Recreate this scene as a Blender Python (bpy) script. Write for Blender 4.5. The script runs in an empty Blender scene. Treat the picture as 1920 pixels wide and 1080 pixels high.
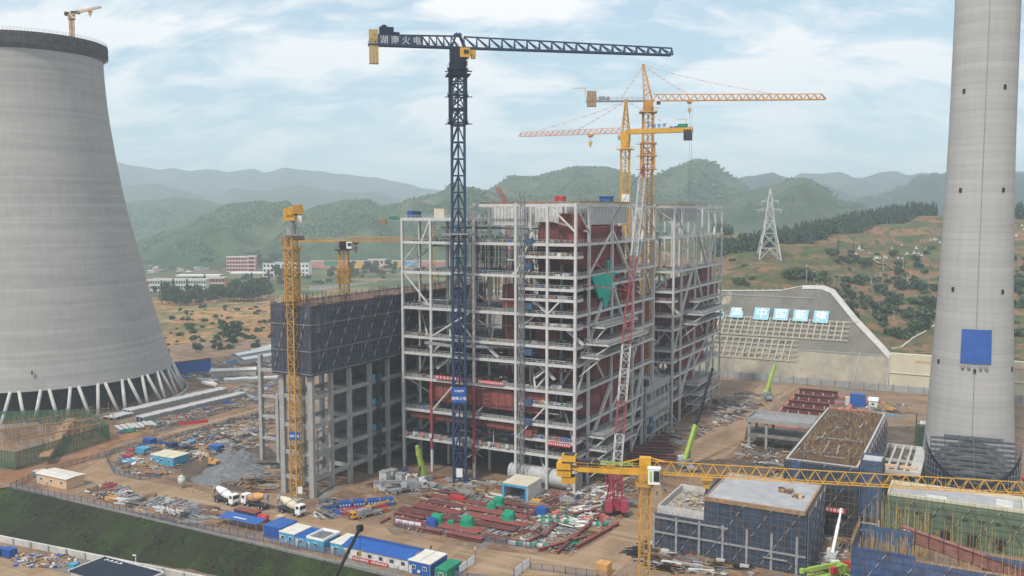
import bpy, math, random
from mathutils import Vector, Matrix, noise
R = math.radians
sc = bpy.context.scene
# ---------------------------------------------------------------- camera
F = 1673.0; H = 90.0; PIT = math.atan(140/F); A = R(28.0)
cam = bpy.data.cameras.new("camera"); camo = bpy.data.objects.new("camera", cam)
sc.collection.objects.link(camo); sc.camera = camo
cam.sensor_width = 36; cam.lens = 36*F/1920; cam.clip_start = 1; cam.clip_end = 30000
camo.location = (0, 0, H); camo.rotation_euler = (math.pi/2-PIT, 0, 0)
# ---------------------------------------------------------------- sky and sun
SUN_EL = 52; SUN_AZ = 215          # degrees; azimuth measured clockwise from +Y
w = bpy.data.worlds.new("World"); sc.world = w; w.use_nodes = True
nt = w.node_tree; N = nt.nodes; L = nt.links; N.clear()
out = N.new("ShaderNodeOutputWorld"); bg = N.new("ShaderNodeBackground"); L.new(bg.outputs[0], out.inputs[0])
bg.inputs[1].default_value = 0.112
sky = N.new("ShaderNodeTexSky"); sky.sky_type = 'NISHITA'; sky.sun_disc = False
sky.sun_elevation = R(SUN_EL); sky.sun_rotation = R(SUN_AZ); sky.altitude = 900; sky.air_density = 1.3; sky.dust_density = 1.5; sky.ozone_density = 2.0
tc = N.new("ShaderNodeTexCoord"); sp = N.new("ShaderNodeSeparateXYZ"); L.new(tc.outputs['Generated'], sp.inputs[0])
def mth(op, a, b=None, c=None, clamp=False, tree=None):
    n = (tree or nt).nodes.new("ShaderNodeMath"); n.operation = op; n.use_clamp = clamp
    for i, x in enumerate((a, b, c)):
        if x is None: continue
        if hasattr(x, 'links') or hasattr(x, 'is_output'): (tree or nt).links.new(x, n.inputs[i])
        else: n.inputs[i].default_value = x
    return n.outputs[0]
zz = mth('ADD', mth('MAXIMUM', sp.outputs[2], 0.0), 0.42)
cb = N.new("ShaderNodeCombineXYZ"); L.new(mth('DIVIDE', sp.outputs[0], zz), cb.inputs[0]); L.new(mth('DIVIDE', sp.outputs[1], zz), cb.inputs[1])
def sky_noise(scale, detail, off, rough=.55):
    mp = N.new("ShaderNodeMapping"); mp.inputs['Location'].default_value = off; mp.inputs['Scale'].default_value = (1, 2.0, 1)
    L.new(cb.outputs[0], mp.inputs[0])
    n = N.new("ShaderNodeTexNoise"); n.inputs['Scale'].default_value = scale; n.inputs['Detail'].default_value = detail
    n.inputs['Roughness'].default_value = rough; n.inputs['Distortion'].default_value = 0.35; L.new(mp.outputs[0], n.inputs['Vector'])
    return n.outputs['Fac']
def ramp(fac, stops, tree=None):
    t = tree or nt; r = t.nodes.new("ShaderNodeValToRGB"); cr = r.color_ramp
    while len(cr.elements) < len(stops): cr.elements.new(.5)
    for e, (p_, c_) in zip(cr.elements, stops): e.position = p_; e.color = tuple(c_)+(1,) if len(c_) == 3 else c_
    t.links.new(fac, r.inputs[0]); return r.outputs[0]
c1 = ramp(sky_noise(3.0, 7, (3.3, 1.2, 0)), [(.45, (0, 0, 0)), (.57, (1, 1, 1))])
c2 = ramp(sky_noise(7.5, 8, (8.1, 4.7, 0)), [(.48, (0, 0, 0)), (.70, (.8, .8, .8))])
cl = mth('MAXIMUM', c1, c2)
vis = mth('MULTIPLY', cl, mth('MULTIPLY_ADD', sp.outputs[2], 2.6, 0.40, clamp=True), clamp=True)
veil = N.new("ShaderNodeMixRGB"); veil.inputs[0].default_value = .62; veil.inputs[2].default_value = (5.0, 6.8, 7.8, 1)
L.new(sky.outputs[0], veil.inputs[1])
mixc = N.new("ShaderNodeMixRGB"); L.new(vis, mixc.inputs[0]); L.new(veil.outputs[0], mixc.inputs[1]); mixc.inputs[2].default_value = (8.8, 8.8, 8.8, 1)
L.new(mixc.outputs[0], bg.inputs[0])
sd = bpy.data.lights.new("sun", 'SUN'); sd.energy = 2.9; sd.angle = R(4); sd.color = (1, .95, .87)
so = bpy.data.objects.new("sun", sd); sc.collection.objects.link(so)
sdir = Vector((math.sin(R(SUN_AZ))*math.cos(R(SUN_EL)), math.cos(R(SUN_AZ))*math.cos(R(SUN_EL)), math.sin(R(SUN_EL))))
so.rotation_euler = sdir.to_track_quat('Z', 'Y').to_euler(); so.location = (0, 0, 400)
sc.view_settings.view_transform = 'Standard'; sc.view_settings.look = 'None'; sc.view_settings.gamma = 1
sc.view_settings.exposure = 0.14
sc.cycles.max_bounces = 4; sc.cycles.diffuse_bounces = 2; sc.cycles.transparent_max_bounces = 12; sc.cycles.volume_bounces = 2
rnd = random.Random(7); HAZE = 2.2e-4
# ---------------------------------------------------------------- frames
CA, SA = math.cos(A), math.sin(A)
def W(u, v, z=0.0): return Vector((u*CA+v*SA, -u*SA+v*CA, z))
def UV(x, y): return (x*CA-y*SA, x*SA+y*CA)
def ray(px, py):
    x = (px-960)/F; y = (540-py)/F
    return (x, math.cos(PIT)+y*math.sin(PIT), -math.sin(PIT)+y*math.cos(PIT))
def at(px, py, z=0.0):                       # point of a level plane seen at that pixel, plant coordinates
    d = ray(px, py); t = (z-H)/d[2]; return UV(d[0]*t, d[1]*t)
def wat(px, py, z=0.0):
    d = ray(px, py); t = (z-H)/d[2]; return Vector((d[0]*t, d[1]*t, z))
def onp(px, py, u=None, v=None):             # point of an upright plane u=const or v=const
    d = ray(px, py); du, dv = UV(d[0], d[1]); t = (u/du) if u is not None else v/dv
    return (du*t, dv*t, H+d[2]*t)
def atd(px, py, Y):                          # world point at depth Y
    d = ray(px, py); t = Y/d[1]; return Vector((d[0]*t, Y, H+d[2]*t))
# ---------------------------------------------------------------- materials
def pmat(name, col, rough=.8, var=.3, scale=.4, metal=0.0, col2=None, bump=0.0, alpha=1.0, stretch=(1, 1, 1), fine=0.0):
    m = bpy.data.materials.new(name); m.use_nodes = True; t = m.node_tree; b = t.nodes["Principled BSDF"]
    b.inputs['Roughness'].default_value = rough; b.inputs['Metallic'].default_value = metal
    b.inputs['Specular IOR Level'].default_value = .3
    tcn = t.nodes.new("ShaderNodeTexCoord"); mp = t.nodes.new("ShaderNodeMapping"); mp.inputs['Scale'].default_value = stretch
    t.links.new(tcn.outputs['Object'], mp.inputs[0])
    n = t.nodes.new("ShaderNodeTexNoise"); n.inputs['Scale'].default_value = scale; n.inputs['Detail'].default_value = 6; n.inputs['Roughness'].default_value = .65
    t.links.new(mp.outputs[0], n.inputs['Vector'])
    a = tuple(c*(1-var) for c in col); z = col2 or tuple(min(1, c*(1+var)) for c in col)
    o = ramp(n.outputs['Fac'], [(.3, a), (.7, z)], t); t.links.new(o, b.inputs['Base Color'])
    if bump:
        bp = t.nodes.new("ShaderNodeBump"); bp.inputs['Strength'].default_value = bump; bp.inputs['Distance'].default_value = .5
        t.links.new(n.outputs['Fac'], bp.inputs['Height']); t.links.new(bp.outputs[0], b.inputs['Normal'])
    if alpha < 1: b.inputs['Alpha'].default_value = alpha
    return m
def layered(name, layers, rough=.9, bump=.4, world=True, lines=None):
    """patchy ground: layers = [(colour, scale, lo, hi, stretch)], each one over the last through its own noise"""
    m = bpy.data.materials.new(name); m.use_nodes = True; t = m.node_tree; b = t.nodes["Principled BSDF"]; b.inputs['Roughness'].default_value = rough
    b.inputs['Specular IOR Level'].default_value = .15
    tcn = t.nodes.new("ShaderNodeTexCoord"); cur = None; last = None
    for i, (col, scl, lo, hi, st) in enumerate(layers):
        if cur is None:
            rg = t.nodes.new("ShaderNodeRGB"); rg.outputs[0].default_value = tuple(col)+(1,); cur = rg.outputs[0]; continue
        mp = t.nodes.new("ShaderNodeMapping"); mp.inputs['Scale'].default_value = st; mp.inputs['Location'].default_value = (i*13.7, i*5.1, i*3.3)
        mp.inputs['Rotation'].default_value = (0, 0, A) 
        t.links.new(tcn.outputs['Object'], mp.inputs[0])
        n = t.nodes.new("ShaderNodeTexNoise"); n.inputs['Scale'].default_value = scl; n.inputs['Detail'].default_value = 8; n.inputs['Roughness'].default_value = .7
        t.links.new(mp.outputs[0], n.inputs['Vector']); last = n.outputs['Fac']
        f = ramp(n.outputs['Fac'], [(lo, (0, 0, 0)), (hi, (1, 1, 1))], t)
        mx = t.nodes.new("ShaderNodeMixRGB"); t.links.new(f, mx.inputs[0]); t.links.new(cur, mx.inputs[1]); mx.inputs[2].default_value = tuple(col)+(1,); cur = mx.outputs[0]
    t.links.new(cur, b.inputs['Base Color'])
    if bump:
        bp = t.nodes.new("ShaderNodeBump"); bp.inputs['Strength'].default_value = bump; bp.inputs['Distance'].default_value = .6
        t.links.new(last, bp.inputs['Height']); t.links.new(bp.outputs[0], b.inputs['Normal'])
    return m
def banded(name, c1_, c2_, lift=1.5, zscale=.35, jdark=.86, streak=.25):
    """cast concrete: pours one above the other, each a little different, with thin joints"""
    m = bpy.data.materials.new(name); m.use_nodes = True; t = m.node_tree; b = t.nodes["Principled BSDF"]; b.inputs['Roughness'].default_value = .9
    b.inputs['Specular IOR Level'].default_value = .2
    tcn = t.nodes.new("ShaderNodeTexCoord"); s = t.nodes.new("ShaderNodeSeparateXYZ"); t.links.new(tcn.outputs['Object'], s.inputs[0])
    zq = mth('FLOOR', mth('DIVIDE', s.outputs[2], lift, tree=t), tree=t)
    wn = t.nodes.new("ShaderNodeTexWhiteNoise"); wn.noise_dimensions = '1D'; t.links.new(zq, wn.inputs['W'])
    mp = t.nodes.new("ShaderNodeMapping"); mp.inputs['Scale'].default_value = (.05, .05, zscale); t.links.new(tcn.outputs['Object'], mp.inputs[0])
    n = t.nodes.new("ShaderNodeTexNoise"); n.inputs['Scale'].default_value = 1.0; n.inputs['Detail'].default_value = 7; t.links.new(mp.outputs[0], n.inputs['Vector'])
    mp2 = t.nodes.new("ShaderNodeMapping"); mp2.inputs['Scale'].default_value = (.6, .6, .05); t.links.new(tcn.outputs['Object'], mp2.inputs[0])
    n2 = t.nodes.new("ShaderNodeTexNoise"); n2.inputs['Scale'].default_value = 1.0; n2.inputs['Detail'].default_value = 4; t.links.new(mp2.outputs[0], n2.inputs['Vector'])
    k = mth('ADD', mth('MULTIPLY', wn.outputs['Value'], .22, tree=t), mth('ADD', mth('MULTIPLY', n.outputs['Fac'], 1-streak, tree=t), mth('MULTIPLY', n2.outputs['Fac'], streak, tree=t), tree=t), tree=t)
    col = ramp(k, [(.38, c1_), (.82, c2_)], t)
    fr = mth('FRACT', mth('DIVIDE', s.outputs[2], lift, tree=t), tree=t)
    jn = ramp(fr, [(0.0, (jdark,)*3), (.16, (1, 1, 1))], t)
    mx = t.nodes.new("ShaderNodeMixRGB"); mx.blend_type = 'MULTIPLY'; mx.inputs[0].default_value = 1; t.links.new(col, mx.inputs[1]); t.links.new(jn, mx.inputs[2])
    t.links.new(mx.outputs[0], b.inputs['Base Color']); return m
M = {}
def C_(k, *a, **kw): M[k] = pmat(k, *a, **kw)
C_('steel', (.54, .54, .54), var=.2, scale=.7, rough=.6, col2=(.62, .60, .57))
C_('steel_dark', (.26, .26, .27), var=.3, scale=.8)  # darker grey steel for masts, tubes and minor members
C_('grating', (.22, .21, .20), var=.45, scale=.9)
C_('furnace', (.175, .045, .042), var=.3, scale=.5, col2=(.24, .075, .062))
C_('primer', (.24, .068, .058), var=.3, scale=.6)
C_('primer_dark', (.135, .045, .042), var=.35, scale=.6)
C_('primer_pink', (.50, .17, .14), var=.2, scale=.6)
C_('concrete', (.34, .335, .32), var=.2, scale=.35)
C_('concrete_light', (.50, .48, .45), var=.18, scale=.3)
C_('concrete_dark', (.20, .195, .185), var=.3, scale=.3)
C_('navy', (.022, .048, .105), var=.25, scale=.6, rough=.5)
C_('navy_dark', (.012, .02, .04), var=.3, scale=.6)
C_('yellow', (.62, .33, .035), var=.2, scale=.5, rough=.5)
C_('ochre', (.50, .27, .06), var=.25, scale=.5)
C_('orange', (.60, .31, .11), var=.25, scale=.5)
C_('pale_pink', (.62, .42, .36), var=.2, scale=.5)
C_('red', (.50, .035, .04), var=.2, scale=.5, rough=.5)
C_('crimson', (.36, .05, .08), var=.2, scale=.5, rough=.5)
C_('boom_red', (.30, .06, .07), var=.3, scale=.6)
C_('white', (.78, .78, .77), var=.1, scale=.4, rough=.5)
C_('cream', (.62, .56, .42), var=.14, scale=.5)
C_('peach', (.60, .40, .25), var=.12, scale=.4)
C_('roof_white', (.66, .62, .56), var=.14, scale=.4)
C_('roof_blue', (.02, .10, .36), var=.12, scale=.5, rough=.5)
C_('blue', (.02, .085, .32), var=.2, scale=.5, rough=.5)
C_('cyan', (.06, .32, .52), var=.15, scale=.5, rough=.5)
C_('lime', (.34, .50, .09), var=.15, scale=.5, rough=.45)
C_('green', (.015, .22, .12), var=.25, scale=.6)
C_('teal', (.01, .36, .27), var=.25, scale=.4)
C_('tarp_green', (.012, .27, .15), var=.3, scale=.8, bump=.3)
C_('black', (.02, .02, .022), var=.3, scale=.6, rough=.6)
C_('dark', (.045, .045, .05), var=.4, scale=.6)
C_('glass', (.03, .04, .05), var=.3, scale=.5, rough=.15)
C_('grey', (.28, .28, .29), var=.25, scale=.6)
C_('light_grey', (.46, .46, .46), var=.2, scale=.6)
C_('timber', (.32, .20, .11), var=.35, scale=.9)
C_('bamboo', (.45, .30, .10), var=.3, scale=.9)
C_('rust', (.17, .095, .06), var=.4, scale=.9)
C_('rubber', (.025, .025, .025), var=.3)
C_('gravel', (.16, .165, .17), var=.4, scale=.8, bump=.6)
C_('gravel_pale', (.30, .27, .23), var=.4, scale=.8, bump=.6)
C_('skin', (.45, .26, .18), var=.1)
C_('net_blue', (.040, .055, .085), var=.45, scale=.3, col2=(.05, .088, .155), alpha=.86, stretch=(1, 1, 2.2))
C_('net_navy', (.06, .088, .14), var=.5, scale=.7, alpha=.5, stretch=(1.6, 1.6, .35))
C_('net_bright', (.045, .092, .185), var=.35, scale=.35, alpha=.9)
C_('net_green', (.125, .17, .115), var=.2, scale=.35, alpha=.9)
C_('net_grn2', (.06, .13, .075), var=.4, scale=.4, alpha=.72)
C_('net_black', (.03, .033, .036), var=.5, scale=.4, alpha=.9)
C_('mesh_fence', (.20, .21, .25), var=.3, scale=.5, alpha=.38)
C_('leaf', (.045, .085, .030), var=.5, scale=.3, rough=.7)
C_('leaf_dark', (.025, .055, .026), var=.45, scale=.3, rough=.7)
C_('leaf_light', (.09, .14, .045), var=.4, scale=.3, rough=.7)
C_('bark', (.10, .07, .045), var=.4, scale=1.2)
C_('stone', (.55, .53, .50), var=.2, scale=.6)
C_('brick_pink', (.50, .20, .15), var=.2, scale=.3)
C_('roof_slab', (.36, .355, .37), var=.2, scale=.25, bump=.2)
C_('litter', (.56, .55, .53), var=.25, scale=.7)
# ---------------------------------------------------------------- mesh builder
class MB:
    def __init__(s, off=(0, 0, 0)): s.v = []; s.f = []; s.mi = []; s.mats = []; s.off = off; s.k = 0
    def mat(s, name):
        if name not in s.mats: s.mats.append(name)
        s.k = s.mats.index(name); return s
    def add(s, vs, fs):
        o = len(s.v); ox, oy, oz = s.off
        s.v += [(p[0]-ox, p[1]-oy, p[2]-oz) for p in vs]
        s.f += [tuple(i+o for i in f) for f in fs]; s.mi += [s.k]*len(fs); return s
    def b(s, x0, x1, y0, y1, z0, z1):
        return s.add([(x0, y0, z0), (x1, y0, z0), (x1, y1, z0), (x0, y1, z0), (x0, y0, z1), (x1, y0, z1), (x1, y1, z1), (x0, y1, z1)],
              [(0, 3, 2, 1), (4, 5, 6, 7), (0, 1, 5, 4), (1, 2, 6, 5), (2, 3, 7, 6), (3, 0, 4, 7)])
    def box(s, c, sx, sy, sz, rz=0.0, tilt=0.0):
        m = Matrix.Rotation(rz, 3, 'Z') @ Matrix.Rotation(tilt, 3, 'X'); c = Vector(c); vs = []
        for z in (-1, 1):
            for x, y in ((-1, -1), (1, -1), (1, 1), (-1, 1)): vs.append(c+m @ Vector((x*sx/2, y*sy/2, z*sz/2)))
        return s.add(vs, [(0, 3, 2, 1), (4, 5, 6, 7), (0, 1, 5, 4), (1, 2, 6, 5), (2, 3, 7, 6), (3, 0, 4, 7)])
    def bar(s, p, q, w_, h_=None):
        p, q = Vector(p), Vector(q); d = q-p
        if d.length < 1e-6: return s
        d.normalize(); up = Vector((0, 0, 1)) if abs(d.z) < .95 else Vector((1, 0, 0))
        a = d.cross(up).normalized()*w_/2; c = a.cross(d).normalized()*(h_ or w_)/2
        vs = [p-a-c, p+a-c, p+a+c, p-a+c, q-a-c, q+a-c, q+a+c, q-a+c]
        return s.add(vs, [(3, 2, 1, 0), (4, 5, 6, 7), (0, 1, 5, 4), (1, 2, 6, 5), (2, 3, 7, 6), (3, 0, 4, 7)])
    def cyl(s, p, q, r1, r2=None, n=10, cap=True):
        p, q = Vector(p), Vector(q); r2 = r1 if r2 is None else r2; d = (q-p).normalized()
        up = Vector((0, 0, 1)) if abs(d.z) < .95 else Vector((1, 0, 0)); a = d.cross(up).normalized(); c = a.cross(d).normalized()
        vs = []
        for o, r in ((p, r1), (q, r2)):
            for i in range(n): t = 2*math.pi*i/n; vs.append(o+a*(r*math.cos(t))+c*(r*math.sin(t)))
        fs = [(i, (i+1) % n, n+(i+1) % n, n+i) for i in range(n)]
        if cap: fs += [tuple(range(n-1, -1, -1)), tuple(range(n, 2*n))]
        return s.add(vs, fs)
    def prism(s, pts, z0, z1):
        n = len(pts); vs = [(x, y, z0) for x, y in pts]+[(x, y, z1) for x, y in pts]
        return s.add(vs, [tuple(range(n-1, -1, -1)), tuple(range(n, 2*n))]+[(i, (i+1) % n, n+(i+1) % n, n+i) for i in range(n)])
    def xprism(s, pts, x0, x1):              # outline in (y,z), run along x
        n = len(pts); vs = [(x0, y, z) for y, z in pts]+[(x1, y, z) for y, z in pts]
        return s.add(vs, [tuple(range(n-1, -1, -1)), tuple(range(n, 2*n))]+[(i, (i+1) % n, n+(i+1) % n, n+i) for i in range(n)])
    def lathe(s, prof, n=64, cx=0, cy=0, a0=0, a1=2*math.pi, thick=0):
        full = abs(a1-a0-2*math.pi) < 1e-6; cnt = n if full else n+1; vs = []
        for r, z in prof:
            for i in range(cnt): t = a0+(a1-a0)*i/n; vs.append((cx+r*math.cos(t), cy+r*math.sin(t), z))
        fs = []
        for j in range(len(prof)-1):
            for i in range(n):
                i2 = (i+1) % cnt; fs.append((j*cnt+i, j*cnt+i2, (j+1)*cnt+i2, (j+1)*cnt+i))
        return s.add(vs, fs)
    def mesh(s, name):
        me = bpy.data.meshes.new(name); me.from_pydata(s.v, [], s.f)
        for k in s.mats: me.materials.append(M[k])
        me.polygons.foreach_set('material_index', s.mi); me.update(); return me
    def build(s, name, mat=None, parent=None, smooth=False, label=None, kind=None):
        if mat: s.mats = [mat]; s.mi = [0]*len(s.f)
        me = s.mesh(name)
        if smooth: me.polygons.foreach_set('use_smooth', [True]*len(me.polygons))
        o = bpy.data.objects.new(name, me); sc.collection.objects.link(o)
        if parent: o.parent = parent
        if label: o['label'] = label
        if kind: o['kind'] = kind
        return o
def tag(o, label, cat, group=None, kind=None):
    o['label'] = label; o['category'] = cat
    if group: o['group'] = group
    if kind: o['kind'] = kind
    return o
def place(o, loc, rot=0.0, world=False):
    if world: o.location = Vector(loc); o.rotation_euler = (0, 0, rot)
    else: o.location = W(*loc); o.rotation_euler = (0, 0, -A+rot)
    return o
def thing(name, label, cat, loc, rot=0.0, group=None, world=False):
    o = bpy.data.objects.new(name, None); sc.collection.objects.link(o); o.empty_display_size = .5
    tag(o, label, cat, group); return place(o, loc, rot, world)
def struct(name, mb, mat, world=False, off=(0, 0, 0), smooth=False, kind='structure'):
    o = mb.build(name, mat, smooth=smooth); o['kind'] = kind
    if not world: place(o, off)
    return o
def solo(name, mb, mat, label, cat, loc, rot=0.0, group=None, world=False, kind=None, smooth=False):
    o = mb.build(name, mat, smooth=smooth); tag(o, label, cat, group, kind); return place(o, loc, rot, world)
def kids(o): return [c for c in sc.collection.objects if c.parent == o]
KID = {}
def dup(root, loc, rot=0.0, label=None, group=None, world=False, scale=None):
    if root.name not in KID: KID[root.name] = [(c, kids(c)) for c in kids(root)]
    r = root.copy(); sc.collection.objects.link(r); place(r, loc, rot, world)
    if label: r['label'] = label
    if group: r['group'] = group
    if scale: r.scale = scale if hasattr(scale, '__len__') else (scale,)*3
    for ch, gs in KID[root.name]:
        c = ch.copy(); sc.collection.objects.link(c); c.parent = r
        for g in gs: d = g.copy(); sc.collection.objects.link(d); d.parent = c
    return r
def text_part(body, size, matname, name='lettering', parent=None, loc=(0, 0, 0), rot=(0, 0, 0), extrude=.03, spacing=1.0, sx=1.0):
    cu = bpy.data.curves.new('lettering', 'FONT'); cu.body = body; cu.size = size; cu.extrude = extrude; cu.align_x = 'CENTER'; cu.align_y = 'CENTER'
    cu.space_character = spacing; cu.offset = size*.012
    to = bpy.data.objects.new('lettering_source', cu); sc.collection.objects.link(to)
    dg = bpy.context.evaluated_depsgraph_get(); me = bpy.data.meshes.new_from_object(to.evaluated_get(dg))
    bpy.data.objects.remove(to); me.materials.clear(); me.materials.append(M[matname])
    o = bpy.data.objects.new(name, me); sc.collection.objects.link(o)
    if parent: o.parent = parent
    o.location = loc; o.rotation_euler = rot; o.scale = (sx, 1, 1); return o
# ================================================================ SETTING
M['site_soil'] = layered('site_soil', [((.215, .132, .08), 1, 0, 1, 1), ((.31, .195, .115), .035, .42, .58, (1, 1.8, 1)), ((.155, .09, .058), .05, .50, .62, (1, 2, 1)), ((.19, .18, .17), .09, .52, .62, (1, 1, 1)), ((.33, .29, .24), .5, .56, .70, (1, 1, 1)), ((.10, .08, .07), 1.1, .57, .66, (1, 1, 1))])
M['road_soil'] = layered('road_soil', [((.33, .22, .135), 1, 0, 1, 1), ((.25, .16, .095), .05, .45, .6, (3, .6, 1)), ((.38, .29, .20), .12, .5, .65, (.3, 3, 1)), ((.22, .17, .12), .6, .58, .7, (.4, 2, 1))], bump=.2)
M['red_soil'] = layered('red_soil', [((.26, .125, .06), 1, 0, 1, 1), ((.33, .19, .11), .08, .45, .6, (1, 1, 1)), ((.17, .09, .05), .2, .5, .65, (1, 1, 1))])
M['dark_soil'] = layered('dark_soil', [((.105, .075, .058), 1, 0, 1, 1), ((.16, .12, .09), .1, .45, .62, (1, 1, 1)), ((.06, .045, .04), .25, .5, .65, (1, 1, 1))])
M['grass_bank'] = layered('grass_bank', [((.026, .030, .016), 1, 0, 1, 1), ((.040, .062, .016), .03, .45, .60, (1, .6, 1)), ((.030, .026, .018), .055, .50, .62, (2, .5, 1)), ((.055, .085, .022), .5, .55, .75, (1, .4, 1)), ((.07, .07, .04), 1.4, .64, .72, (1, 1, 1))], bump=.6)
def terraces(name, cols, step, warp):
    m = bpy.data.materials.new(name); m.use_nodes = True; t = m.node_tree; b = t.nodes["Principled BSDF"]; b.inputs['Roughness'].default_value = .95; b.inputs['Specular IOR Level'].default_value = .1
    tcn = t.nodes.new("ShaderNodeTexCoord"); s = t.nodes.new("ShaderNodeSeparateXYZ"); t.links.new(tcn.outputs['Object'], s.inputs[0])
    def nz(scale, detail=5):
        n = t.nodes.new("ShaderNodeTexNoise"); n.inputs['Scale'].default_value = scale; n.inputs['Detail'].default_value = detail; n.inputs['Roughness'].default_value = .6
        t.links.new(tcn.outputs['Object'], n.inputs['Vector']); return n.outputs['Fac']
    q = mth('FLOOR', mth('ADD', mth('DIVIDE', s.outputs[2], step, tree=t), mth('MULTIPLY', nz(.012), warp, tree=t), tree=t), tree=t)
    blk = mth('FLOOR', mth('ADD', mth('MULTIPLY', s.outputs[0], .013, tree=t), mth('MULTIPLY', nz(.02), 4.0, tree=t), tree=t), tree=t)
    wn = t.nodes.new("ShaderNodeTexWhiteNoise"); wn.noise_dimensions = '2D'; cbn = t.nodes.new("ShaderNodeCombineXYZ")
    t.links.new(q, cbn.inputs[0]); t.links.new(blk, cbn.inputs[1]); t.links.new(cbn.outputs[0], wn.inputs['Vector'])
    k = mth('ADD', mth('MULTIPLY', wn.outputs['Value'], .72, tree=t), mth('MULTIPLY', nz(.05, 8), .45, tree=t), tree=t)
    col = ramp(k, [(.12+.76*i/(len(cols)-1), c) for i, c in enumerate(cols)], t)
    g = ramp(nz(.16, 8), [(.50, (0, 0, 0)), (.60, (1, 1, 1))], t); mx = t.nodes.new("ShaderNodeMixRGB"); t.links.new(g, mx.inputs[0]); t.links.new(col, mx.inputs[1]); mx.inputs[2].default_value = (.055, .08, .035, 1)
    t.links.new(mx.outputs[0], b.inputs['Base Color']); return m
M['terrace'] = terraces('terrace', [(.040, .060, .026), (.075, .10, .038), (.20, .11, .065), (.055, .085, .032), (.27, .13, .075), (.09, .11, .045), (.23, .13, .08)], 3.0, 7.0)
M['fields'] = terraces('fields', [(.15, .15, .06), (.42, .21, .09), (.33, .17, .08), (.09, .13, .045), (.44, .26, .13)], .9, 5.0)
M['far_fields'] = layered('far_fields', [((.075, .10, .04), 1, 0, 1, 1), ((.04, .065, .03), .012, .45, .6, (1, 1, 1)), ((.24, .15, .09), .009, .50, .58, (1, 2.5, 1)), ((.13, .16, .07), .03, .5, .7, (1, 1, 1))])
def hillmat(name, dark, mid, tan, s=1.0, tanlo=.52):
    M[name] = layered(name, [(dark, 1, 0, 1, 1), (mid, .010*s, .40, .60, (1, 1, 1)), (tan, .006*s, tanlo, tanlo+.16, (1, 1, 1)), (dark, .03*s, .50, .64, (1, 1, 1)), (mid, .10*s, .5, .72, (1, 1, 1))], bump=1.0)
hillmat('hill_near', (.022, .048, .022), (.062, .098, .038), (.21, .18, .10), .9, .56)
hillmat('hill_scrub', (.030, .050, .024), (.075, .105, .045), (.17, .15, .10), 1, .55)
hillmat('hill_forest', (.018, .034, .028), (.028, .050, .036), (.05, .07, .05), 1, .6)
hillmat('hill_far', (.04, .06, .05), (.07, .09, .06), (.12, .12, .09), .6)
ctl = []
def ct(px, py, Y): p = atd(px, py, Y); ctl.append((p.x, p.y, p.z))
for px, py, v_ in ((1100, 560, 528), (1200, 555, 528), (1340, 548, 528), (1440, 545, 528), (1530, 540, 528), (1570, 562, 526), (1600, 600, 524), (1640, 640, 516), (1668, 668, 506), (1720, 664, 512), (1800, 668, 512), (1900, 668, 512), (2000, 668, 514)):
    q = onp(px, py, v=v_); p = W(*q); ctl.append((p.x, p.y, p.z))
for a in ((1340, 500, 640), (1440, 490, 620), (1380, 472, 700), (1500, 455, 740), (1600, 437, 800), (1680, 420, 850), (1750, 402, 900), (1600, 520, 640), (1690, 600, 590), (1700, 560, 620), (1760, 618, 580), (1700, 530, 680), (1760, 480, 760), (1900, 600, 600), (1900, 520, 680), (1900, 450, 800), (1900, 402, 900), (2050, 480, 760), (1240, 520, 640), (1240, 480, 760), (1500, 500, 650), (1640, 470, 740), (1820, 560, 630), (2100, 400, 900)): ct(*a)
for px, Y, z in ((1000, 620, 16), (860, 640, 2), (700, 560, 0), (500, 520, 0), (300, 560, 0), (150, 600, 0), (0, 700, 0), (860, 900, 0), (700, 900, 0), (500, 900, 0), (300, 900, 0), (860, 1500, 4), (600, 1500, 0), (300, 1500, 0), (0, 1500, 0), (-600, 700, 0), (-600, 1500, 0), (1100, 900, 30), (1000, 1200, 15),
                 (1200, 1200, 45), (1400, 1100, 66), (1600, 1200, 66), (1800, 1250, 70), (1200, 1800, 10), (1500, 1800, 10), (1900, 1900, 10), (2300, 900, 85), (2300, 1500, 50), (1340, 880, 66), (600, 720, 0), (400, 700, 0)):
    ctl.append(((px-960)/F*Y, Y, z))
def T(x, y):
    if y > 2400: return 0.0
    s = 0; ws = 0
    for cx, cy, cz in ctl:
        d2 = ((cx-x)**2+((cy-y)*.8)**2)+30.0; w_ = 1/d2**1.9; s += w_*cz; ws += w_
    return s/ws
def vfoot(u): return 488.0
def slope_z(u, v): return (v-488.0)/.86 if u < -42 else (v-488.0)/(.86-.36*min(1, (u+42)/6))
def bankv(u): return 157+(u+256)*.115        # foot line of the grass bank
def natural(u, v):
    p = W(u, v)
    t = T(p.x, p.y)
    n = noise.noise(Vector((u*.012, v*.012, 1.3)))
    t = max(0, t+n*2.0*min(1, t/20))
    if p.x < 60 and p.y < 1150 and v > 486:
        k = min(1, (v-486)/60)*min(1, max(0, (1080-p.y)/150))*min(1, max(0, (60-p.x)/120)); r = 4.2*max(0, noise.noise(Vector((u*.007, v*.006, 6.1)))+.35+.25*noise.noise(Vector((u*.03, v*.02, 2)))); q = .9; fr = r/q-math.floor(r/q); r = r+(max(0, (fr-.7)/.3)-fr)*q*.9; t += r*k
    if t > 12 and v < 1100:
        q = 3.2; k = t/q+noise.noise(Vector((u*.008, v*.008, 4)))*1.2; fr = k-math.floor(k); s_ = min(1, max(0, (fr-.55)/.45)); t = t+(s_-fr)*q*.75
    return t
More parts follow.
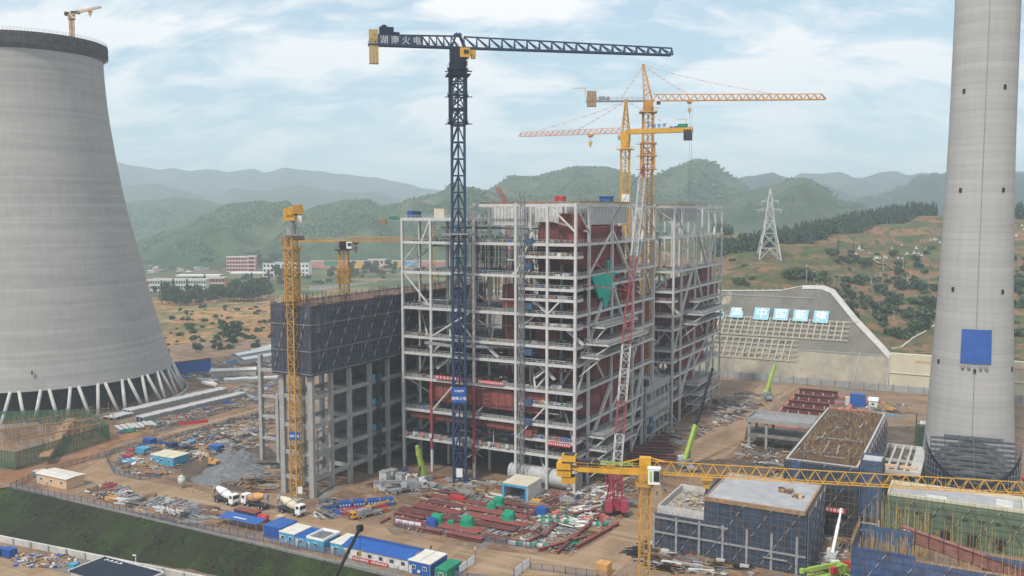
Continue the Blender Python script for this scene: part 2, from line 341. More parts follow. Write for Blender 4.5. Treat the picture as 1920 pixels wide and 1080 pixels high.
def gz(u, v):
    if v < 488:
        if u < -95 and v < 182:
            k = min(1, max(0, (-95-u)/22.0)); lo = bankv(u)
            return -6.0*k*min(1, max(0, (177-v)/max(4, 177-lo)))-(1.0*k if v < 176 and v > lo+1 else 0)
        return 0.0
    t = natural(u, v)
    return min(t, max(0, slope_z(u, v)-3.0)) if u > -330 else t*min(1, max(0, (v-488)/60))
def axis(segs):
    o = []
    for a, b_, s_ in segs:
        n = max(1, int(round((b_-a)/s_))); o += [a+(b_-a)*i/n for i in range(n)]
    o.append(segs[-1][1]); return o
us = axis([(-9000, -3000, 600), (-3000, -1200, 120), (-1200, -500, 35), (-500, -330, 14), (-330, -60, 6), (-60, 330, 4.5), (330, 900, 24), (900, 3000, 150), (3000, 9000, 750)])
vs_ = axis([(-400, 140, 60), (140, 184, 2), (184, 486, 24), (486, 560, 2), (560, 900, 4.5), (900, 1300, 16), (1300, 2600, 60), (2600, 9000, 400)])
g = MB(); nu = len(us)
g.v = [(u, v, gz(u, v)) for v in vs_ for u in us]
mats_ = ['site_soil', 'terrace', 'fields', 'far_fields']; g.mats = mats_
for j in range(len(vs_)-1):
    for i in range(nu-1):
        u, v = (us[i]+us[i+1])/2, (vs_[j]+vs_[j+1])/2; p = W(u, v); dist = p.length; ang = p.x/max(p.y, 1)
        k = 0
        if v > 478 and ang > -.02: k = 1 if dist < 1300 else 3
        elif v > 486 or (u < -480): k = 2 if dist < 1000 else 3
        g.f.append((j*nu+i, j*nu+i+1, (j+1)*nu+i+1, (j+1)*nu+i)); g.mi.append(k)
gm = g.mesh('ground'); gm.polygons.foreach_set('use_smooth', [True]*len(gm.polygons))
go = bpy.data.objects.new('ground', gm); sc.collection.objects.link(go); go['kind'] = 'structure'; place(go, (0, 0, 0))
def terr(px, py, it=40):
    """point of the hillside seen at a pixel: marches along the line of sight"""
    d = ray(px, py); t = 480.0
    while t < 1500:
        x, y, z = d[0]*t, d[1]*t, H+d[2]*t; u, v = UV(x, y)
        if z <= gz(u, v): return (u, v, gz(u, v))
        t += 4
    return None
# ---- hills
def interp(pts, x):
    if x <= pts[0][0]: return pts[0][1]
    for (a, b_), (c, d) in zip(pts, pts[1:]):
        if x <= c: k = (x-a)/(c-a); k = k*k*(3-2*k)*.5+k*.5; return b_+(d-b_)*k
    return pts[-1][1]
def scrubwood(rows, n1_, nt, Y, seed, cnt):
    rr = random.Random(int(seed*10)); m = MB(); k = 0; tries = 0
    while k < cnt and tries < cnt*8:
        tries += 1; i = rr.randrange(20, n1_-60); j = rr.randrange(4, int(nt*.72)); x, y, z = rows[j*n1_+i]; x2, y2, z2 = rows[(j+1)*n1_+i+1]
        a, b_ = rr.random(), rr.random(); p = Vector((x+(x2-x)*a, y+(y2-y)*b_, z+(z2-z)*b_))
        if z < 2 or noise.noise(Vector((p.x*.006, p.y*.006, seed)))+.55*noise.noise(Vector((p.x*.025, p.y*.025, seed+3))) < -.10+.2*rr.random(): continue
        s = rr.uniform(1.8, 4.6)*Y/2100; m.mat(rr.choice(('leaf_dark', 'leaf', 'leaf', 'leaf_light'))); c = p+Vector((0, 0, s*.3))
        vs = [c+Vector((s*rr.uniform(.7, 1.2)*math.cos(q), s*rr.uniform(.7, 1.2)*math.sin(q), rr.uniform(-.5, .1)*s)) for q in (0, 1.05, 2.1, 3.14, 4.2, 5.2)]+[c+Vector((0, 0, s*rr.uniform(.6, 1.1)))]
        m.add(vs, [(0, 1, 6), (1, 2, 6), (2, 3, 6), (3, 4, 6), (4, 5, 6), (5, 0, 6)]); k += 1
    o = m.build('woodland'); o['kind'] = 'stuff'; o['label'] = 'patches of scrub and woodland covering a hill beyond the site'; o['category'] = 'woodland'
def ridge(pts, Y, dep, mat, seed, rough=1.0, x0=-200, x1=2150, nx=300, nt=46, name='hills', wood=0):
    mb = MB(); rows = []
    for j in range(nt+1):
        t = -1+1.6*j/nt; row = []
        for i in range(nx+1):
            px = x0+(x1-x0)*i/nx; X = (px-960)/F*Y; zc = H+(400-interp(pts, px))/F*Y; y = Y+t*dep
            pr = max(0, 1-abs(t)**1.25) if t < 0 else max(0, 1-t*t*.9)
            q = Vector((X*.0016*2400/Y*1.3, y*.0016*2400/Y*1.3, seed))
            n1 = noise.fractal(q*2.2, 1.0, 2.1, 5); n2 = 1-abs(noise.noise(Vector((q.x*3.2, q.y*1.1, seed+5))))*2
            amp = (.30*abs(zc)+12)*rough*(.15+.85*min(1, abs(t)*2.4)); z = zc*pr+amp*(n1*.62+n2*.72)*(1 if t < 0 else .5)*min(1, pr*2.5)
            z += noise.noise(q*26)*2.2*Y/2400*rough
            row.append((X*(y/Y), y, z if pr > 0.01 else -6))
        rows += row
    mb.v = rows; n1_ = nx+1
    mb.f = [(j*n1_+i, j*n1_+i+1, (j+1)*n1_+i+1, (j+1)*n1_+i) for j in range(nt) for i in range(nx)]; mb.mi = [0]*len(mb.f); mb.mats = [mat]
    o = struct(name, mb, mat, world=True, smooth=True)
    if wood: scrubwood(rows, n1_, nt, Y, seed, wood)
    return o
ridge([(-200, 470), (240, 462), (330, 428), (400, 402), (432, 389), (485, 388), (515, 393), (560, 402), (600, 387), (650, 381), (690, 379), (720, 392), (760, 386), (800, 371), (850, 364), (920, 372), (1000, 395), (1200, 420), (2150, 430)], 2000, 620, 'hill_near', 1.7, 1.15, wood=19000)
ridge([(-200, 400), (245, 385), (280, 379), (330, 375), (380, 377), (420, 386), (460, 402), (600, 430), (2150, 470)], 3000, 700, 'hill_near', 5.2, 1.0, wood=7000)
ridge([(-200, 470), (700, 470), (800, 430), (870, 384), (905, 368), (930, 352), (960, 339), (1000, 338), (1040, 327), (1085, 316), (1130, 317), (1160, 326), (1200, 341), (1222, 338), (1260, 318), (1300, 304), (1330, 311), (1360, 332), (1390, 352), (1420, 378), (1470, 420), (1600, 450), (2150, 470)], 2250, 700, 'hill_scrub', 9.1, .75, wood=15000)
ridge([(-200, 480), (1300, 480), (1340, 410), (1375, 372), (1400, 358), (1440, 348), (1480, 340), (1505, 339), (1535, 352), (1570, 380), (1640, 398), (1720, 409), (1800, 415), (1900, 420), (2150, 430)], 1750, 420, 'hill_scrub', 12.4, .7, wood=10000)
ridge([(-200, 470), (1280, 420), (1340, 348), (1372, 340), (1400, 333), (1445, 327), (1470, 336), (1520, 342), (1600, 370), (2150, 420)], 3400, 700, 'hill_forest', 15.8, .85)
ridge([(-200, 470), (1400, 400), (1470, 345), (1500, 329), (1535, 327), (1570, 325), (1605, 337), (1625, 334), (1645, 327), (1672, 323), (1700, 332), (1730, 326), (1760, 331), (1790, 324), (1900, 322), (1920, 325), (2150, 330)], 4000, 700, 'hill_far', 18.8, .9)
ridge([(-200, 470), (1520, 440), (1560, 392), (1600, 380), (1650, 366), (1690, 350), (1720, 331), (1735, 334), (1745, 329), (1760, 333), (1790, 317), (1850, 322), (1900, 330), (1960, 330), (2150, 310)], 2700, 600, 'hill_forest', 22.1, .85, wood=5000)
ridge([(-200, 340), (120, 345), (230, 352), (300, 346), (400, 372), (440, 353), (500, 361), (560, 351), (640, 363), (700, 368), (760, 372), (820, 378), (1100, 385), (1500, 380), (2150, 380)], 3900, 700, 'hill_far', 25.3, .9)
ridge([(-200, 330), (100, 318), (225, 309), (260, 318), (300, 322), (330, 318), (360, 322), (390, 320), (430, 324), (480, 317), (500, 325), (540, 318), (600, 322), (640, 330), (700, 336), (760, 346), (800, 356), (860, 362), (1000, 345), (1300, 340), (1600, 335), (2150, 325)], 5200, 900, 'hill_far', 28.6, .8, name='far_mountains')
# ---- sheets on the site
def sheet(name, pts, mat, z=.03, kind='structure', sub=0):
    mb = MB(); q = [at(x, y, z) for x, y in pts]; n = len(q)
    m_ = MB(); m_.v = [(a, b_, z) for a, b_ in q]; m_.f = [tuple(range(n))]; m_.mi = [0]
    # make sure it faces up
    ar = sum(q[i][0]*q[(i+1) % n][1]-q[(i+1) % n][0]*q[i][1] for i in range(n))
    if ar < 0: m_.f = [tuple(range(n-1, -1, -1))]
    return struct(name, m_, mat)
sheet('dirt_road', [(150, 886), (225, 842), (330, 806), (430, 780), (515, 757), (515, 772), (440, 797), (330, 830), (245, 858), (205, 876), (215, 893), (290, 905), (360, 915), (430, 938), (520, 955), (640, 972), (720, 985), (735, 1003), (880, 1027), (1000, 1040), (1080, 1036), (1140, 1005), (1175, 965), (1190, 920), (1240, 905), (1242, 960), (1225, 1010), (1150, 1079), (1000, 1079), (870, 1075), (840, 1050), (650, 1004), (520, 985), (400, 958), (300, 935), (190, 915)], 'road_soil')
sheet('dirt_road', [(1420, 800), (1465, 745), (1505, 722), (1425, 722), (1380, 760), (1330, 800), (1280, 850), (1270, 872), (1330, 872), (1370, 850)], 'road_soil', .035)
sheet('red_earth', [(0, 915), (0, 885), (60, 878), (130, 858), (215, 815), (250, 806), (300, 800), (210, 838), (130, 880), (60, 900), (25, 912)], 'red_soil', .04)
sheet('dark_earth', [(335, 872), (390, 850), (440, 828), (505, 838), (530, 862), (520, 905), (470, 925), (420, 918), (350, 902)], 'dark_soil', .04)
sheet('dark_earth', [(1640, 800), (1760, 798), (1790, 850), (1740, 905), (1655, 905)], 'dark_soil', .04)
sheet('dark_earth', [(1390, 850), (1400, 800), (1560, 800), (1580, 880), (1480, 905), (1330, 905), (1340, 872)], 'dark_soil', .045)
sheet('dark_earth', [(760, 872), (1100, 878), (1190, 832), (1180, 800), (760, 800)], 'dark_soil', .04)
mb = MB()
un = [-330+6*i for i in range(36)]
for k, t in enumerate([0, .12, .3, .5, .7, .88, 1]):
    for u in un:
        v = 177.2-(177.2-bankv(u))*t; kk = min(1, max(0, (-95-u)/22.0)); z = -6.0*kk*min(1, max(0, (177-v)/max(4, 177-bankv(u))))+.12+.35*noise.noise(Vector((u*.1, v*.15, 2)))*math.sin(math.pi*t); mb.v.append((u, v, z))
n1 = len(un); mb.f = [(k*n1+i, (k+1)*n1+i, (k+1)*n1+i+1, k*n1+i+1) for k in range(6) for i in range(n1-1)]; mb.mi = [0]*len(mb.f)
struct('grass_embankment', mb, 'grass_bank', smooth=True)
tf_ = MB(); rt_ = random.Random(44)
for i in range(5200):
    u = rt_.uniform(-300, -125); t = rt_.random(); v = 177.2-(177.2-bankv(u))*t; kk = min(1, max(0, (-95-u)/22.0)); z = -6.0*kk*min(1, max(0, (177-v)/max(4, 177-bankv(u))))+.1
    if noise.noise(Vector((u*.05, v*.12, 9))) < -.05+.3*rt_.random(): continue
    s = rt_.uniform(.2, .5); a = rt_.uniform(0, 6.28); tf_.mat(rt_.choice(('leaf', 'leaf', 'leaf_light', 'leaf_dark', 'grass_bank')))
    for q in (a, a+2): tf_.add([(u-s*.5*math.cos(q), v-s*.5*math.sin(q), z), (u+s*.5*math.cos(q), v+s*.5*math.sin(q), z), (u+s*.2*math.cos(q+1), v+s*.2*math.sin(q+1), z+s)], [(0, 1, 2)])
o = tf_.build('grass'); tag(o, 'tufts of grass and weeds on the bank', 'grass', None, 'stuff'); place(o, (0, 0, 0))
mb = MB(); mb.b(-330, -120, 176.4, 177.3, -1.0, .25); struct('kerb', mb, 'concrete_dark')
def lat(px, py): return at(px, py, -6.0)
def lsheet(name, pts, mat, z):
    q = [at(x, y, z) for x, y in pts]; n = len(q); m_ = MB(); m_.v = [(a, b_, z) for a, b_ in q]; m_.mi = [0]
    ar = sum(q[i][0]*q[(i+1) % n][1]-q[(i+1) % n][0]*q[i][1] for i in range(n)); m_.f = [tuple(range(n)) if ar > 0 else tuple(range(n-1, -1, -1))]
    return struct(name, m_, mat)
lsheet('dirt_road', [(0, 1044), (70, 1062), (150, 1082), (150, 1110), (0, 1080), (-60, 1060), (-60, 1030)], 'road_soil', -5.9)
# ================================================================ COOLING TOWER
M['shell'] = banded('shell', (.295, .285, .272), (.40, .388, .37), lift=1.5, zscale=.30, jdark=.88, streak=.4)
M['chimney_shell'] = banded('chimney_shell', (.365, .353, .335), (.45, .437, .418), lift=2.2, zscale=.5, jdark=.86, streak=.45)
CTX, CTY = -230.3, 433.9
prof = [(59.4, 13.5), (56.0, 25), (50.6, 46), (44.4, 74), (40.7, 90), (38.3, 103), (36.2, 117), (34.4, 130), (33.2, 141), (32.4, 152), (32.0, 161), (32.0, 168.5)]
def smoothprof(pr, n=3):
    o = []
    for i in range(len(pr)-1):
        p0 = pr[max(0, i-1)]; p1 = pr[i]; p2 = pr[i+1]; p3 = pr[min(len(pr)-1, i+2)]
        for k in range(n):
            t = k/n; o.append(tuple(.5*((2*p1[j])+(-p0[j]+p2[j])*t+(2*p0[j]-5*p1[j]+4*p2[j]-p3[j])*t*t+(-p0[j]+3*p1[j]-3*p2[j]+p3[j])*t**3) for j in (0, 1)))
    o.append(pr[-1]); return o
sp_ = smoothprof(prof)
ct_ = thing('cooling_tower', 'huge grey concrete hyperbolic cooling tower standing on slanted legs', 'cooling tower', (CTX, CTY, 0), 0, world=True)
m = MB(); m.lathe(sp_, 144); m.lathe([(r-1.0, z) for r, z in reversed(sp_)], 144); m.lathe([(59.4, 13.5), (58.4, 13.5)][::-1], 144)
m.build('shell', 'shell', ct_, smooth=True)
m = MB().mat('rust'); m.lathe([(32.2, 163.4), (33.7, 165.2), (34.0, 170.6), (31.0, 170.6)], 120)
C_('rim_form', (.10, .085, .085), var=.4, scale=.5)
m.build('rim_platform', 'rim_form', ct_, smooth=False)
m = MB()
for i in range(150):
    t = 2*math.pi*i/150; x, y = math.cos(t), math.sin(t); m.bar((x*33.9, y*33.9, 170.6), (x*33.9, y*33.9, 172), .06)
    t2 = 2*math.pi*(i+1)/150
    for z in (171.3, 172): m.bar((x*33.9, y*33.9, z), (math.cos(t2)*33.9, math.sin(t2)*33.9, z), .05)
    for z in (166.5, 169): m.bar((x*34.25, y*34.25, z), (math.cos(t2)*34.25, math.sin(t2)*34.25, z), .16)
    m.bar((x*34.1, y*34.1, 164.5), (x*34.1, y*34.1, 170.6), .12)
m.build('rim_railing', 'dark', ct_)
NL = 32
for i in range(NL):
    for s in (-1, 1):
        tb = 2*math.pi*(i+s*.13)/NL; tt = 2*math.pi*(i+s*.36)/NL; m = MB()
        m.cyl((64.8*math.cos(tb), 64.8*math.sin(tb), 0), (59.0*math.cos(tt), 59.0*math.sin(tt), 13.9), .80, .72, 10)
        m.build('leg', 'concrete_light', ct_, smooth=True)
m = MB(); m.lathe([(66.5, 0), (66.5, 1.3), (65.9, 1.3), (65.9, 0)], 96); m.build('basin_wall', 'concrete', ct_)
m = MB()
for i in range(40):
    t = 2*math.pi*i/40; x, y = 50*math.cos(t), 50*math.sin(t); m.box((x, y, 5.5), 7.8, .6, 11, t+math.pi/2)
m.build('interior_shade_ring', 'net_black', ct_)  # dark ring added inside the legs to stand for the shaded interior
m = MB(); a = 2.02
p = Vector((CTX, CTY, 0)); d = ray(189, 690); 
t_ = math.atan2(-(CTY-380), 0-CTX)
m.box((58.2*math.cos(-1.16), 58.2*math.sin(-1.16), 21.5), .9, .5, 1.7, -1.16); m.build('service_hatch', 'black', ct_)
# ================================================================ CHIMNEY
CX, CY = 156.3, 300.0
ch = thing('chimney', 'tall tapering pale concrete chimney with a blue panel low on its side', 'chimney', (CX, CY, 0), 0, world=True)
cp = smoothprof([(14.9, 0), (14.2, 8), (13.4, 20), (12.7, 35), (12.0, 50), (11.3, 66), (10.7, 85), (10.3, 100), (10.0, 118), (9.85, 135), (9.7, 165), (9.5, 215)])
def crad(z):
    for (r0, z0), (r1, z1) in zip(cp, cp[1:]):
        if z <= z1: return r0+(r1-r0)*(z-z0)/(z1-z0)
    return cp[-1][0]
m = MB(); m.lathe(cp, 72); m.lathe([(9.5, 215), (8.9, 215), (8.9, 205)], 72); m.build('shaft', 'chimney_shell', ch, smooth=True)
def facing(px, z):                            # angle on the shaft seen at that pixel column
    best = None
    for i in range(-90, 91):
        t = math.atan2(-CY, -CX)+R(i); x, y = CX+crad(z)*math.cos(t), CY+crad(z)*math.sin(t); zz_ = z-H
        q = 960+F*x/(y*math.cos(PIT)-zz_*math.sin(PIT))
        if best is None or abs(q-px) < best[0]: best = (abs(q-px), t)
    return best[1]
def zat(py, rr=0):
    d = ray(1840, py); t = (math.hypot(CX, CY)-11)/math.hypot(d[0], d[1]); return H+d[2]*t
for px, py in ((1808, 167), (1884, 163), (1801, 356), (1881, 356), (1787, 545), (1880, 547), (1760, 686), (1897, 694), (1827, 696)):
    z = zat(py); t = facing(px, z); r = crad(z); m = MB(); m.box((r*math.cos(t), r*math.sin(t), z), .5, .85, 1.45, t)
    m.build('window_opening', 'black', ch)
m = MB(); z0, z1 = zat(682), zat(618); n = 14
ta, tb = facing(1801, 44), facing(1858, 44)
for j in range(2):
    for i in range(n+1):
        t = ta+(tb-ta)*i/n; z = (z0, z1)[j]; r = crad(z)+.15; m.v.append((r*math.cos(t), r*math.sin(t), z))
for i in range(n): m.f.append((i, i+1, n+1+i+1, n+1+i)); m.mi.append(0)
m2 = MB(); m2.v = [(x*1.012, y*1.012, z) for x, y, z in m.v]; m2.f = list(m.f); m2.mi = list(m.mi)
k = len(m2.v); m2.v += m.v; m2.f += [tuple(q+k for q in f) for f in m.f]; m2.mi += m.mi
C_('panel_blue', (.03, .10, .36), var=.16, scale=.25, rough=.5)
m2.build('blue_panel', 'panel_blue', ch)
m = MB(); tl = facing(1832, 60)
for i in range(100):
    z = 12+i*2; zz_ = z+2; m.bar((crad(z)*math.cos(tl)*1.012, crad(z)*math.sin(tl)*1.012, z), (crad(zz_)*math.cos(tl)*1.012, crad(zz_)*math.sin(tl)*1.012, zz_), .16)
m.build('conductor_cable', 'grey', ch)
for px in (1811, 1843):
    m = MB(); z = zat(688); t = facing(px, z); r = crad(z)+.5
    for s in (-.9, .9): m.cyl((r*math.cos(t)-s*math.sin(t), r*math.sin(t)+s*math.cos(t), z-.4), (r*math.cos(t)-s*math.sin(t), r*math.sin(t)+s*math.cos(t), z+.5), .55, n=8)
    m.build('bracket', 'grey', ch)
# scaffold shell at the chimney foot
tf = facing(1822, 5)
C_('deck_grey', (.10, .11, .125), var=.4, scale=.8)
st = thing('chimney_base_scaffold', 'dark curved sheeted scaffold around the foot of the chimney', 'scaffold', (CX+14*math.cos(tf), CY+14*math.sin(tf), 0), 0, world=True)
m = MB(); a0 = tf-math.pi/2
RR = 13.2
m.lathe([(RR, 0), (RR, 11.5), (RR-.15, 11.5), (RR-.15, 0)], 28, a0=a0+.02, a1=a0+math.pi-.02)
# arched cut: sheeting higher at the ends
m = MB(); n = 30
for j in range(2):
    for i in range(n+1):
        k = i/n; t = a0+math.pi*k; e = abs(2*k-1); z = 0 if j == 0 else 4.2+9.8*max(0, (e-.12)/.88)**1.3; m.v.append((RR*math.cos(t)*.98, RR*math.sin(t)*.62, z) if False else (RR*math.cos(t), RR*math.sin(t), z))
for i in range(n): m.f.append((i, i+1, n+2+i, n+1+i)); m.mi.append(0)
m.build('netting', 'navy_dark', st)
m = MB(); c_, s_ = math.cos(tf), math.sin(tf)
def cf(a, b_, z): return (a*c_-b_*s_, a*s_+b_*c_, z)   # a outwards, b across
for i in range(19):
    k = i/18; b_ = -12+24*k; hh = math.sqrt(max(0, RR*RR-b_*b_)); m.bar(cf(hh-.4, b_, .2+0*k), cf(hh-.4, b_, 5+9*abs(2*k-1)**1.5), .16)
for j in range(11):
    z = 2.5+j*1.05; a = RR*.92-j*1.05; wdt = math.sqrt(max(1, RR*RR-a*a))*1.0
    wdt = min(11.8, max(2, wdt)); m.box(Vector(cf(a-.6, 0, z)), 1.25, 2*wdt, .5, tf)
    m.bar(cf(a, -wdt, z+.2), cf(a, wdt, z+.2), .15)
for b_ in (-8, -4, 0, 4, 8): m.bar(cf(11.2-abs(b_)*.3, b_, 2.8), cf(1.0, b_, 14.2), .22)
m.bar(cf(1.5, -8, 13.6), cf(1.5, 8, 13.6), .9)
m.build('sloping_deck', 'deck_grey', st)
m = MB()
for i in range(2*n//2+1):
    k = i/n; t = a0+math.pi*k; e = abs(2*k-1); z = 3.0+11.0*max(0, (e-.12)/.88)**1.5
    m.bar((RR*math.cos(t)*1.01, RR*math.sin(t)*1.01, 0), (RR*math.cos(t)*1.01, RR*math.sin(t)*1.01, z), .12)
for zz_ in (1.5, 3, 4.5, 6, 7.5, 9, 10.5, 12):
    for i in range(n):
        k = (i+.5)/n; e = abs(2*k-1); z = 3.0+11.0*max(0, (e-.12)/.88)**1.5
        if zz_ < z: t, t2 = a0+math.pi*i/n, a0+math.pi*(i+1)/n; m.bar((RR*math.cos(t)*1.01, RR*math.sin(t)*1.01, zz_), (RR*math.cos(t2)*1.01, RR*math.sin(t2)*1.01, zz_), .1)
m.build('tube_frame', 'steel_dark', st); st.scale = (1.06, 1.06, 1.24)
# ================================================================ LATTICE AND CRANES
def truss_mast(m, w_, z0, z1, bay, leg, br, cx=0, cy=0, kb=False):
    h = w_/2; c4 = [(cx-h, cy-h), (cx+h, cy-h), (cx+h, cy+h), (cx-h, cy+h)]
    for x, y in c4: m.b(x-leg/2, x+leg/2, y-leg/2, y+leg/2, z0, z1)
    n = max(1, round((z1-z0)/bay)); d = (z1-z0)/n
    for i in range(n+1):
        z = z0+i*d
        for k in range(4):
            a, b_ = c4[k], c4[(k+1) % 4]; m.bar((a[0], a[1], z), (b_[0], b_[1], z), br)
            if i < n:
                if kb:
                    mx, my = (a[0]+b_[0])/2, (a[1]+b_[1])/2
                    m.bar((a[0], a[1], z), (mx, my, z+d), br); m.bar((b_[0], b_[1], z), (mx, my, z+d), br)
                elif i % 2: m.bar((a[0], a[1], z), (b_[0], b_[1], z+d), br)
                else: m.bar((b_[0], b_[1], z), (a[0], a[1], z+d), br)
def truss_line(m, p, q, w0, h0, w1, h1, bay, ch_, br, down=False):
    """triangular jib truss from p to q (bottom chord pair, one top chord)"""
    p, q = Vector(p), Vector(q); Lh = (q-p).length; n = max(2, round(Lh/bay)); d = (q-p).normalized(); side = d.cross(Vector((0, 0, 1))).normalized(); up = side.cross(d).normalized()
    pr = None
    for i in range(n+1):
        k = i/n; c = p.lerp(q, k); w_ = w0+(w1-w0)*k; h = (h0+(h1-h0)*k)*(-1 if down else 1)
        a, b_, t = c-side*w_/2, c+side*w_/2, c+up*h
        if pr:
            for x, y in ((0, a), (1, b_), (2, t)): m.bar(pr[x], y, ch_)
            mid = (pr[2]+t)/2
            m.bar(pr[0], mid if i % 1 else t, br); m.bar(pr[1], t, br); m.bar(pr[0], b_ if i % 2 else a, br*.8); 
            m.bar(a, t, br*.9); m.bar(b_, t, br*.9)
            m.bar(a, b_, br*.8)
        pr = (a, b_, t)
def jib_truss(m, x0, x1, z, w_, h0, h1, bay, ch_, br, style='W', tip=True):
    n = max(2, round(abs(x1-x0)/bay)); P = []
    for i in range(n+1):
        k = i/n; x = x0+(x1-x0)*k; h = h0+(h1-h0)*k; P.append((Vector((x, -w_/2, z)), Vector((x, w_/2, z)), Vector((x, 0, z+h))))
    top = []
    for i in range(n):
        a, b_, t = P[i]; a2, b2, t2 = P[i+1]
        m.bar(a, a2, ch_); m.bar(b_, b2, ch_); m.bar(a, b_, br*.8); m.bar(a, b2, br*.7)
        if style == 'W':
            tm = (t+t2)/2; top.append(tm)
            for q in (a, a2): m.bar(q, tm, br)
            for q in (b_, b2): m.bar(q, tm, br)
        else:
            top.append(t)
            for q, q2 in ((a, a2), (b_, b2)): m.bar(q, t, br); m.bar(t, q2, br)
    if style != 'W': top.append(P[-1][2])
    for i in range(len(top)-1): m.bar(top[i], top[i+1], ch_)
    if style == 'W': m.bar(P[0][2], top[0], ch_)
    if tip:
        for q in P[-1][:2]: m.bar(top[-1], q, br)
def ladder_rail(m, x0, x1, z, y, h=1.1):
    n = max(1, int(abs(x1-x0)/2))
    for i in range(n+1): x = x0+(x1-x0)*i/n; m.bar((x, y, z), (x, y, z+h), .07)
    m.bar((x0, y, z+h), (x1, y, z+h), .07); m.bar((x0, y, z+h/2), (x1, y, z+h/2), .05)
def tower_crane(label, loc, mh, mw, ang, Lj, Lc, C, head='flat', jh=(2.4, 1.6), leg=.28, br=.13, climb=None, bay=None, apex=0, jw=1.8, cw=(3, 5, 2.6), trolley=.5, hook=8, cab=1, bulk=1.0, jibz=3.0, ties=(), aft=None, kb=False, jstyle='W', cwdrop=.55, luff=0, base_z=0, cabm='white', mast_rot=0):
    t = thing('tower_crane', label, 'tower crane', loc, 0, world=True)
    def part(m, nm, mt=None, rot=True, par=None):
        o = m.build(nm, mt, par or t)
        if rot and not par: o.rotation_euler = (0, 0, ang)
        elif not rot: o.rotation_euler = (0, 0, mast_rot)
        return o
    m = MB(); truss_mast(m, mw, 0, mh, bay or mw*1.15, leg, br, kb=kb)
    m.bar((0, 0, 0), (0, 0, mh), br*1.6)
    part(m, 'mast', C['mast'], rot=False)
    m = MB(); m.b(-mw, mw, -mw, mw, base_z-1, base_z+.4); part(m, 'foundation', 'concrete', rot=False)
    if climb:
        m = MB(); z1, z2 = climb; truss_mast(m, mw*1.28, z1, z2, mw*1.2, leg*.9, br*1.2)
        for z in (z1, (z1+z2)/2, z2-.5):
            k = mw*.8; m.b(-k, k, -k, -k+.25, z, z+.25); m.b(-k, k, k-.25, k, z, z+.25); m.b(-k, -k+.25, -k, k, z, z+.25); m.b(k-.25, k, -k, k, z, z+.25)
            for y in (-k, k): ladder_rail(m, -k, k, z, y)
            for s in (-1, 1): m.bar((s*k, k, z+.2), (s*(k+1.2), k, z+.2), .3)
        part(m, 'climbing_frame', C.get('climb', C['mast']), rot=False)
    m = MB(); m.cyl((0, 0, mh), (0, 0, mh+jibz*.45), mw*.62*bulk, mw*.72*bulk, 12); m.b(-mw*.6*bulk, mw*.6*bulk, -mw*.55*bulk, mw*.55*bulk, mh+jibz*.45, mh+jibz)
    m.b(-mw*.9, mw*.9, -mw*.9, mw*.9, mh-.3, mh+.05); ladder_rail(m, -mw*.9, mw*.9, mh, -mw*.9); ladder_rail(m, -mw*.9, mw*.9, mh, mw*.9)
    part(m, 'slewing_unit', C.get('slew', C['mast']))
    z = mh+jibz
    if cab:
        s = cab; m = MB().mat(cabm); cx, cy = mw*.8+.3, -mw*.75-.6
        m.b(cx-s, cx+s*1.0, cy-.7*s, cy+.7*s, z-2.6*s-.2, z-.2)
        o = part(m, 'cab'); m = MB(); m.b(cx+s*1.0, cx+s*1.0+.05, cy-.6*s, cy+.6*s, z-2.1*s, z-.6*s); m.b(cx-.5*s, cx+s*.9, cy-.7*s-.05, cy-.7*s, z-1.9*s, z-.6*s)
        g_ = m.build('cab_window', 'glass', o)
    m = MB(); jib_truss(m, mw*.5, Lj, z, jw, jh[0], jh[1], jh[0]*1.15, leg*.75, br, jstyle)
    if luff: pass
    o = part(m, 'jib', C['jib'])
    m = MB(); cjh = jh[0]*.35
    m.bar((-Lc, -jw*.5, z), (mw*.5, -jw*.5, z), .35, .55); m.bar((-Lc, jw*.5, z), (mw*.5, jw*.5, z), .35, .55)
    for i in range(int(Lc/1.6)): x = -Lc+i*1.6; m.bar((x, -jw*.5, z), (x+1.6*(i % 2), jw*.5, z), .16)
    m.b(-Lc, 0, -jw*.42, jw*.42, z+.2, z+.28); ladder_rail(m, -Lc, 0, z+.3, -jw*.6); ladder_rail(m, -Lc, 0, z+.3, jw*.6)
    part(m, 'counter_jib', C.get('cj', C['jib']))
    m = MB(); nb, hh, ww = cw; n_ = nb
    for i in range(n_): x = -Lc+.3+i*1.0; m.b(x, x+.86, -ww/2, ww/2, z-hh*cwdrop, z+hh*(1-cwdrop))
    part(m, 'counterweight', C.get('cw', 'concrete'))
    m = MB(); m.b(-Lc+nb+1.2, -Lc+nb+4.0, -jw*.4, jw*.4, z+.3, z+1.9); m.cyl((-Lc+nb+5, -jw*.45, z+1.1), (-Lc+nb+5, jw*.45, z+1.1), .8, n=10); part(m, 'winch', C.get('winch', 'dark'))
    if apex:
        m = MB(); ax = aft or 0
        for sx in (-1, 1):
            for sy in (-1, 1): m.bar((sx*mw*.42, sy*mw*.42, z), (ax+sx*.25, sy*.25, z+apex), leg*.9)
        for i in range(1, int(apex/2)):
            k = i*2/apex; w_ = mw*.42*(1-k)+.25*k; c = ax*k; m.b(c-w_, c+w_, -w_, -w_+.12, z+i*2, z+i*2+.12); m.b(c-w_, c+w_, w_-.12, w_, z+i*2, z+i*2+.12)
            m.bar((c-w_, -w_, z+i*2), (c+w_, -w_, z+i*2+2), br); m.bar((c-w_, w_, z+i*2), (c+w_, w_, z+i*2+2), br)
        m.b(ax-.6, ax+.6, -.5, .5, z+apex-.3, z+apex+.8); part(m, 'tower_head', C.get('head', C['mast']))
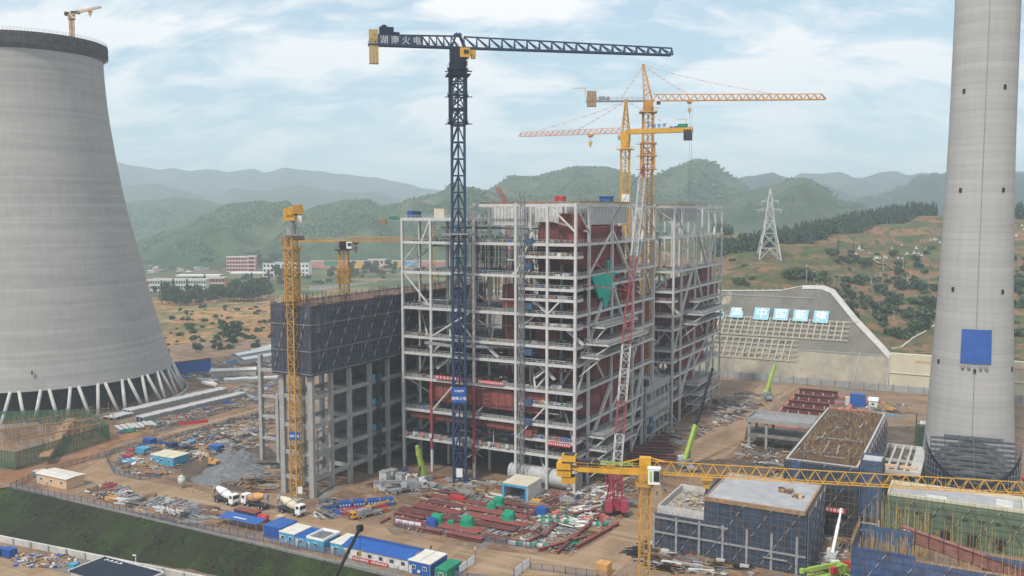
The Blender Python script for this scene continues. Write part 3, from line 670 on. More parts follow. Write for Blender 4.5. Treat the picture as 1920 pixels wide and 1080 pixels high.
        for k, (x, dz) in enumerate(ties):
            m = MB(); q = Vector((x, 0, z+dz)); p_ = Vector((ax, 0, z+apex+.3)); sag = (q-p_).length*.018 if x > 0 else 0; pr = p_
            for i in range(1, 9): kk = i/8; c = p_.lerp(q, kk)-Vector((0, 0, sag*4*kk*(1-kk))); m.bar(pr, c, .13); pr = c
            for i in range(1, 9): c = p_.lerp(q, i/9)-Vector((0, 0, sag*4*i/9*(1-i/9))); m.bar(c-Vector((.6, 0, 0)), c+Vector((.6, 0, 0)), .28)
            part(m, 'tie_bar', C.get('tie', C['jib']))
    m = MB(); tx = Lj*trolley; m.b(tx-1.1, tx+1.1, -jw*.62, jw*.62, z-.75, z-.3); m.b(tx-.7, tx+.7, -jw*.4, jw*.4, z-1.3, z-.7); part(m, 'trolley', C.get('trol', C['jib']))
    m = MB(); m.mat('black')
    for s in (-.5, .5): m.bar((tx+s, 0, z-1), (tx+s*.6, 0, z-hook), .06)
    m.mat(C.get('trol', C['jib'])).b(tx-.6, tx+.6, -.35, .35, z-hook-1.4, z-hook); m.mat('dark').bar((tx, 0, z-hook-1.4), (tx, 0, z-hook-2.4), .25); part(m, 'hook_block')
    return t
def px_world(px, py, Y): return atd(px, py, Y)
def grd(px, Y):                                # ground point at that column and depth
    cy = Y*math.cos(PIT)+H*math.sin(PIT); return ((px-960)/F*cy, Y, 0)
# --- big navy crane
bp = W(-153, 250.5); 
C1 = dict(mast='navy', jib='navy', climb='navy_dark', slew='navy_dark', cj='navy', cw='bamboo', winch='navy_dark', trol='yellow')
c1 = tower_crane('tall navy blue flat-top tower crane with yellow counterweights, before the first boiler frame', (bp.x, bp.y, 0), 134.5, 4.1, R(10.5), 72.5, 28.5, C1, jh=(3.6, 2.3), leg=.62, br=.34, climb=(119, 136.5), bay=5.4, jw=2.4, cw=(3, 10.5, 2.6), trolley=.035, hook=4, cab=0, bulk=1.0, jibz=8.6, kb=True, jstyle='N')
m = MB(); z = 143.1; 
m.mat('navy'); m.bar((-28, 0, z+3.2), (0, 0, z+3.7), .5)
for i in range(12):
    x = -28+i*2.35; hz_ = 3.2+.5*i/12; m.bar((x, -1.2, z+.2), (x, 0, z+hz_), .28); m.bar((x, 1.2, z+.2), (x, 0, z+hz_), .28); m.bar((x, 0, z+hz_), (x+2.3, -1.2, z+.2), .28); m.bar((x, 0, z+hz_), (x+2.3, 1.2, z+.2), .28)
for s in (-1, 1): m.bar((-2, s*1.4, z), (-.4, s*1.2, z+4.6), .45); m.bar((2.4, s*1.4, z), (.4, s*1.2, z+4.6), .45); m.bar((-1.5, s*1.5, z-8), (-1.2, s*1.4, z+.2), .5)
m.b(-1.2, 1.2, -1.2, 1.2, z+3.6, z+4.4); o = m.build('counter_jib_truss', None, c1); o.rotation_euler = (0, 0, R(10.5))
m = MB().mat('navy_dark'); m.b(-25, -20.5, -1.3, 1.3, z+3.2, z+5.6); m.cyl((-23.5, -1.2, z+5.2), (-23.5, 1.2, z+5.2), 1.1, n=12); m.b(-20.5, -18.6, -.7, .7, z+3.2, z+4.2); o = m.build('hoist_unit', None, c1); o.rotation_euler = (0, 0, R(10.5))
m = MB(); m.mat('yellow').b(.4, 3.6, -2.6, 2.2, z-3.2, z-.2); m.b(3.6, 5.6, -2.2, -.6, z-2.4, z-.8); m.mat('ochre').cyl((4.8, -1.4, z-3.5), (4.8, -1.4, z-2.2), .8, n=10); m.mat('glass').b(1.6, 3.2, -2.7, -2.58, z-2.2, z-.9); o = m.build('trolley_platform', None, c1); o.rotation_euler = (0, 0, R(10.5))
m = MB().mat('navy'); m.b(-25.5, -11.3, -1.75, -1.65, z-.3, z+3.1); o = m.build('sign_board', None, c1); o.rotation_euler = (0, 0, R(10.5))
text_part('湖 南 火 电', 2.7, 'light_grey', 'lettering', o, (-18.4, -1.82, z+1.35), (math.pi/2, 0, 0), .05)
m = MB().mat('roof_blue'); k = 2.3; m.b(-k, k, -k-.1, -k, 27.5, 32.8); m.b(k, k+.1, -k, k, 27.5, 32.8); o = m.build('mast_sign', None, c1)
o.rotation_euler = (0, 0, 0); text_part('湖南火电', 1.25, 'white', 'lettering', o, (0, -k-.2, 29.0), (math.pi/2, 0, 0), .03); text_part('中国能建', .8, 'white', 'lettering', o, (0, -k-.2, 31.5), (math.pi/2, 0, 0), .03)
m = MB(); m.b(-1.0, 1.0, -2.45, -2.35, 2.5, 5.5); m.build('notice_board', 'white', c1)
m = MB(); 
m.b(-3.2, 3.2, -3.2, 3.2, 83, 83.5); m.bar((0, 0, 83), (10, 6, 83), .6); m.bar((0, 0, 83), (-6, 9, 83), .6); m.build('tie_in_frame', 'steel_dark', c1); m = MB()
m.bar((2, 2, 45.8), (22, 6, 44.6), .9); m.bar((-2, 2, 45.8), (-12, 8, 46.2), .9); m.build('tie_in_frame', 'steel_dark', c1)
# --- orange crane between the boilers
g1 = grd(1208, 372)
C2 = dict(mast='ochre', jib='orange', climb='orange', slew='ochre', cj='grey', cw='timber', winch='grey', head='orange', tie='pale_pink', trol='orange')
c2 = tower_crane('orange hammerhead tower crane with a leaning mast head, between the two boiler frames', g1, 131.5, 4.0, R(-3.5), 71.5, 25.5, C2, jh=(2.6, 2.2), leg=.5, br=.28, climb=(108, 119), bay=4.2, apex=14.0, aft=-2.2, jw=1.9, cw=(4, 6.2, 3.0), trolley=.235, hook=3, cab=1.1, bulk=.8, jibz=4.6, ties=((51, 2.4), (16.5, 2.4), (-11.5, .6)), cwdrop=.35)
m = MB().mat('yellow'); m.bar((-26, 0, 138), (-26, 0, 142), .3); m.bar((-26, 0, 141.5), (-31, 0, 141.5), .25); o = m.build('service_davit', None, c2); o.rotation_euler = (0, 0, R(-3.5))
m = MB().mat('black')
for s in (0, .9): m.bar((17+s, 0, 133), (17+s, 0, 93), .07)
o = m.build('hoist_rope', None, c2); o.rotation_euler = (0, 0, R(-3.5))
# --- yellow crane
g2 = grd(1167, 352)
C3 = dict(mast='yellow', jib='pale_pink', climb='yellow', slew='yellow', cj='yellow', cw='dark', winch='blue', head='ochre', tie='pale_pink', trol='yellow')
c3 = tower_crane('yellow tower crane with a pale pink jib reaching left, behind the first boiler roof', g2, 115.0, 3.2, R(158.5), 44.5, 26, C3, jh=(2.0, 1.6), leg=.42, br=.24, bay=3.4, apex=12.0, jw=1.6, cw=(3, 4.0, 2.8), trolley=.32, hook=3, cab=.9, bulk=.85, jibz=6.3, ties=((38, 1.8), (20, 1.8), (-20, .5)), cwdrop=.9)
m = MB().mat('yellow'); z = 121.3; m.bar((0, -1.0, z+.3), (-26, -1.0, z+.3), .5, 1.7); m.bar((0, 1.0, z+.3), (-26, 1.0, z+.3), .5, 1.7); m.mat('green').b(-24, -20.5, -1, 1, z+1.2, z+2.6); m.mat('yellow').bar((-23.5, 0, z+2), (-23.5, 0, z+4.5), .2); m.bar((-23.5, 0, z+4.4), (-20, 0, z+4.4), .2)
o = m.build('walkway_beam', None, c3); o.rotation_euler = (0, 0, R(158.5)); text_part('中 国 能 建', 1.5, 'blue', 'lettering', o, (-12.5, 1.35, z+2.1), (math.pi/2, 0, math.pi), .05)
m = MB().mat('white'); m.b(-1.4, 1.4, -1.8, -1.7, 94.5, 97.5); m.build('notice_board', None, c3)
# --- left yellow crane, jib pointing away
g3 = W(-189.6, 211.6)
C4 = dict(mast='ochre', jib='ochre', climb='ochre', slew='grey', cj='yellow', cw='yellow', winch='dark', trol='ochre')
c4 = tower_crane('yellow tower crane, jib turned away from us, before the netted concrete frame', (g3.x, g3.y, 0), 83.5, 2.5, R(100), 46, 9.5, C4, jh=(1.8, 1.3), leg=.32, br=.17, climb=(63, 79.5), bay=2.7, jw=1.5, cw=(3, 3.6, 3.2), trolley=.4, hook=10, cab=.95, bulk=.9, jibz=6, cwdrop=.45, mast_rot=-A)
m = MB().mat('roof_blue'); k = 1.5; m.b(-k, k+.5, -k-.08, -k, 19.3, 21.9); o = m.build('mast_sign', None, c4); o.rotation_euler = (0, 0, -R(8)); text_part('湖南火电', .8, 'white', 'lettering', o, (.2, -k-.15, 20.5), (math.pi/2, 0, 0), .02)
m = MB().mat('white'); m.b(.2, 2.2, -1.7, -1.62, 2.2, 4.4); m.build('notice_board', None, c4)
m = MB().mat('ochre'); z = 89.5
for i in range(4): m.b(-9-i*.05, -4.5, -1.8+i*.9, -1.2+i*.9, z+1.0, z+3.2-i*.2)
m.mat('ochre').b(-10.5, -6, -1.6, 1.6, z+.4, z+2.2); m.mat('black').b(-4, -1, -1.0, 1.0, z-.2, z+2.0); o = m.build('ballast_frame', None, c4); o.rotation_euler = (0, 0, R(115))
# --- crane behind the netted frame
g4 = W(-205, 256)
C5 = dict(mast='ochre', jib='ochre', climb='ochre', slew='black', cj='ochre', cw='timber', winch='dark', trol='rust')
c5 = tower_crane('lower yellow flat-top tower crane rising behind the netted concrete frame', (g4.x, g4.y, 0), 77.0, 3.0, R(-2), 49, 23.0, C5, jh=(1.7, 1.2), leg=.34, br=.17, climb=(65, 70), bay=3.0, jw=1.5, cw=(3, 3.4, 3.0), trolley=.09, hook=2, cab=.9, bulk=.75, jibz=3.0, cwdrop=.55)
# --- far crane behind the left bay
g5 = grd(812, 420)
C6 = dict(mast='ochre', jib='grey', climb='ochre', slew='grey', cj='grey', cw='timber', winch='green', trol='grey')
c6 = tower_crane('distant tower crane whose counterweight shows left of the first boiler frame', g5, 84.5, 2.4, R(-4), 30, 24.5, C6, jh=(1.6, 1.2), leg=.25, br=.13, bay=2.6, jw=1.4, cw=(3, 2.6, 2.4), trolley=.5, hook=3, cab=0, jibz=2.2, cwdrop=.7)
# --- small crane inside the cooling tower
q = px_world(135, 60, 470); C7 = dict(mast='ochre', jib='orange', slew='ochre', cj='ochre', cw='dark', trol='orange')
c7 = tower_crane('small orange crane poking above the rim of the cooling tower', (q.x, q.y, 0), 190.0, 1.7, R(6), 15.5, 3.4, C7, jh=(1.4, .8), leg=.28, br=.16, bay=2.4, jw=1.1, cw=(2, 1.8, 1.8), trolley=.6, hook=1, cab=.7, jibz=2, cwdrop=.3, bulk=1.3)
for o in kids(c7):
    if o.name.startswith('jib'): o.rotation_euler = (0, -R(15), R(6)); o.location = (math.sin(R(15))*192*math.cos(R(6)), math.sin(R(15))*192*math.sin(R(6)), 192*(1-math.cos(R(15))))
    if o.name.startswith(('trolley', 'hook')): o.location = (0, 0, 2.4)
# --- foreground yellow crane
g6 = (25.9, 170.0, 0); ZA = R(-11.5)
C8 = dict(mast='ochre', jib='yellow', climb='ochre', slew='ochre', cj='yellow', cw='yellow', winch='dark', trol='ochre')
c8 = tower_crane('nearest yellow tower crane with a white cab, its jib crossing the lower right', g6, 37.6, 1.9, ZA, 78, 15.6, C8, jh=(2.3, 2.1), leg=.2, br=.095, bay=2.3, jw=1.5, cw=(1, 1, 1), trolley=.15, hook=1, cab=0, bulk=1.0, jibz=2.2)
z = 39.8
m = MB()
for i, (dz, wy) in enumerate(((-2.9, 2.2), (-1.5, 2.6), (0.0, 3.2), (1.5, 2.2))):
    for k in range(5): m.mat('yellow').b(-16.3+k*.56-(.9 if i in (1, 2) else 0), -15.8+k*.56-(.9 if i in (1, 2) else 0)+.03, -wy/2, wy/2, z+dz, z+dz+1.25)
    m.mat('dark').b(-15.8-(.4 if i in (1, 2) else 0), -13.8, -wy/2+.15, wy/2-.15, z+dz+1.25, z+dz+1.45)
m.mat('light_grey').b(-15.2, -14.6, -.4, .4, z-4.2, z-2.6)
o = m.build('counterweight_stack', None, c8); o.rotation_euler = (0, 0, ZA)
m = MB(); m.mat('white'); m.b(.7, 2.9, -2.9, -1.2, z-1.5, z+1.5); m.b(.55, 3.05, -3.0, -1.1, z+1.5, z+1.62)
o = m.build('operator_cab', None, c8); o.rotation_euler = (0, 0, ZA)
m = MB(); m.b(1.75, 2.85, -2.96, -2.9, z-.9, z+1.2); m.b(2.9, 2.96, -2.8, -1.3, z-.9, z+1.3); m.build('cab_window', 'glass', o)
m = MB(); m.b(1.05, 1.45, -2.96, -2.9, z-1.0, z+1.1); m.build('green_stripe', 'lime', o)
m = MB(); m.b(-8.8, -2.4, -1.02, -.96, z+1.05, z+1.17); o = m.build('lettering_frame', 'dark', c8); o.rotation_euler = (0, 0, ZA)
text_part('ZOOMLION', 1.05, 'lime', 'lettering', o, (-5.4, -1.05, z+1.7), (math.pi/2, 0, 0), .05, sx=1.1)
m = MB(); m.mat('yellow').b(-1.1, 1.1, -.8, .8, z-.4, z+3.0); m.bar((-9, 0, z+.4), (0, 0, z+2.9), .22); m.bar((0, .7, z+2.9), (4, 0, z+2.3), .2); m.bar((-13, -.75, z+.05), (-1, -.75, z+.05), .5, .9); m.bar((-13, .75, z+.05), (-1, .75, z+.05), .5, .9)
o = m.build('tower_top', None, c8); o.rotation_euler = (0, 0, ZA)
# ================================================================ MOBILE CRANES AND LORRIES
def wheels(par, xs, w_, r, mt='rubber'):
    for x in xs:
        for s in (-1, 1):
            m = MB().mat('rubber'); m.cyl((x, s*w_, r), (x, s*(w_-.45), r), r, n=14); o = m.build('wheel', None, par)
            m = MB(); m.cyl((x, s*(w_+.03), r), (x, s*(w_-.1), r), r*.5, n=8); m.build('rim', 'light_grey', o)
def mixer(label, loc, rot, drum='white', stripe=None, world=False):
    t = thing('mixer_truck', label, 'mixer truck', loc, rot, 'concrete mixer trucks on the dirt road')
    m = MB().mat('dark'); m.b(-4.6, 3.2, -.5, .5, .8, 1.2); m.b(-4.6, 3.0, -1.1, 1.1, 1.15, 1.35); m.build('chassis', None, t)
    m = MB().mat('white'); m.xprism([(-1.2, .75), (1.2, .75), (1.2, 2.3), (1.1, 3.3), (-1.1, 3.3), (-1.2, 2.3)], 3.0, 4.9); m.b(2.9, 3.0, -1.1, 1.1, 1.4, 3.2); c = m.build('cab', None, t)
    m = MB(); m.b(4.9, 4.94, -1.05, 1.05, 2.1, 3.05); m.b(3.4, 4.5, -1.225, -1.2, 2.2, 3.0); m.b(3.4, 4.5, 1.2, 1.225, 2.2, 3.0); m.build('windscreen', 'glass', c)
    m = MB(); m.b(4.9, 5.0, -1.2, 1.2, .65, 1.15); m.build('bumper', 'dark', c)
    for s in (-.85, .85): m = MB(); m.b(5.0, 5.03, s-.2, s+.2, .8, 1.0); m.build('headlight', 'litter', c)
    m = MB(); pr_ = [(.5, -.2), (.85, .1), (1.15, 1.2), (1.25, 2.4), (1.2, 3.6), (.95, 5.0), (.6, 6.2), (.55, 6.4)]
    d = Vector((-1, 0, .26)).normalized(); o0 = Vector((2.5, 0, 2.25)); a = Vector((0, 1, 0)); c_v = d.cross(a)
    n = 16
    for r, s in pr_:
        for i in range(n): th = 2*math.pi*i/n; m.v.append(tuple(o0+d*s+a*(r*math.cos(th))+c_v*(r*math.sin(th))))
    for j in range(len(pr_)-1):
        for i in range(n): m.f.append((j*n+i, j*n+(i+1) % n, (j+1)*n+(i+1) % n, (j+1)*n+i)); m.mi.append(0)
    m.f.append(tuple(range(n))); m.mi.append(0); m.f.append(tuple((len(pr_)-1)*n+i for i in range(n-1, -1, -1))); m.mi.append(0)
    dr = m.build('drum', drum, t, smooth=True)
    m = MB(); p0 = o0+d*3.0
    for i in range(n):
        th, t2 = 2*math.pi*i/n, 2*math.pi*(i+1)/n; q1 = p0+d*(.9*math.sin(th*1)); q2 = p0+d*(.9*math.sin(t2)); m.bar(q1+a*(1.25*math.cos(th))+c_v*(1.25*math.sin(th)), q2+a*(1.25*math.cos(t2))+c_v*(1.25*math.sin(t2)), .14)
    m.build('drum_stripe', 'blue' if stripe is None else stripe, dr)
    m = MB(); m.xprism([(-.6, 3.5), (.6, 3.5), (.4, 4.4), (-.4, 4.4)], -4.9, -3.9); m.bar((-4.6, -.8, 1.3), (-4.3, -.6, 3.6), .12); m.bar((-4.6, .8, 1.3), (-4.3, .6, 3.6), .12); m.bar((-4.6, 0, 3.3), (-5.4, 0, 1.7), .45, .12); m.build('chute', 'grey', t)
    wheels(t, (-3.6, -2.3, 2.0, 3.9), 1.2, .52); t.scale = (1.08,)*3; return t
q = at(423, 943); mixer('white concrete mixer truck on the dirt road, nearest the gravel heap', (q[0], q[1], .05), R(-8), 'white')
q = at(545, 963); mixer('cream drum concrete mixer truck at the foot of the left yellow crane', (q[0], q[1], .05), R(-6), 'cream', 'rust')
q = at(480, 951); t = mixer('white truck with an orange and blue load, between the two concrete mixer trucks', (q[0], q[1], .05), R(176), 'orange', 'blue')
def tele_crane(label, loc, rot, boom_az, elev, length, body='grey', boomc='lime', cabc='white', ext=.5, extc=None, truck=True, world=False, thick=1.0, sc_=1.0, cat='mobile crane', rear=True):
    t = thing('truck_crane' if truck else 'crawler_crane', label, cat, loc, rot, world=world)
    m = MB().mat(body); m.b(-6.2, 5.0, -1.35, 1.35, 1.0, 1.65); m.mat('dark').b(-6, 5, -1.2, 1.2, .6, 1.0); m.build('chassis', None, t)
    m = MB().mat(cabc); m.xprism([(-1.3, .8), (1.3, .8), (1.3, 2.2), (1.2, 2.9), (-1.2, 2.9), (-1.3, 2.2)], 5.0, 6.9); c = m.build('cab', None, t)
    m = MB(); m.b(6.9, 6.94, -1.1, 1.1, 1.8, 2.7); m.b(5.4, 6.6, -1.33, -1.3, 1.9, 2.6); m.b(5.4, 6.6, 1.3, 1.33, 1.9, 2.6); m.build('windscreen', 'glass', c)
    m = MB().mat(body)
    for x in (-4.8, 3.2):
        for s in (-1, 1): m.bar((x, s*1.2, .9), (x, s*3.4, .9), .3); m.bar((x, s*3.4, .9), (x, s*3.4, .12), .22); m.b(x-.4, x+.4, s*3.4-.4, s*3.4+.4, .02, .14)
    m.build('outrigger', None, t)
    wheels(t, (-5.2, -3.9, -2.6, 1.5, 2.9, 4.3), 1.3, .58)
    ca, sa = math.cos(boom_az), math.sin(boom_az)
    m = MB().mat(body); m.box((-.8*ca, -.8*sa, 2.5), 4.6, 2.5, 1.6, boom_az); m.box((-3.4*ca, -3.4*sa, 2.3), 1.2, 2.9, 1.4, boom_az)
    sup = m.build('superstructure', None, t)
    m = MB(); p_ = Vector((1.3*ca-1.5*sa, 1.3*sa+1.5*ca, 2.8)); m.box(p_, 1.7, .9, 1.6, boom_az); cb_ = m.build('operator_cab', cabc, sup)
    d = Vector((ca*math.cos(elev), sa*math.cos(elev), math.sin(elev))); o0 = Vector((-1.2*ca, -1.2*sa, 3.2)); a = o0+d*length*(1-ext); 
    m = MB().mat(boomc); m.bar(o0, a, 1.0*thick, 1.25*thick); m.build('boom', None, t)
    m = MB().mat(extc or boomc); b_ = o0+d*length*(1-ext*.5); m.bar(a, b_, .78*thick, .95*thick); m.bar(b_, o0+d*length, .6*thick, .72*thick); tip = o0+d*length; m.box(tip, .9, .8, 1.1, boom_az); m.build('boom_extension', None, t)
    m = MB().mat('dark'); m.cyl(o0+Vector((ca*2.6, sa*2.6, -1.2)), o0+d*(length*(1-ext)*.55)-Vector((0, 0, .5)), .28, n=8); m.build('boom_cylinder', None, t)
    m = MB().mat('black'); m.bar(tip, tip-Vector((0, 0, min(4, length*.2))), .07); m.mat('yellow').box(tip-Vector((0, 0, min(4, length*.2)+.4)), .5, .4, .9); m.build('hook_block', None, t)
    if sc_ != 1: t.scale = (sc_,)*3
    return t
def boom_to(p0, p1):
    d = Vector(p1)-Vector(p0); return math.atan2(d.y, d.x), math.atan2(d.z, math.hypot(d.x, d.y)), d.length
def tele_px(label, bx, by, tx, ty, dY, rot, **kw):
    g_ = wat(bx, by); tip = atd(tx, ty, g_.y+dY); az, el, ln = boom_to((g_.x, g_.y, 3.2), tip)
    return tele_crane(label, (g_.x, g_.y, .05), rot, az-rot, el, ln+1.2, world=True, **kw)
tele_px('lime green boom crane standing before the boiler frame, left of the navy crane', 790, 912, 779, 846, -2, R(150), ext=.12, thick=1.15)
tele_px('lime green mobile crane near the concrete slope, its short boom raised', 1440, 748, 1455, 686, 4, R(80), ext=.1, thick=1.25)
tele_px('mobile crane with lime boom and long black extension, before the second boiler frame', 1288, 878, 1337, 698, 12, R(100), ext=.62, extc='black', thick=1.2)
tele_px('white truck crane with a white boom, in the lane between the sheeted buildings', 1562, 1056, 1579, 952, 8, R(75)+math.pi, ext=.35, boomc='white', body='light_grey', thick=.8, sc_=.9)
# yellow truck crane, boom lowered, red container alongside
q = wat(688, 968)
tele_crane('yellow truck crane with its boom lowered, beside the stacked blue tanks', (q.x, q.y, .05), R(218), R(180), R(4), 10.5, boomc='ochre', body='grey', cabc='yellow', ext=.1, thick=.65, world=True, sc_=.78)
q = wat(762, 922)
tele_crane('grey truck crane folded for travel, left of the red steel yard', (q.x, q.y, .05), R(25), R(180), R(6), 11.5, boomc='grey', body='grey', cabc='light_grey', ext=.2, thick=.8, world=True)
q = wat(1555, 1078)
tele_crane('lime truck crane with a red cab half cut off by the bottom edge', (q.x, q.y-2, .05), R(30), R(180), R(4), 12, boomc='lime', body='lime', cabc='red', ext=.2, thick=.8, world=True)
# black telescopic boom rising from below the frame
tp = atd(679, 997, 150); bs = Vector((-38, 118, -6.0)); bs = Vector((-45, 122, -6.0))
az, el, ln = boom_to((bs.x, bs.y, -2.8), tp)
tele_crane('black telescopic boom reaching up in front of the grass bank', (bs.x, bs.y, -5.95), R(20), az-R(20), el, ln+1, boomc='black', body='grey', cabc='white', ext=.6, thick=.62, world=True)
# red lattice crawler crane
q = wat(1153, 962); t = thing('crawler_crane', 'crimson crawler crane with red and white lattice boom rising over the first boiler', 'crawler crane', (q.x, q.y, .05), 0, world=True)
for s in (-1, 1):
    m = MB().mat('dark'); m.xprism([(-4.6, .5), (-4.1, 0), (4.1, 0), (4.6, .5), (4.6, .9), (4.1, 1.4), (-4.1, 1.4), (-4.6, .9)], s*2.9-.6, s*2.9+.6); m.build('crawler_track', None, t)
m = MB().mat('crimson'); m.b(-2.4, 2.4, -2.2, 2.8, 1.4, 3.4); m.b(-3.3, -1.3, -4.6, -2.0, 1.6, 5.0); m.b(1.3, 3.3, -4.6, -2.0, 1.6, 5.0); m.b(2.0, 3.2, 1, 3.2, 1.8, 4.0); m.build('housing', None, t)
m = MB().mat('crimson')
kink = atd(1182, 545, q.y+22)-Vector((q.x, q.y, 0)); foot = Vector((0, 1.5, 3.0))
def lattice_boom(m, p, q_, w_, n, cols, leg=.2, br=.11):
    p, q_ = Vector(p), Vector(q_); d = (q_-p).normalized(); s1 = d.cross(Vector((0, 1, 0))).normalized(); s2 = d.cross(s1).normalized(); pr = None
    for i in range(n+1):
        k = i/n; c = p.lerp(q_, k); hw = w_/2*min(1, .35+k*6, .35+(1-k)*6); m.mat(cols[min(len(cols)-1, int(k*len(cols)))])
        c4 = [c+s1*hw*a+s2*hw*b_ for a, b_ in ((-1, -1), (1, -1), (1, 1), (-1, 1))]
        if pr:
            for a in range(4): m.bar(pr[a], c4[a], leg); m.bar(pr[a], c4[(a+1) % 4] if i % 2 else c4[a], br); m.bar(pr[(a+1) % 4] if not i % 2 else pr[a], c4[a] if not i % 2 else c4[(a+1) % 4], br)
        for a in range(4): m.bar(c4[a], c4[(a+1) % 4], br)
        pr = c4
m = MB(); lattice_boom(m, foot, kink, 2.5, 26, ['boom_red', 'boom_red', 'steel', 'steel', 'boom_red', 'boom_red', 'steel', 'steel', 'steel', 'boom_red', 'boom_red', 'boom_red'], .2, .11); m.build('main_boom', None, t)
top = atd(1206, 312, q.y+36)-Vector((q.x, q.y, 0))
m = MB(); lattice_boom(m, kink, top, 1.9, 30, ['boom_red', 'boom_red', 'boom_red', 'steel', 'steel', 'steel', 'steel', 'steel', 'steel', 'steel', 'boom_red'], .16, .085); m.build('luffing_jib', None, t)
m = MB().mat('boom_red'); st_ = kink+Vector((-13, -2, 10)); st2 = kink+Vector((-15, -2, 2)); m.bar(kink, st_, .3); m.bar(kink, st2, .28); m.bar(st_, st2, .12); m.mat('black')
m.bar(st_, top, .09); m.bar(st2, (0, 2.5, 4), .09); m.bar(st_, st2, .09); m.bar(top, kink+Vector((2, 0, 0)), .05); m.build('strut_and_pendants', None, t)
m = MB().mat('crimson')
for s in (-1, 1): m.bar((s*2.2, 2.5, 3.2), (s*1.6, -3.5, 14), .4); m.bar((s*2.0, -2.5, 3.0), (s*1.6, -3.5, 14), .3)
for i in range(7): m.bar((-2+i*.6, -1.5, 3), (-3.0+i*.9, 0+.4*i, 12.5+(i % 3)), .22); m.bar((-2.2, -2+.5*i, 3+i*1.5), (2.2, -1.8+.4*i, 4.4+i*1.3), .18)
m.build('gantry', None, t)
# red boom tip poking above the roofs
q = W(-140, 318); e = atd(932, 352, q.y); 
t = thing('crawler_crane', 'red lattice crane tip poking above the first boiler roof on the left', 'crawler crane', (q.x, q.y, 0), 0, world=True)
b0 = atd(948, 378, q.y)-Vector((q.x, q.y, 0)); e = e-Vector((q.x, q.y, 0)); m = MB(); lo = b0+(b0-e).normalized()*2; lattice_boom(m, lo, e, 1.6, 8, ['red']); lattice_boom(m, (lo.x, lo.y, 0), lo, 1.6, 26, ['red']); m.build('boom', None, t)
# red boom and yellow jumble at the right edge
q = wat(1893, 905); e = atd(1906, 838, q.y+2)
az, el, ln = boom_to((q.x, q.y, 3.2), e)
tele_crane('red boom crane beside the chimney foot at the right edge', (q.x, q.y, .05), R(200), az-R(200), el, ln, boomc='red', body='red', cabc='yellow', ext=.3, thick=1.3, world=True)
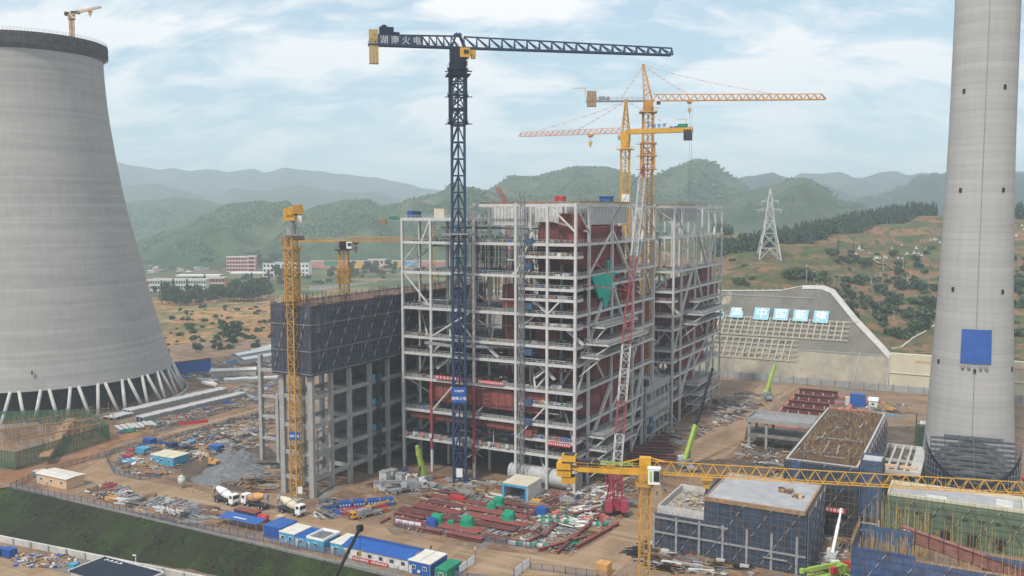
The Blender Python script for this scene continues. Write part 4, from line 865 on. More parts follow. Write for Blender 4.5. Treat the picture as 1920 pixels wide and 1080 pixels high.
# ================================================================ BOILER FRAMES
def rail_run(m, p, q, step=1.8):
    p, q = Vector(p), Vector(q); n = max(1, int((q-p).length/step))
    for i in range(n+1): c = p.lerp(q, i/n); m.bar(c, c+Vector((0, 0, 1.15)), .09)
    m.bar(p+Vector((0, 0, 1.15)), q+Vector((0, 0, 1.15)), .09); m.bar(p+Vector((0, 0, .6)), q+Vector((0, 0, .6)), .06)
def boiler(label, v0, seed, second=False):
    rr = random.Random(seed); OFF = (-147, v0, 0)
    t = thing('boiler_house', label, 'boiler frame', OFF)
    cu = [-180, -168.2, -151.2, -135.2, -123.8, -114]; rv = [0, 10.8, 31, 52, 63, 75]
    top = {-180: 88, -168.2: 88}
    furn = lambda u, v: -156 < u < -118 and 12 < v < 50
    for u in cu:
        for v in rv:
            if furn(u, v): continue
            if u == -114 and v == 0: h = 92.5
            h = top.get(u, 93)
            if second and u < -150: h -= 6
            w_ = .41 if v == 0 or u == -114 else .36
            m = MB(OFF); V = v0+v; m.b(u-w_, u+w_, V-w_, V+w_, 0, h+.4)
            m.mat('steel'); o = m.build('column', 'steel', t)
    # one outer column of the chamfer
    levels = [88.2, 80.4, 70.0, 57.6, 47.4, 41.6, 32.8, 21.6, 11.6]
    mid = [76.4, 66.0, 62.6, 53.6, 28.0, 16.6] if not second else [53.6, 28, 16.6]
    if second: levels = [88.2, 80.4, 66.0, 57.6, 47.4, 41.6, 32.8, 21.6, 11.6]
    def floor(z, u0, u1, a, b_, nm='floor', rail=True, dpt=.85):
        m = MB(OFF); A0, B0 = v0+a, v0+b_
        m.mat('grating').b(u0, u1, A0, B0, z-.25, z)
        m.mat('steel'); m.b(u0-.25, u1+.25, A0-.25, A0+.2, z-dpt, z+.05); m.b(u0-.25, u1+.25, B0-.2, B0+.25, z-dpt, z+.05); m.b(u0-.25, u0+.2, A0+.2, B0-.2, z-dpt, z+.05); m.b(u1-.2, u1+.25, A0+.2, B0-.2, z-dpt, z+.05)
        m.mat('steel_dark')
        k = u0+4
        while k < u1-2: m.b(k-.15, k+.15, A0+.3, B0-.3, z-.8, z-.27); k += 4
        if rail:
            m.mat('light_grey'); rail_run(m, (u0, A0, z), (u1, A0, z)); rail_run(m, (u1, A0, z), (u1, B0, z)); rail_run(m, (u0, A0, z), (u0, B0, z))
        m.build(nm, None, t)
    for i, z in enumerate(levels):
        if z > 85:
            floor(z, -180, -151.2, 0, 30); floor(z+4.6, -151.2, -135, 0, 1.2, rail=False, dpt=.9)
            continue
        floor(z, -180, -151.5, 0, 31); floor(z, -151.3, -123.8, 0, 12.5); floor(z, -123.6, -114, 0, 12.5); floor(z, -121, -114, 12.7, 75)
        if not second or z < 60: floor(z, -160, -121.4, 51, 75, rail=False)
        if z < 45: floor(z, -180, -160.5, 31.4, 60, rail=False)
    for i, z in enumerate(mid):
        floor(z, -133.8, -114, 0, 5.5); 
        if i % 2: floor(z, -119.6, -114, 9, 63)
    # roof edge beams and girders
    m = MB(OFF)
    for (a, b_, c, d, z) in ((-151.2, -114, 0, 0, 92.6), (-180, -151.2, 0, 0, 88), (-114, -114, 0, 75, 92.6), (-151.2, -114, 63, 63, 92.6), (-151.2, -114, 31, 31, 92.6), (-151.2, -151.2, 0, 63, 92.6)):
        m.bar((a, v0+c, z), (b_, v0+d, z), .7, 1.0)
    m.build('roof_beam', 'steel', t)
    m = MB(OFF)
    for (u, a, b_, zb) in ((-114.2, 10.8, 31, 86.3), (-114.2, 31.3, 46, 86.6), (-121.5, 8, 52, 87)):
        if second and u > -120 and a > 30: continue
        m.mat('litter').b(u-.3, u+.3, v0+a+.8, v0+b_-.5, zb, 92.4)
        k = a+1.4
        while k < b_-1: m.mat('light_grey').b(u+.3, u+.55, v0+k, v0+k+.25, zb+.1, 92.2); k += 1.3
    for (v, a, b_, zb) in ((12, -134, -122, 88.5), (8, -150, -136, 86), (31, -150, -120, 87)):
        m.mat('litter').b(a, b_, v0+v-.3, v0+v+.3, zb, 92.2); k = a+.7
        while k < b_: m.mat('light_grey').b(k, k+.25, v0+v-.5, v0+v-.3, zb, 92); k += 1.3
    m.mat('timber')
    m.b(-134, -113.6, v0-.6, v0+.2, 93.4, 93.8); m.b(-113.9, -113.3, v0+1, v0+(46 if not second else 30), 93.4, 93.9); m.mat('primer').b(-150, -122, v0+3, v0+3.5, 93.2, 93.6)
    for i in range(26): k = v0+2+i*1.9; m.mat('rust').b(-114.2, -114.1, k, k+.1, 93.9, 95)
    m.build('plate_girder', None, t)
    # braces
    m = MB(OFF)
    def br(p, q, w_=.55): m.bar((p[0], v0+p[1], p[2]), (q[0], v0+q[1], q[2]), w_)
    F0 = [(-151.2, 47.4, -168.2, 57.6), (-151.2, 57.6, -168.2, 47.6), (-168.2, 57.6, -160, 41.8), (-180, 32.8, -168.2, 47.4), (-180, 70, -172, 80), (-172, 80, -168.4, 88), (-168.2, 57.6, -180, 70), (-180, 57, -168.2, 41.8), (-168, 21.8, -180, 33), (-180, 11, -170, 21),
          (-151.2, 70, -160, 57.8), (-151.2, 41.6, -143, 57), (-135.2, 84, -144, 70), (-135.2, 70, -129, 84), (-135.2, 41.8, -128, 32.8), (-128, 32.8, -123.8, 42), (-123.8, 28, -135, 16), (-123.8, 47, -135, 57), (-151.2, 21.6, -144, 32.8), (-168.2, 21.6, -158, 32.8), (-151.2, 11.6, -160, 21.5),
          (-123.8, 88, -114.4, 84), (-123.8, 93, -114, 84), (-123.8, 57.6, -119, 62.4), (-119, 47, -114, 57), (-123.8, 32.8, -114, 47), (-114, 16, -123.8, 28), (-123.8, 5, -135.2, 16)]
    for a, z1, b_, z2 in F0: m = MB(OFF); br((a, rr.choice((0, 0, 10.8)), z1), (b_, 0 if rr.random() < .5 else 10.8, z2), .5); m.build('diagonal_brace', 'steel', t)
    for a, z1, b_, z2 in ((10.8, 84, 0, 92.4), (10.8, 70, 31, 84), (31, 84, 50, 66), (10.8, 47.4, 31, 70), (31, 66, 45, 47.8), (10.8, 47, 24, 34), (31, 47, 45, 36), (52, 36, 63, 47), (0, 30, 10.8, 44), (10.8, 12, 31, 31), (52, 11, 63, 32), (63, 11, 52, 2), (31, 21.6, 52, 32.8), (52, 66, 63, 84), (63, 70, 75, 57), (63, 92, 75, 84), (52, 92, 63, 84), (52, 70, 40, 84), (31, 5, 20, 11)):
        m = MB(OFF); br((-114, a, z1), (-114, b_, z2), .95 if abs(z1-z2) > 17 else .55); m.build('diagonal_brace', 'steel', t)
    m = MB(OFF)
    for i in range(46):
        u = rr.choice(cu[:-1]); v = rr.choice(rv[1:4]); z = rr.choice(levels[1:]); du = rr.choice((-9, 9, 12)); br((u, v, z), (u+du*.8, v+rr.choice((0, 0, 8)), z-rr.choice((8, 10, 12))), .45)
    m.build('inner_bracing', 'steel', t, kind='stuff')
    # furnace
    m = MB(OFF)
    def ribbed(m, u0, u1, a, b_, z0, z1, mt, st=1.4, rib='primer_dark', hz=4.0):
        m.mat(mt).b(u0, u1, v0+a, v0+b_, z0, z1); m.mat(rib)
        k = u0+.4
        while k < u1-.3: m.b(k, k+.18, v0+a-.18, v0+a, z0, z1); k += st
        k = a+.4
        while k < b_-.3: m.b(u1, u1+.18, v0+k, v0+k+.18, z0, z1); k += st
        z = z0+1
        while z < z1: m.b(u0-.1, u1+.3, v0+a-.32, v0+a-.19, z, z+.35); m.b(u1+.19, u1+.34, v0+a, v0+b_, z, z+.35); z += hz
    ftop = 87 if not second else 52
    ribbed(m, -148, -121.5, 14, 47, 34, 56, 'furnace'); ribbed(m, -134 if not second else -148, -121.5, 14, 47, 56.2, ftop, 'furnace')
    # hopper
    vs = [(-148, v0+14, 34), (-121.5, v0+14, 34), (-121.5, v0+47, 34), (-148, v0+47, 34), (-138, v0+28, 20), (-131, v0+28, 20), (-131, v0+33, 20), (-138, v0+33, 20)]
    m.mat('furnace').add(vs, [(0, 1, 5, 4), (1, 2, 6, 5), (2, 3, 7, 6), (3, 0, 4, 7), (4, 5, 6, 7)])
    m.build('furnace', None, t)
    m = MB(OFF); m.mat('primer_dark'); vs = [(-144, v0+7, 66), (-135.5, v0+7, 66), (-135.5, v0+12, 66), (-144, v0+12, 66), (-144, v0+7, 50), (-135.5, v0+7, 50), (-135.5, v0+12, 50), (-144, v0+12, 50), (-140.5, v0+8, 36), (-138.5, v0+8, 36), (-138.5, v0+11, 36), (-140.5, v0+11, 36)]
    m.mat('furnace').add(vs, [(0, 1, 2, 3), (4, 5, 1, 0), (5, 6, 2, 1), (6, 7, 3, 2), (7, 4, 0, 3), (8, 9, 5, 4), (9, 10, 6, 5), (10, 11, 7, 6), (11, 8, 4, 7)])
    for u in (-142.5, -139.5, -137): m.mat('steel').bar((u, v0+6.9, 66), (u+(.0 if u < -140 else .3), v0+6.9, 50), .12); m.bar((u, v0+6.9, 50), (-139.5+(u+139.5)*.3, v0+7.9, 36), .12)
    m.build('coal_hopper', None, t)
    m = MB(OFF)
    ribbed(m, -170, -152, 1.3, 8, 25.0, 31.9, 'primer', 2.6, 'primer_dark', 7); ribbed(m, -151, -146, 1.5, 8, 24.8, 31.4, 'furnace', 1, 'primer', 1.4); ribbed(m, -145.5, -124.5, 1.3, 8, 24.6, 31.1, 'primer', 2.6, 'primer_dark', 7)
    m.build('air_duct', None, t)
    m = MB(OFF); m.mat('primer').cyl((-178, v0+2.6, 19), (-150, v0+2.6, 19), 1.5, n=14); m.cyl((-147, v0+2.6, 18.8), (-128, v0+2.6, 18.4), 1.5, n=14)
    for u in range(-176, -128, 4): m.mat('primer_dark').cyl((u, v0+2.6, 18.9), (u+.3, v0+2.6, 18.9), 1.62, n=14)
    m.build('header_pipe', None, t, smooth=False)
    m = MB(OFF)
    if not second: ribbed(m, -122, -114.8, 1.2, 10, 8, 32, 'primer', 3, 'primer_dark', 4)
    for z in ([12, 16, 20, 24, 28] if not second else []): m.mat('litter').b(-114.7, -114.2, v0+1, v0+10, z, z+.5)
    for (a, b_, z0, z1, mt) in ((11, 30, 40, 47, 'furnace'), (11, 30, 49, 56.5, 'primer_dark'), (10, 44, 57.8, 62, 'furnace'), (46, 62, 57.8, 65, 'furnace'), (54, 73, 33.5, 41, 'furnace'), (54, 73, 48, 57, 'furnace'), (34, 51, 22, 32, 'furnace'), (20, 34, 33.4, 39.5, 'furnace'), (12, 24, 22, 31, 'primer_dark'), (26, 33, 16, 31, 'crimson'), (14, 42, 3, 10, 'primer_dark'), (33, 50, 34, 44, 'furnace'), (36, 52, 48, 56, 'furnace'), (12, 40, 74, 80, 'furnace')):
        if second and z0 > 60: continue
        m = MB(OFF); ribbed(m, -120, -115.2, a, b_, z0, z1, mt, 1.3, 'primer', 9); m.build('side_duct', None, t)
    m = MB(OFF)
    if not second: ribbed(m, -123, -115.6, 6.5, 10, 73.5, 90, 'furnace', 1.3, 'primer', 5); m.build('wall_panel', None, t); m = MB(OFF); ribbed(m, -119.5, -115.4, 10.2, 44, 72, 85.5, 'furnace', 1.3, 'primer', 4.5)
    else: ribbed(m, -134, -115.4, 7, 11, 42.6, 56, 'furnace', 1.3, 'primer', 5)
    m.build('wall_panel', None, t); m = MB(OFF); ribbed(m, -132, -124.5, 8, 12, 42.4, 53, 'furnace', 1.3, 'primer', 5); m.build('wall_panel', None, t); m = MB(OFF); ribbed(m, -134, -116, 7, 10.4, 12.5, 19.6, 'primer_dark', 1.3, 'furnace', 5)
    m.build('wall_panel', None, t)
    # cylindrical duct seen at the side
    m = MB(OFF); m.mat('primer').cyl((-117.5, v0+11, 26.5), (-117.5, v0+22, 26.5), 3.2, n=18)
    for i in range(9): m.mat('primer_dark').cyl((-117.5, v0+11.4+i*1.2, 26.5), (-117.5, v0+11.6+i*1.2, 26.5), 3.35, n=18)
    m.build('round_duct', None, t)
    # hanging tubes under the roof
    m = MB(OFF)
    for i in range(150):
        u = rr.uniform(-172, -136); v = rr.choice((14, 18, 22, 27)); z0 = rr.choice((60, 70.5, 70.5, 72)); m.mat(rr.choice(('steel', 'litter', 'primer', 'primer_dark', 'steel_dark', 'timber'))).b(u-.1, u+.1, v0+v, v0+v+.2, z0, z0+rr.uniform(9, 13))
    for i in range(110):
        u = rr.uniform(-173, -116); v = rr.uniform(13, 46); m.mat(rr.choice(('steel', 'bamboo', 'litter', 'rust'))).b(u-.07, u+.07, v0+v, v0+v+.14, 86, rr.uniform(88, 91))
    m.mat('steel_dark').b(-172, -136, v0+13, v0+30, 84.6, 85.1)
    m.build('hanging_tubes', None, t, kind='stuff')
    # sideways balconies
    for (z, a, b_, w_) in ((48.5, 6, 44, 9), (53.3, 12, 44, 5) , (44.6, 3, 40, 7), (17.5, 9, 33, 6.5), (13.2, 9, 36, 7.5), (9, 9, 20, 7)):
        if second: z, a, b_ = z-1, a+8, b_+14
        m = MB(OFF); m.mat('steel').b(-114+.7, -114+w_, v0+a, v0+b_, z-.9, z-.35); m.mat('grating').b(-113.2, -114+w_-.1, v0+a+.1, v0+b_-.1, z-.34, z)
        m.mat('light_grey'); rail_run(m, (-114+w_, v0+a, z), (-114+w_, v0+b_, z)); rail_run(m, (-113.3, v0+a, z), (-114+w_, v0+a, z)); m.mat('steel').bar((-114.2, v0+a+1, z-7), (-114+w_, v0+a+1, z-.9), .4); m.bar((-114.2, v0+b_-1, z-7), (-114+w_, v0+b_-1, z-.9), .4)
        m.build('balcony', None, t)
    # stairs
    m = MB(OFF)
    for i, (u, z) in enumerate(((-160, 41.6), (-150, 47.4), (-128, 57.6), (-129, 41.6), (-148, 11.6), (-131, 62.6), (-162, 47.4), (-119, 53.6), (-122, 41.6))):
        s = 1 if i % 2 else -1
        for w_ in (0, 1.1): m.mat('steel').bar((u, v0+1.5+w_, z), (u+s*7, v0+1.5+w_, z-5.4), .22, .5)
        m.mat('light_grey').bar((u, v0+1.4, z+1), (u+s*7, v0+1.4, z-4.4), .1); m.bar((u-s*4, v0+1.4, z+1), (u, v0+1.4, z+1), .1); m.bar((u+s*7, v0+1.4, z-4.4), (u+s*7, v0+1.4, z-5.4), .1)
        m.mat('steel').b(min(u, u-s*4), max(u, u-s*4), v0+1.2, v0+2.8, z-.2, z)
    m.build('stairs', None, t, kind='stuff')
    # clutter on the floors
    m = MB(OFF)
    for i in range(420):
        z = rr.choice(levels[1:]+mid); u = rr.uniform(-179, -115); v = rr.uniform(.8, 10) if rr.random() < .6 else rr.uniform(10, 30)
        if u > -121 and rr.random() < .6: v = rr.uniform(0, 60)
        if z in mid: u = rr.uniform(-133, -115); v = rr.uniform(.6, 5)
        s = rr.uniform(.3, 1.6); m.mat(rr.choice(('grey', 'litter', 'steel_dark', 'primer', 'timber', 'blue', 'light_grey', 'dark', 'rust', 'green'))).box((u, v0+v, z+s*.35), s*rr.uniform(.6, 2.4), s, s*.7, rr.uniform(0, 3))
    m.build('site_clutter', None, t, kind='stuff')
    # fine steel: pipes running along floors
    m = MB(OFF)
    for i in range(70):
        z = rr.choice(levels[1:]+mid)-rr.uniform(1, 3); u = rr.uniform(-178, -130); v = rr.uniform(1, 11); m.mat(rr.choice(('steel', 'light_grey', 'steel_dark', 'primer'))).bar((u, v0+v, z), (u+rr.uniform(4, 14), v0+v, z), rr.uniform(.15, .5))
    for i in range(60):
        z = rr.choice(levels[1:]+mid); m.mat(rr.choice(('steel', 'light_grey', 'steel_dark', 'primer_dark'))).b(*(lambda u, v: (u, u+.25, v0+v, v0+v+.25))(rr.uniform(-178, -115), rr.uniform(1, 12)), z-rr.uniform(2, 8), z)
    m.build('pipework', None, t, kind='stuff')
    return t, OFF
b1, O1 = boiler('nearer giant grey steel boiler frame, dark red furnace inside, navy crane before it', 257.0, 3)
b2, O2 = boiler('farther grey steel boiler frame rising right behind the first one, beside the concrete slope', 357.0, 11, True)
# banners, blue wraps and red column wraps on the near frame
def bn(u0, u1, z0, z1, v, mt='red', n=0, nm='red_banner'):
    m = MB(O1); m.mat(mt).b(u0, u1, v-.12, v-.02, z0, z1)
    if n:
        w_ = (u1-u0)/n
        for i in range(n): m.mat('litter').b(u0+w_*(i+.22), u0+w_*(i+.72), v-.18, v-.12, z0+.3, z1-.3)
    m.build(nm, None, b1)
bn(-166, -153, 33.1, 34.5, 256.2, n=9); bn(-149, -139.5, 33.1, 34.4, 256.2, n=14); bn(-123, -115, 15.2, 16.6, 256.2, n=10); 
for i in range(12): bn(-179+i*3.4+(3 if i > 4 else 0), -178+i*3.4+(3 if i > 4 else 0), 12.2, 13.6, 256.2, mt='litter' if i % 2 else 'primer_pink', nm='safety_placard')
for u in (-168.2, -151.2):
    m = MB(O1); m.b(u-.43, u+.43, 256.5, 256.57, 5.5 if u > -160 else 8, 32); m.b(u+.42, u+.46, 256.58, 257.4, 8, 32); m.build('red_column_wrap', 'boom_red', b1)
m = MB(O1); m.mat('teal'); q = [(-113.2, 268.5, 69.5), (-113.2, 290, 69.8), (-113.2, 286, 66), (-113.2, 283.5, 60), (-113.2, 279.5, 57.5), (-113.2, 278, 62), (-113.2, 275, 61.5), (-113.2, 272.4, 64.5)]
m.add(q, [tuple(range(8))]); m.add([(-113.9, a, b_) for x, a, b_ in q], [tuple(range(7, -1, -1))]); m.b(-116, -115.2, 286, 296, 60, 66); m.b(-117, -114.6, 286, 290, 70, 74); m.build('teal_tarpaulin', 'teal', b1)
# hoist mast
m = MB(O1); truss_mast(m, 1.4, 0, 97, 2.4, .16, .09, cx=-132.6, cy=255.9); m.build('hoist_mast', 'steel_dark', b1)
for z in (17, 21, 27.5, 44, 59, 72, 80):
    m = MB(O1); m.mat('primer' if z == 17 else 'blue').b(-131.5, -129, 256.2, 257.8, z, z+1.9); m.build('landing_gate', 'net_bright' if z != 17 else 'primer', b1)
# things on the roofs: separate
def tank(name, label, cat, px0, px1, v, z, h, mt, d=2.4, rails=False, rib=True):
    a = onp(px0, 380, v=v); b_ = onp(px1, 380, v=v); t = thing(name, label, cat, ((a[0]+b_[0])/2, v, z)); w_ = (b_[0]-a[0])/2
    m = MB().mat(mt); m.b(-w_, w_, -d/2, d/2, .15, h); m.build('body', None, t)
    m = MB().mat('dark'); m.b(-w_, -w_+.2, -d/2-.02, d/2+.02, 0, .15); m.b(w_-.2, w_, -d/2-.02, d/2+.02, 0, .15)
    k = -w_+.5
    while k < w_ and rib: m.b(k, k+.08, -d/2-.06, -d/2-.001, .3, h-.2); k += .6
    m.build('frame', None, t); return t
tank('water_tank', 'bright blue crate on the left corner of the first boiler roof', 'crate', 767, 777, 259, 88.25, 2.6, 'roof_blue')
tank('water_tank', 'black crate on the first boiler roof, touching the bright blue one', 'crate', 778, 786, 259, 88.25, 2.5, 'navy')
tank('site_cabin', 'white cabin on the lower left roof of the first boiler', 'cabin', 817, 836, 268, 88.25, 3.4, 'cream', rib=False)
tank('tool_box', 'red box on the roof edge of the first boiler', 'box', 1043, 1058, 259, 93.9, 1.5, 'red')
q = onp(1137, 375, u=-117); t = thing('tool_skip', 'blue skip on the first boiler roof, left of the yellow crane mast', 'skip', (-117, q[1], 94.0))
m = MB(); m.prism([(-1.9, -1.7), (1.9, -1.7), (1.9, 1.7), (-1.9, 1.7)], .2, 1.6); m.build('body', 'roof_blue', t); m = MB(); m.b(-2.3, 2.3, -2.1, 2.1, 1.6, 1.9); m.build('rim', 'blue', t); m = MB(); m.b(-1.9, -1.5, -1.7, 1.7, 0, .2); m.b(1.5, 1.9, -1.7, 1.7, 0, .2); m.build('skid', 'dark', t)
# great grey pipe at the foot
t = thing('steel_pipe', 'fat pale grey steel pipe lying at the foot of the first boiler frame', 'pipe', (-125, 261.5, 0))
m = MB(); m.cyl((-14, 0, 3.3), (11, -1.5, 3.3), 3.1, n=24, cap=False); m.cyl((-13.9, 0, 3.3), (10.9, -1.5, 3.3), 3.0, n=24, cap=False); m.build('shell', 'light_grey', t, smooth=True)
m = MB()
for i in range(6): m.cyl((-13+i*4.7, -.05*i*4.7/4, 3.3), (-12.8+i*4.7, -.05*i*4.7/4, 3.3), 3.2, n=24)
m.build('stiffener_ring', 'grey', t)
m = MB(); 
for i in (-11, -3, 5): m.b(i, i+.6, -2.5, 2.5, 0, 1.2)
m.build('cradle', 'steel_dark', t)
# ================================================================ CONCRETE BLOCK BETWEEN THE BOILERS
t = thing('concrete_building', 'small open concrete building with rows of square openings, between the two boiler frames', 'building', (-124, 336, 0))
OF = (-124, 336, 0); m = MB(OF)
u0, u1, v0_, v1_ = -135, -113, 322, 350
lv = [0, 4.6, 8.8, 13, 17.2, 22.6]
for z in lv[1:]: m.b(u0, u1, v0_, v1_, z-.35, z)
m.build('floor_slab', 'concrete', t)
m = MB(OF)
for u in (u0+.4, -124, u1-.4):
    for k in range(6):
        if u == -124 and 0 < k < 5: continue
        v = v0_+.5+k*(v1_-v0_-1)/5; m.b(u-.4, u+.4, v-.4, v+.4, 0, 22.2)
m.build('column', 'concrete', t)
m = MB(OF)
for (za, zb) in ((8.8, 13), (13, 17.2)):
    m.b(u1+.02, u1+.25, v0_, v1_, za, za+1.2); m.b(u1+.02, u1+.25, v0_, v1_, zb-1.2, zb); n = 12; d = (v1_-v0_)/n
    for i in range(n+1): k = v0_+i*d; m.b(u1+.02, u1+.25, k-.55, k+.55, za+1.2, zb-1.2)
m.b(u1+.02, u1+.28, v0_-.3, v1_+.3, 20.8, 23.6); m.b(u0, u1+.02, v0_-.3, v0_-.02, 20.8, 23.6); m.b(u0, u1, v1_, v1_+.3, 22.6, 23.6)
for z in (4.6, 17.2): m.b(u1+.02, u1+.2, v0_, v1_, z-.9, z+.1)
m.build('facade_wall', 'concrete', t)
m = MB(OF); m.b(-130, -118, 326, 346, .1, 22); m.build('dark_core', 'concrete_dark', t)  # dark box behind the openings, its colour standing for the shade inside
m = MB(OF); m.b(-118, -114, 324, 328, 22.7, 25.5); m.build('roof_scaffold', 'net_black', t)
for i, z in enumerate((5, 8.6)): m = MB(OF); m.b(u1+.3, u1+.9, 325, 328, z, z+2.4); m.build('blue_sheet', 'blue', t)
# ================================================================ NETTED CONCRETE FRAME (LEFT)
t = thing('unfinished_building', 'tall bare concrete frame on the left with its upper storeys wrapped in dark blue netting', 'building', (-191.5, 260, 0))
OF = (-191.5, 260, 0)
cv = [214.6, 224, 233.5, 244.5, 255, 265, 275, 286, 297, 308, 320]
for u in (-197.3, -185.6):
    for v in cv:
        m = MB(OF); w_ = .95 if v < 215 else .75; m.b(u-w_, u+w_, v-w_*.7, v+w_*.7, 0, 60); m.build('column', 'concrete', t)
lv = [6.4, 14.4, 23.3, 32.6, 41, 50, 60]
for z in lv:
    m = MB(OF)
    for u in (-197.3, -185.6):
        for a, b_ in zip(cv, cv[1:]): m.b(u-.4, u+.4, a+.7, b_-.7, z-1.3, z)
    for v in cv: m.b(-196.3, -186.6, v-.35, v+.35, z-1.3, z)
    m.build('beam', 'concrete', t)
    if z > 10:
        m = MB(OF); m.b(-196.9, -186.0, (233.8 if z < 33 else 215), 319.6, z-.28, z+.05) if True else 0
        m.build('floor_slab', 'concrete_dark', t)
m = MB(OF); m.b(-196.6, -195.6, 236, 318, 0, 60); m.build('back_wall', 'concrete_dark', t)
for z in (7.2, 15.2): 
    m = MB(OF)
    for (a, b_, c, d) in ((216, 216.5, z, z+6), (220.8, 221.3, z, z+6), (216, 221.3, z+5.5, z+6), (216, 221.3, z+1, z+1.5)): m.b(-184.9, -184.5, a, b_, c, d)
    m.build('stair_frame', 'concrete', t)
m = MB(OF)
truss_mast(m, 1.1, 0, 39, 1.4, .14, .1, cx=-184.0, cy=247.8); m.build('hoist_mast', 'dark', t)
for z in (15.2, 24.2, 32.6):
    for v in (245.5, 249.2): m = MB(OF); m.b(-184.6, -184.4, v-.8, v+.8, z, z+2.2); m.build('hoist_gate', 'cyan', t)
m = MB(OF)
a, b_, c, d = -199.6, -183.4, 212.4, 322; zb, zt = 39.6, 61.5
rn = random.Random(9); k = c+.05
for (x0, x1, y0, y1) in ((a, b_, d, d+.04), (a, a+.04, c+.05, d)): m.b(x0, x1, y0, y1, zb, zt)
while k < d: m.b(b_, b_+.04, k, min(d, k+3.6), zb-rn.uniform(0, .5), zt+rn.uniform(-.9, .7)); k += 3.6
k = a
while k < b_: m.b(k, min(b_, k+2.7), c, c+.04, zb-rn.uniform(0, .5), zt+rn.uniform(-.4, 1.0)); k += 2.7
m.build('netting', 'net_navy', t)
m = MB(OF); m.b(a, b_, c+.06, d-.06, zb-.2, zb); m.build('catch_deck', 'net_black', t)
m = MB(OF); m.mat('rust')
m.mat('net_blue'); k = c
while k <= d: m.mat('rust' if int(k) % 2 == 0 else 'concrete_dark').b(b_+.05, b_+.12, k-.03, k+.03, zb-.5, zt+1.2); k += 1.8
k = a
while k <= b_: m.b(k-.03, k+.03, c-.12, c-.05, zb-.5, zt+2.6); k += 1.6
z = zb
while z < zt: m.mat('rust' if int(z*10) % 2 else 'dark').b(b_+.05, b_+.12, c, d, z, z+.08); m.b(a, b_, c-.12, c-.04, z, z+.1); z += 1.8
m.mat('concrete_dark')
for z in (zb+.2, zb+7.4, zt-6.2): m.b(b_+.05, b_+.3, c, d, z, z+.3); m.b(a, b_, c-.3, c-.05, z, z+.3)
m.build('tube_frame', None, t)
m = MB(OF); k = c+2; i = 0
while k < d-12:
    for s in range(13):
        p = Vector((b_+.35, k+s*.95, zb+.4+s*1.62)); q = p+Vector((0, .95, 1.62)); m.mat('concrete_light' if s % 2 else 'rust').bar(p, q, .13)
    k += 7.2
for k in (a+1, a+9):
    for s in range(12): p = Vector((k+s*.5, c-.4, zb+.4+s*1.6)); m.mat('concrete_light' if s % 2 else 'rust').bar(p, p+Vector((.5, 0, 1.6)), .12)
m.build('bracing', None, t)
m = MB(OF); m.mat('rust').b(-197.5, -185, 214, 321, 60.2, 61.2); m.mat('dark')
rr = random.Random(5)
for i in range(420):
    u = rr.uniform(-198, -184); v = rr.uniform(214, 320); hh = rr.uniform(1.0, 2.6) if v > 224 else rr.uniform(2, 4.5); m.mat(rr.choice(('dark', 'rust', 'steel_dark'))).b(u, u+.1, v, v+.1, 61.2, 61.2+hh)
m.build('starter_bars', None, t, kind='stuff')
# slim frame at its left
t = thing('unfinished_building', 'slim two-post concrete frame standing clear, left of the netted frame', 'frame', (-227, 240, 0)); OF = (-227, 240, 0)
for u, h in ((-231, 39), (-223, 25)):
    m = MB(OF); m.b(u-.7, u+.7, 239.3, 240.7, 0, h); m.build('column', 'concrete', t)
for z, u1 in ((9, -223), (17, -223), (24.5, -198)):
    m = MB(OF); m.b(-230.3, u1-.7, 239.5, 240.5, z-.9, z); m.build('beam', 'concrete', t)
m = MB(OF); m.b(-230.3, -199, 239.4, 240.6, 33, 34.2); m.build('top_beam', 'concrete', t)
# ================================================================ SHEETED BUILDINGS ON THE RIGHT
C_('bar_brown', (.19, .15, .12), var=.3, scale=.8)
def scaffold(t, OF, faces, net, z0, z1, tube='bar_brown', step=1.7, lift=1.8, brace=True, over=1.0, bst=7.0):
    """faces: (u0,v0,u1,v1) plan lines; a net with tubes outside it"""
    m = MB(OF); g_ = MB(OF); d = MB(OF)
    for (ua, va, ub, vb) in faces:
        p, q = Vector((ua, va, 0)), Vector((ub, vb, 0)); L_ = (q-p).length; dr = (q-p).normalized(); nm = Vector((dr.y, -dr.x, 0))
        a, b_ = p, q; m.add([tuple(a)[:2]+(z0,), tuple(b_)[:2]+(z0,), tuple(b_)[:2]+(z1,), tuple(a)[:2]+(z1,)], [(0, 1, 2, 3)])
        k = 0
        while k <= L_: c = p+dr*k+nm*.12; g_.bar((c.x, c.y, z0), (c.x, c.y, z1+over), .075); k += step
        z = z0+lift*.5
        while z <= z1+.1: a2, b2 = p+nm*.12, q+nm*.12; g_.bar((a2.x, a2.y, z), (b2.x, b2.y, z), .07); z += lift
        if brace:
            k = 0
            while k < L_:
                for s in (1, -1):
                    x = k; z = z0 if s == 1 else z1; i = 0
                    while x < L_-1 and z0-.1 <= z <= z1+.1 and i < 30:
                        c = p+dr*x+nm*.3; c2 = p+dr*(x+.75)+nm*.3; d.mat('concrete_light' if i % 2 and s == 1 else 'rust').bar((c.x, c.y, z), (c2.x, c2.y, z+s*1.15), .1); x += .75; z += s*1.15; i += 1
                k += bst
    m.build('netting', net, t); g_.build('tube_frame', tube, t)
    if brace and d.v: d.build('bracing', None, t)
def rebar(m, u0, u1, v0, v1, z, n, hmax, rr, mts=('rust', 'bamboo', 'dark')):
    for i in range(n):
        u, v = rr.uniform(u0, u1), rr.uniform(v0, v1); m.mat(rr.choice(mts)).b(u, u+.09, v, v+.09, z, z+rr.uniform(.5, 1)*hmax)
rr = random.Random(21)
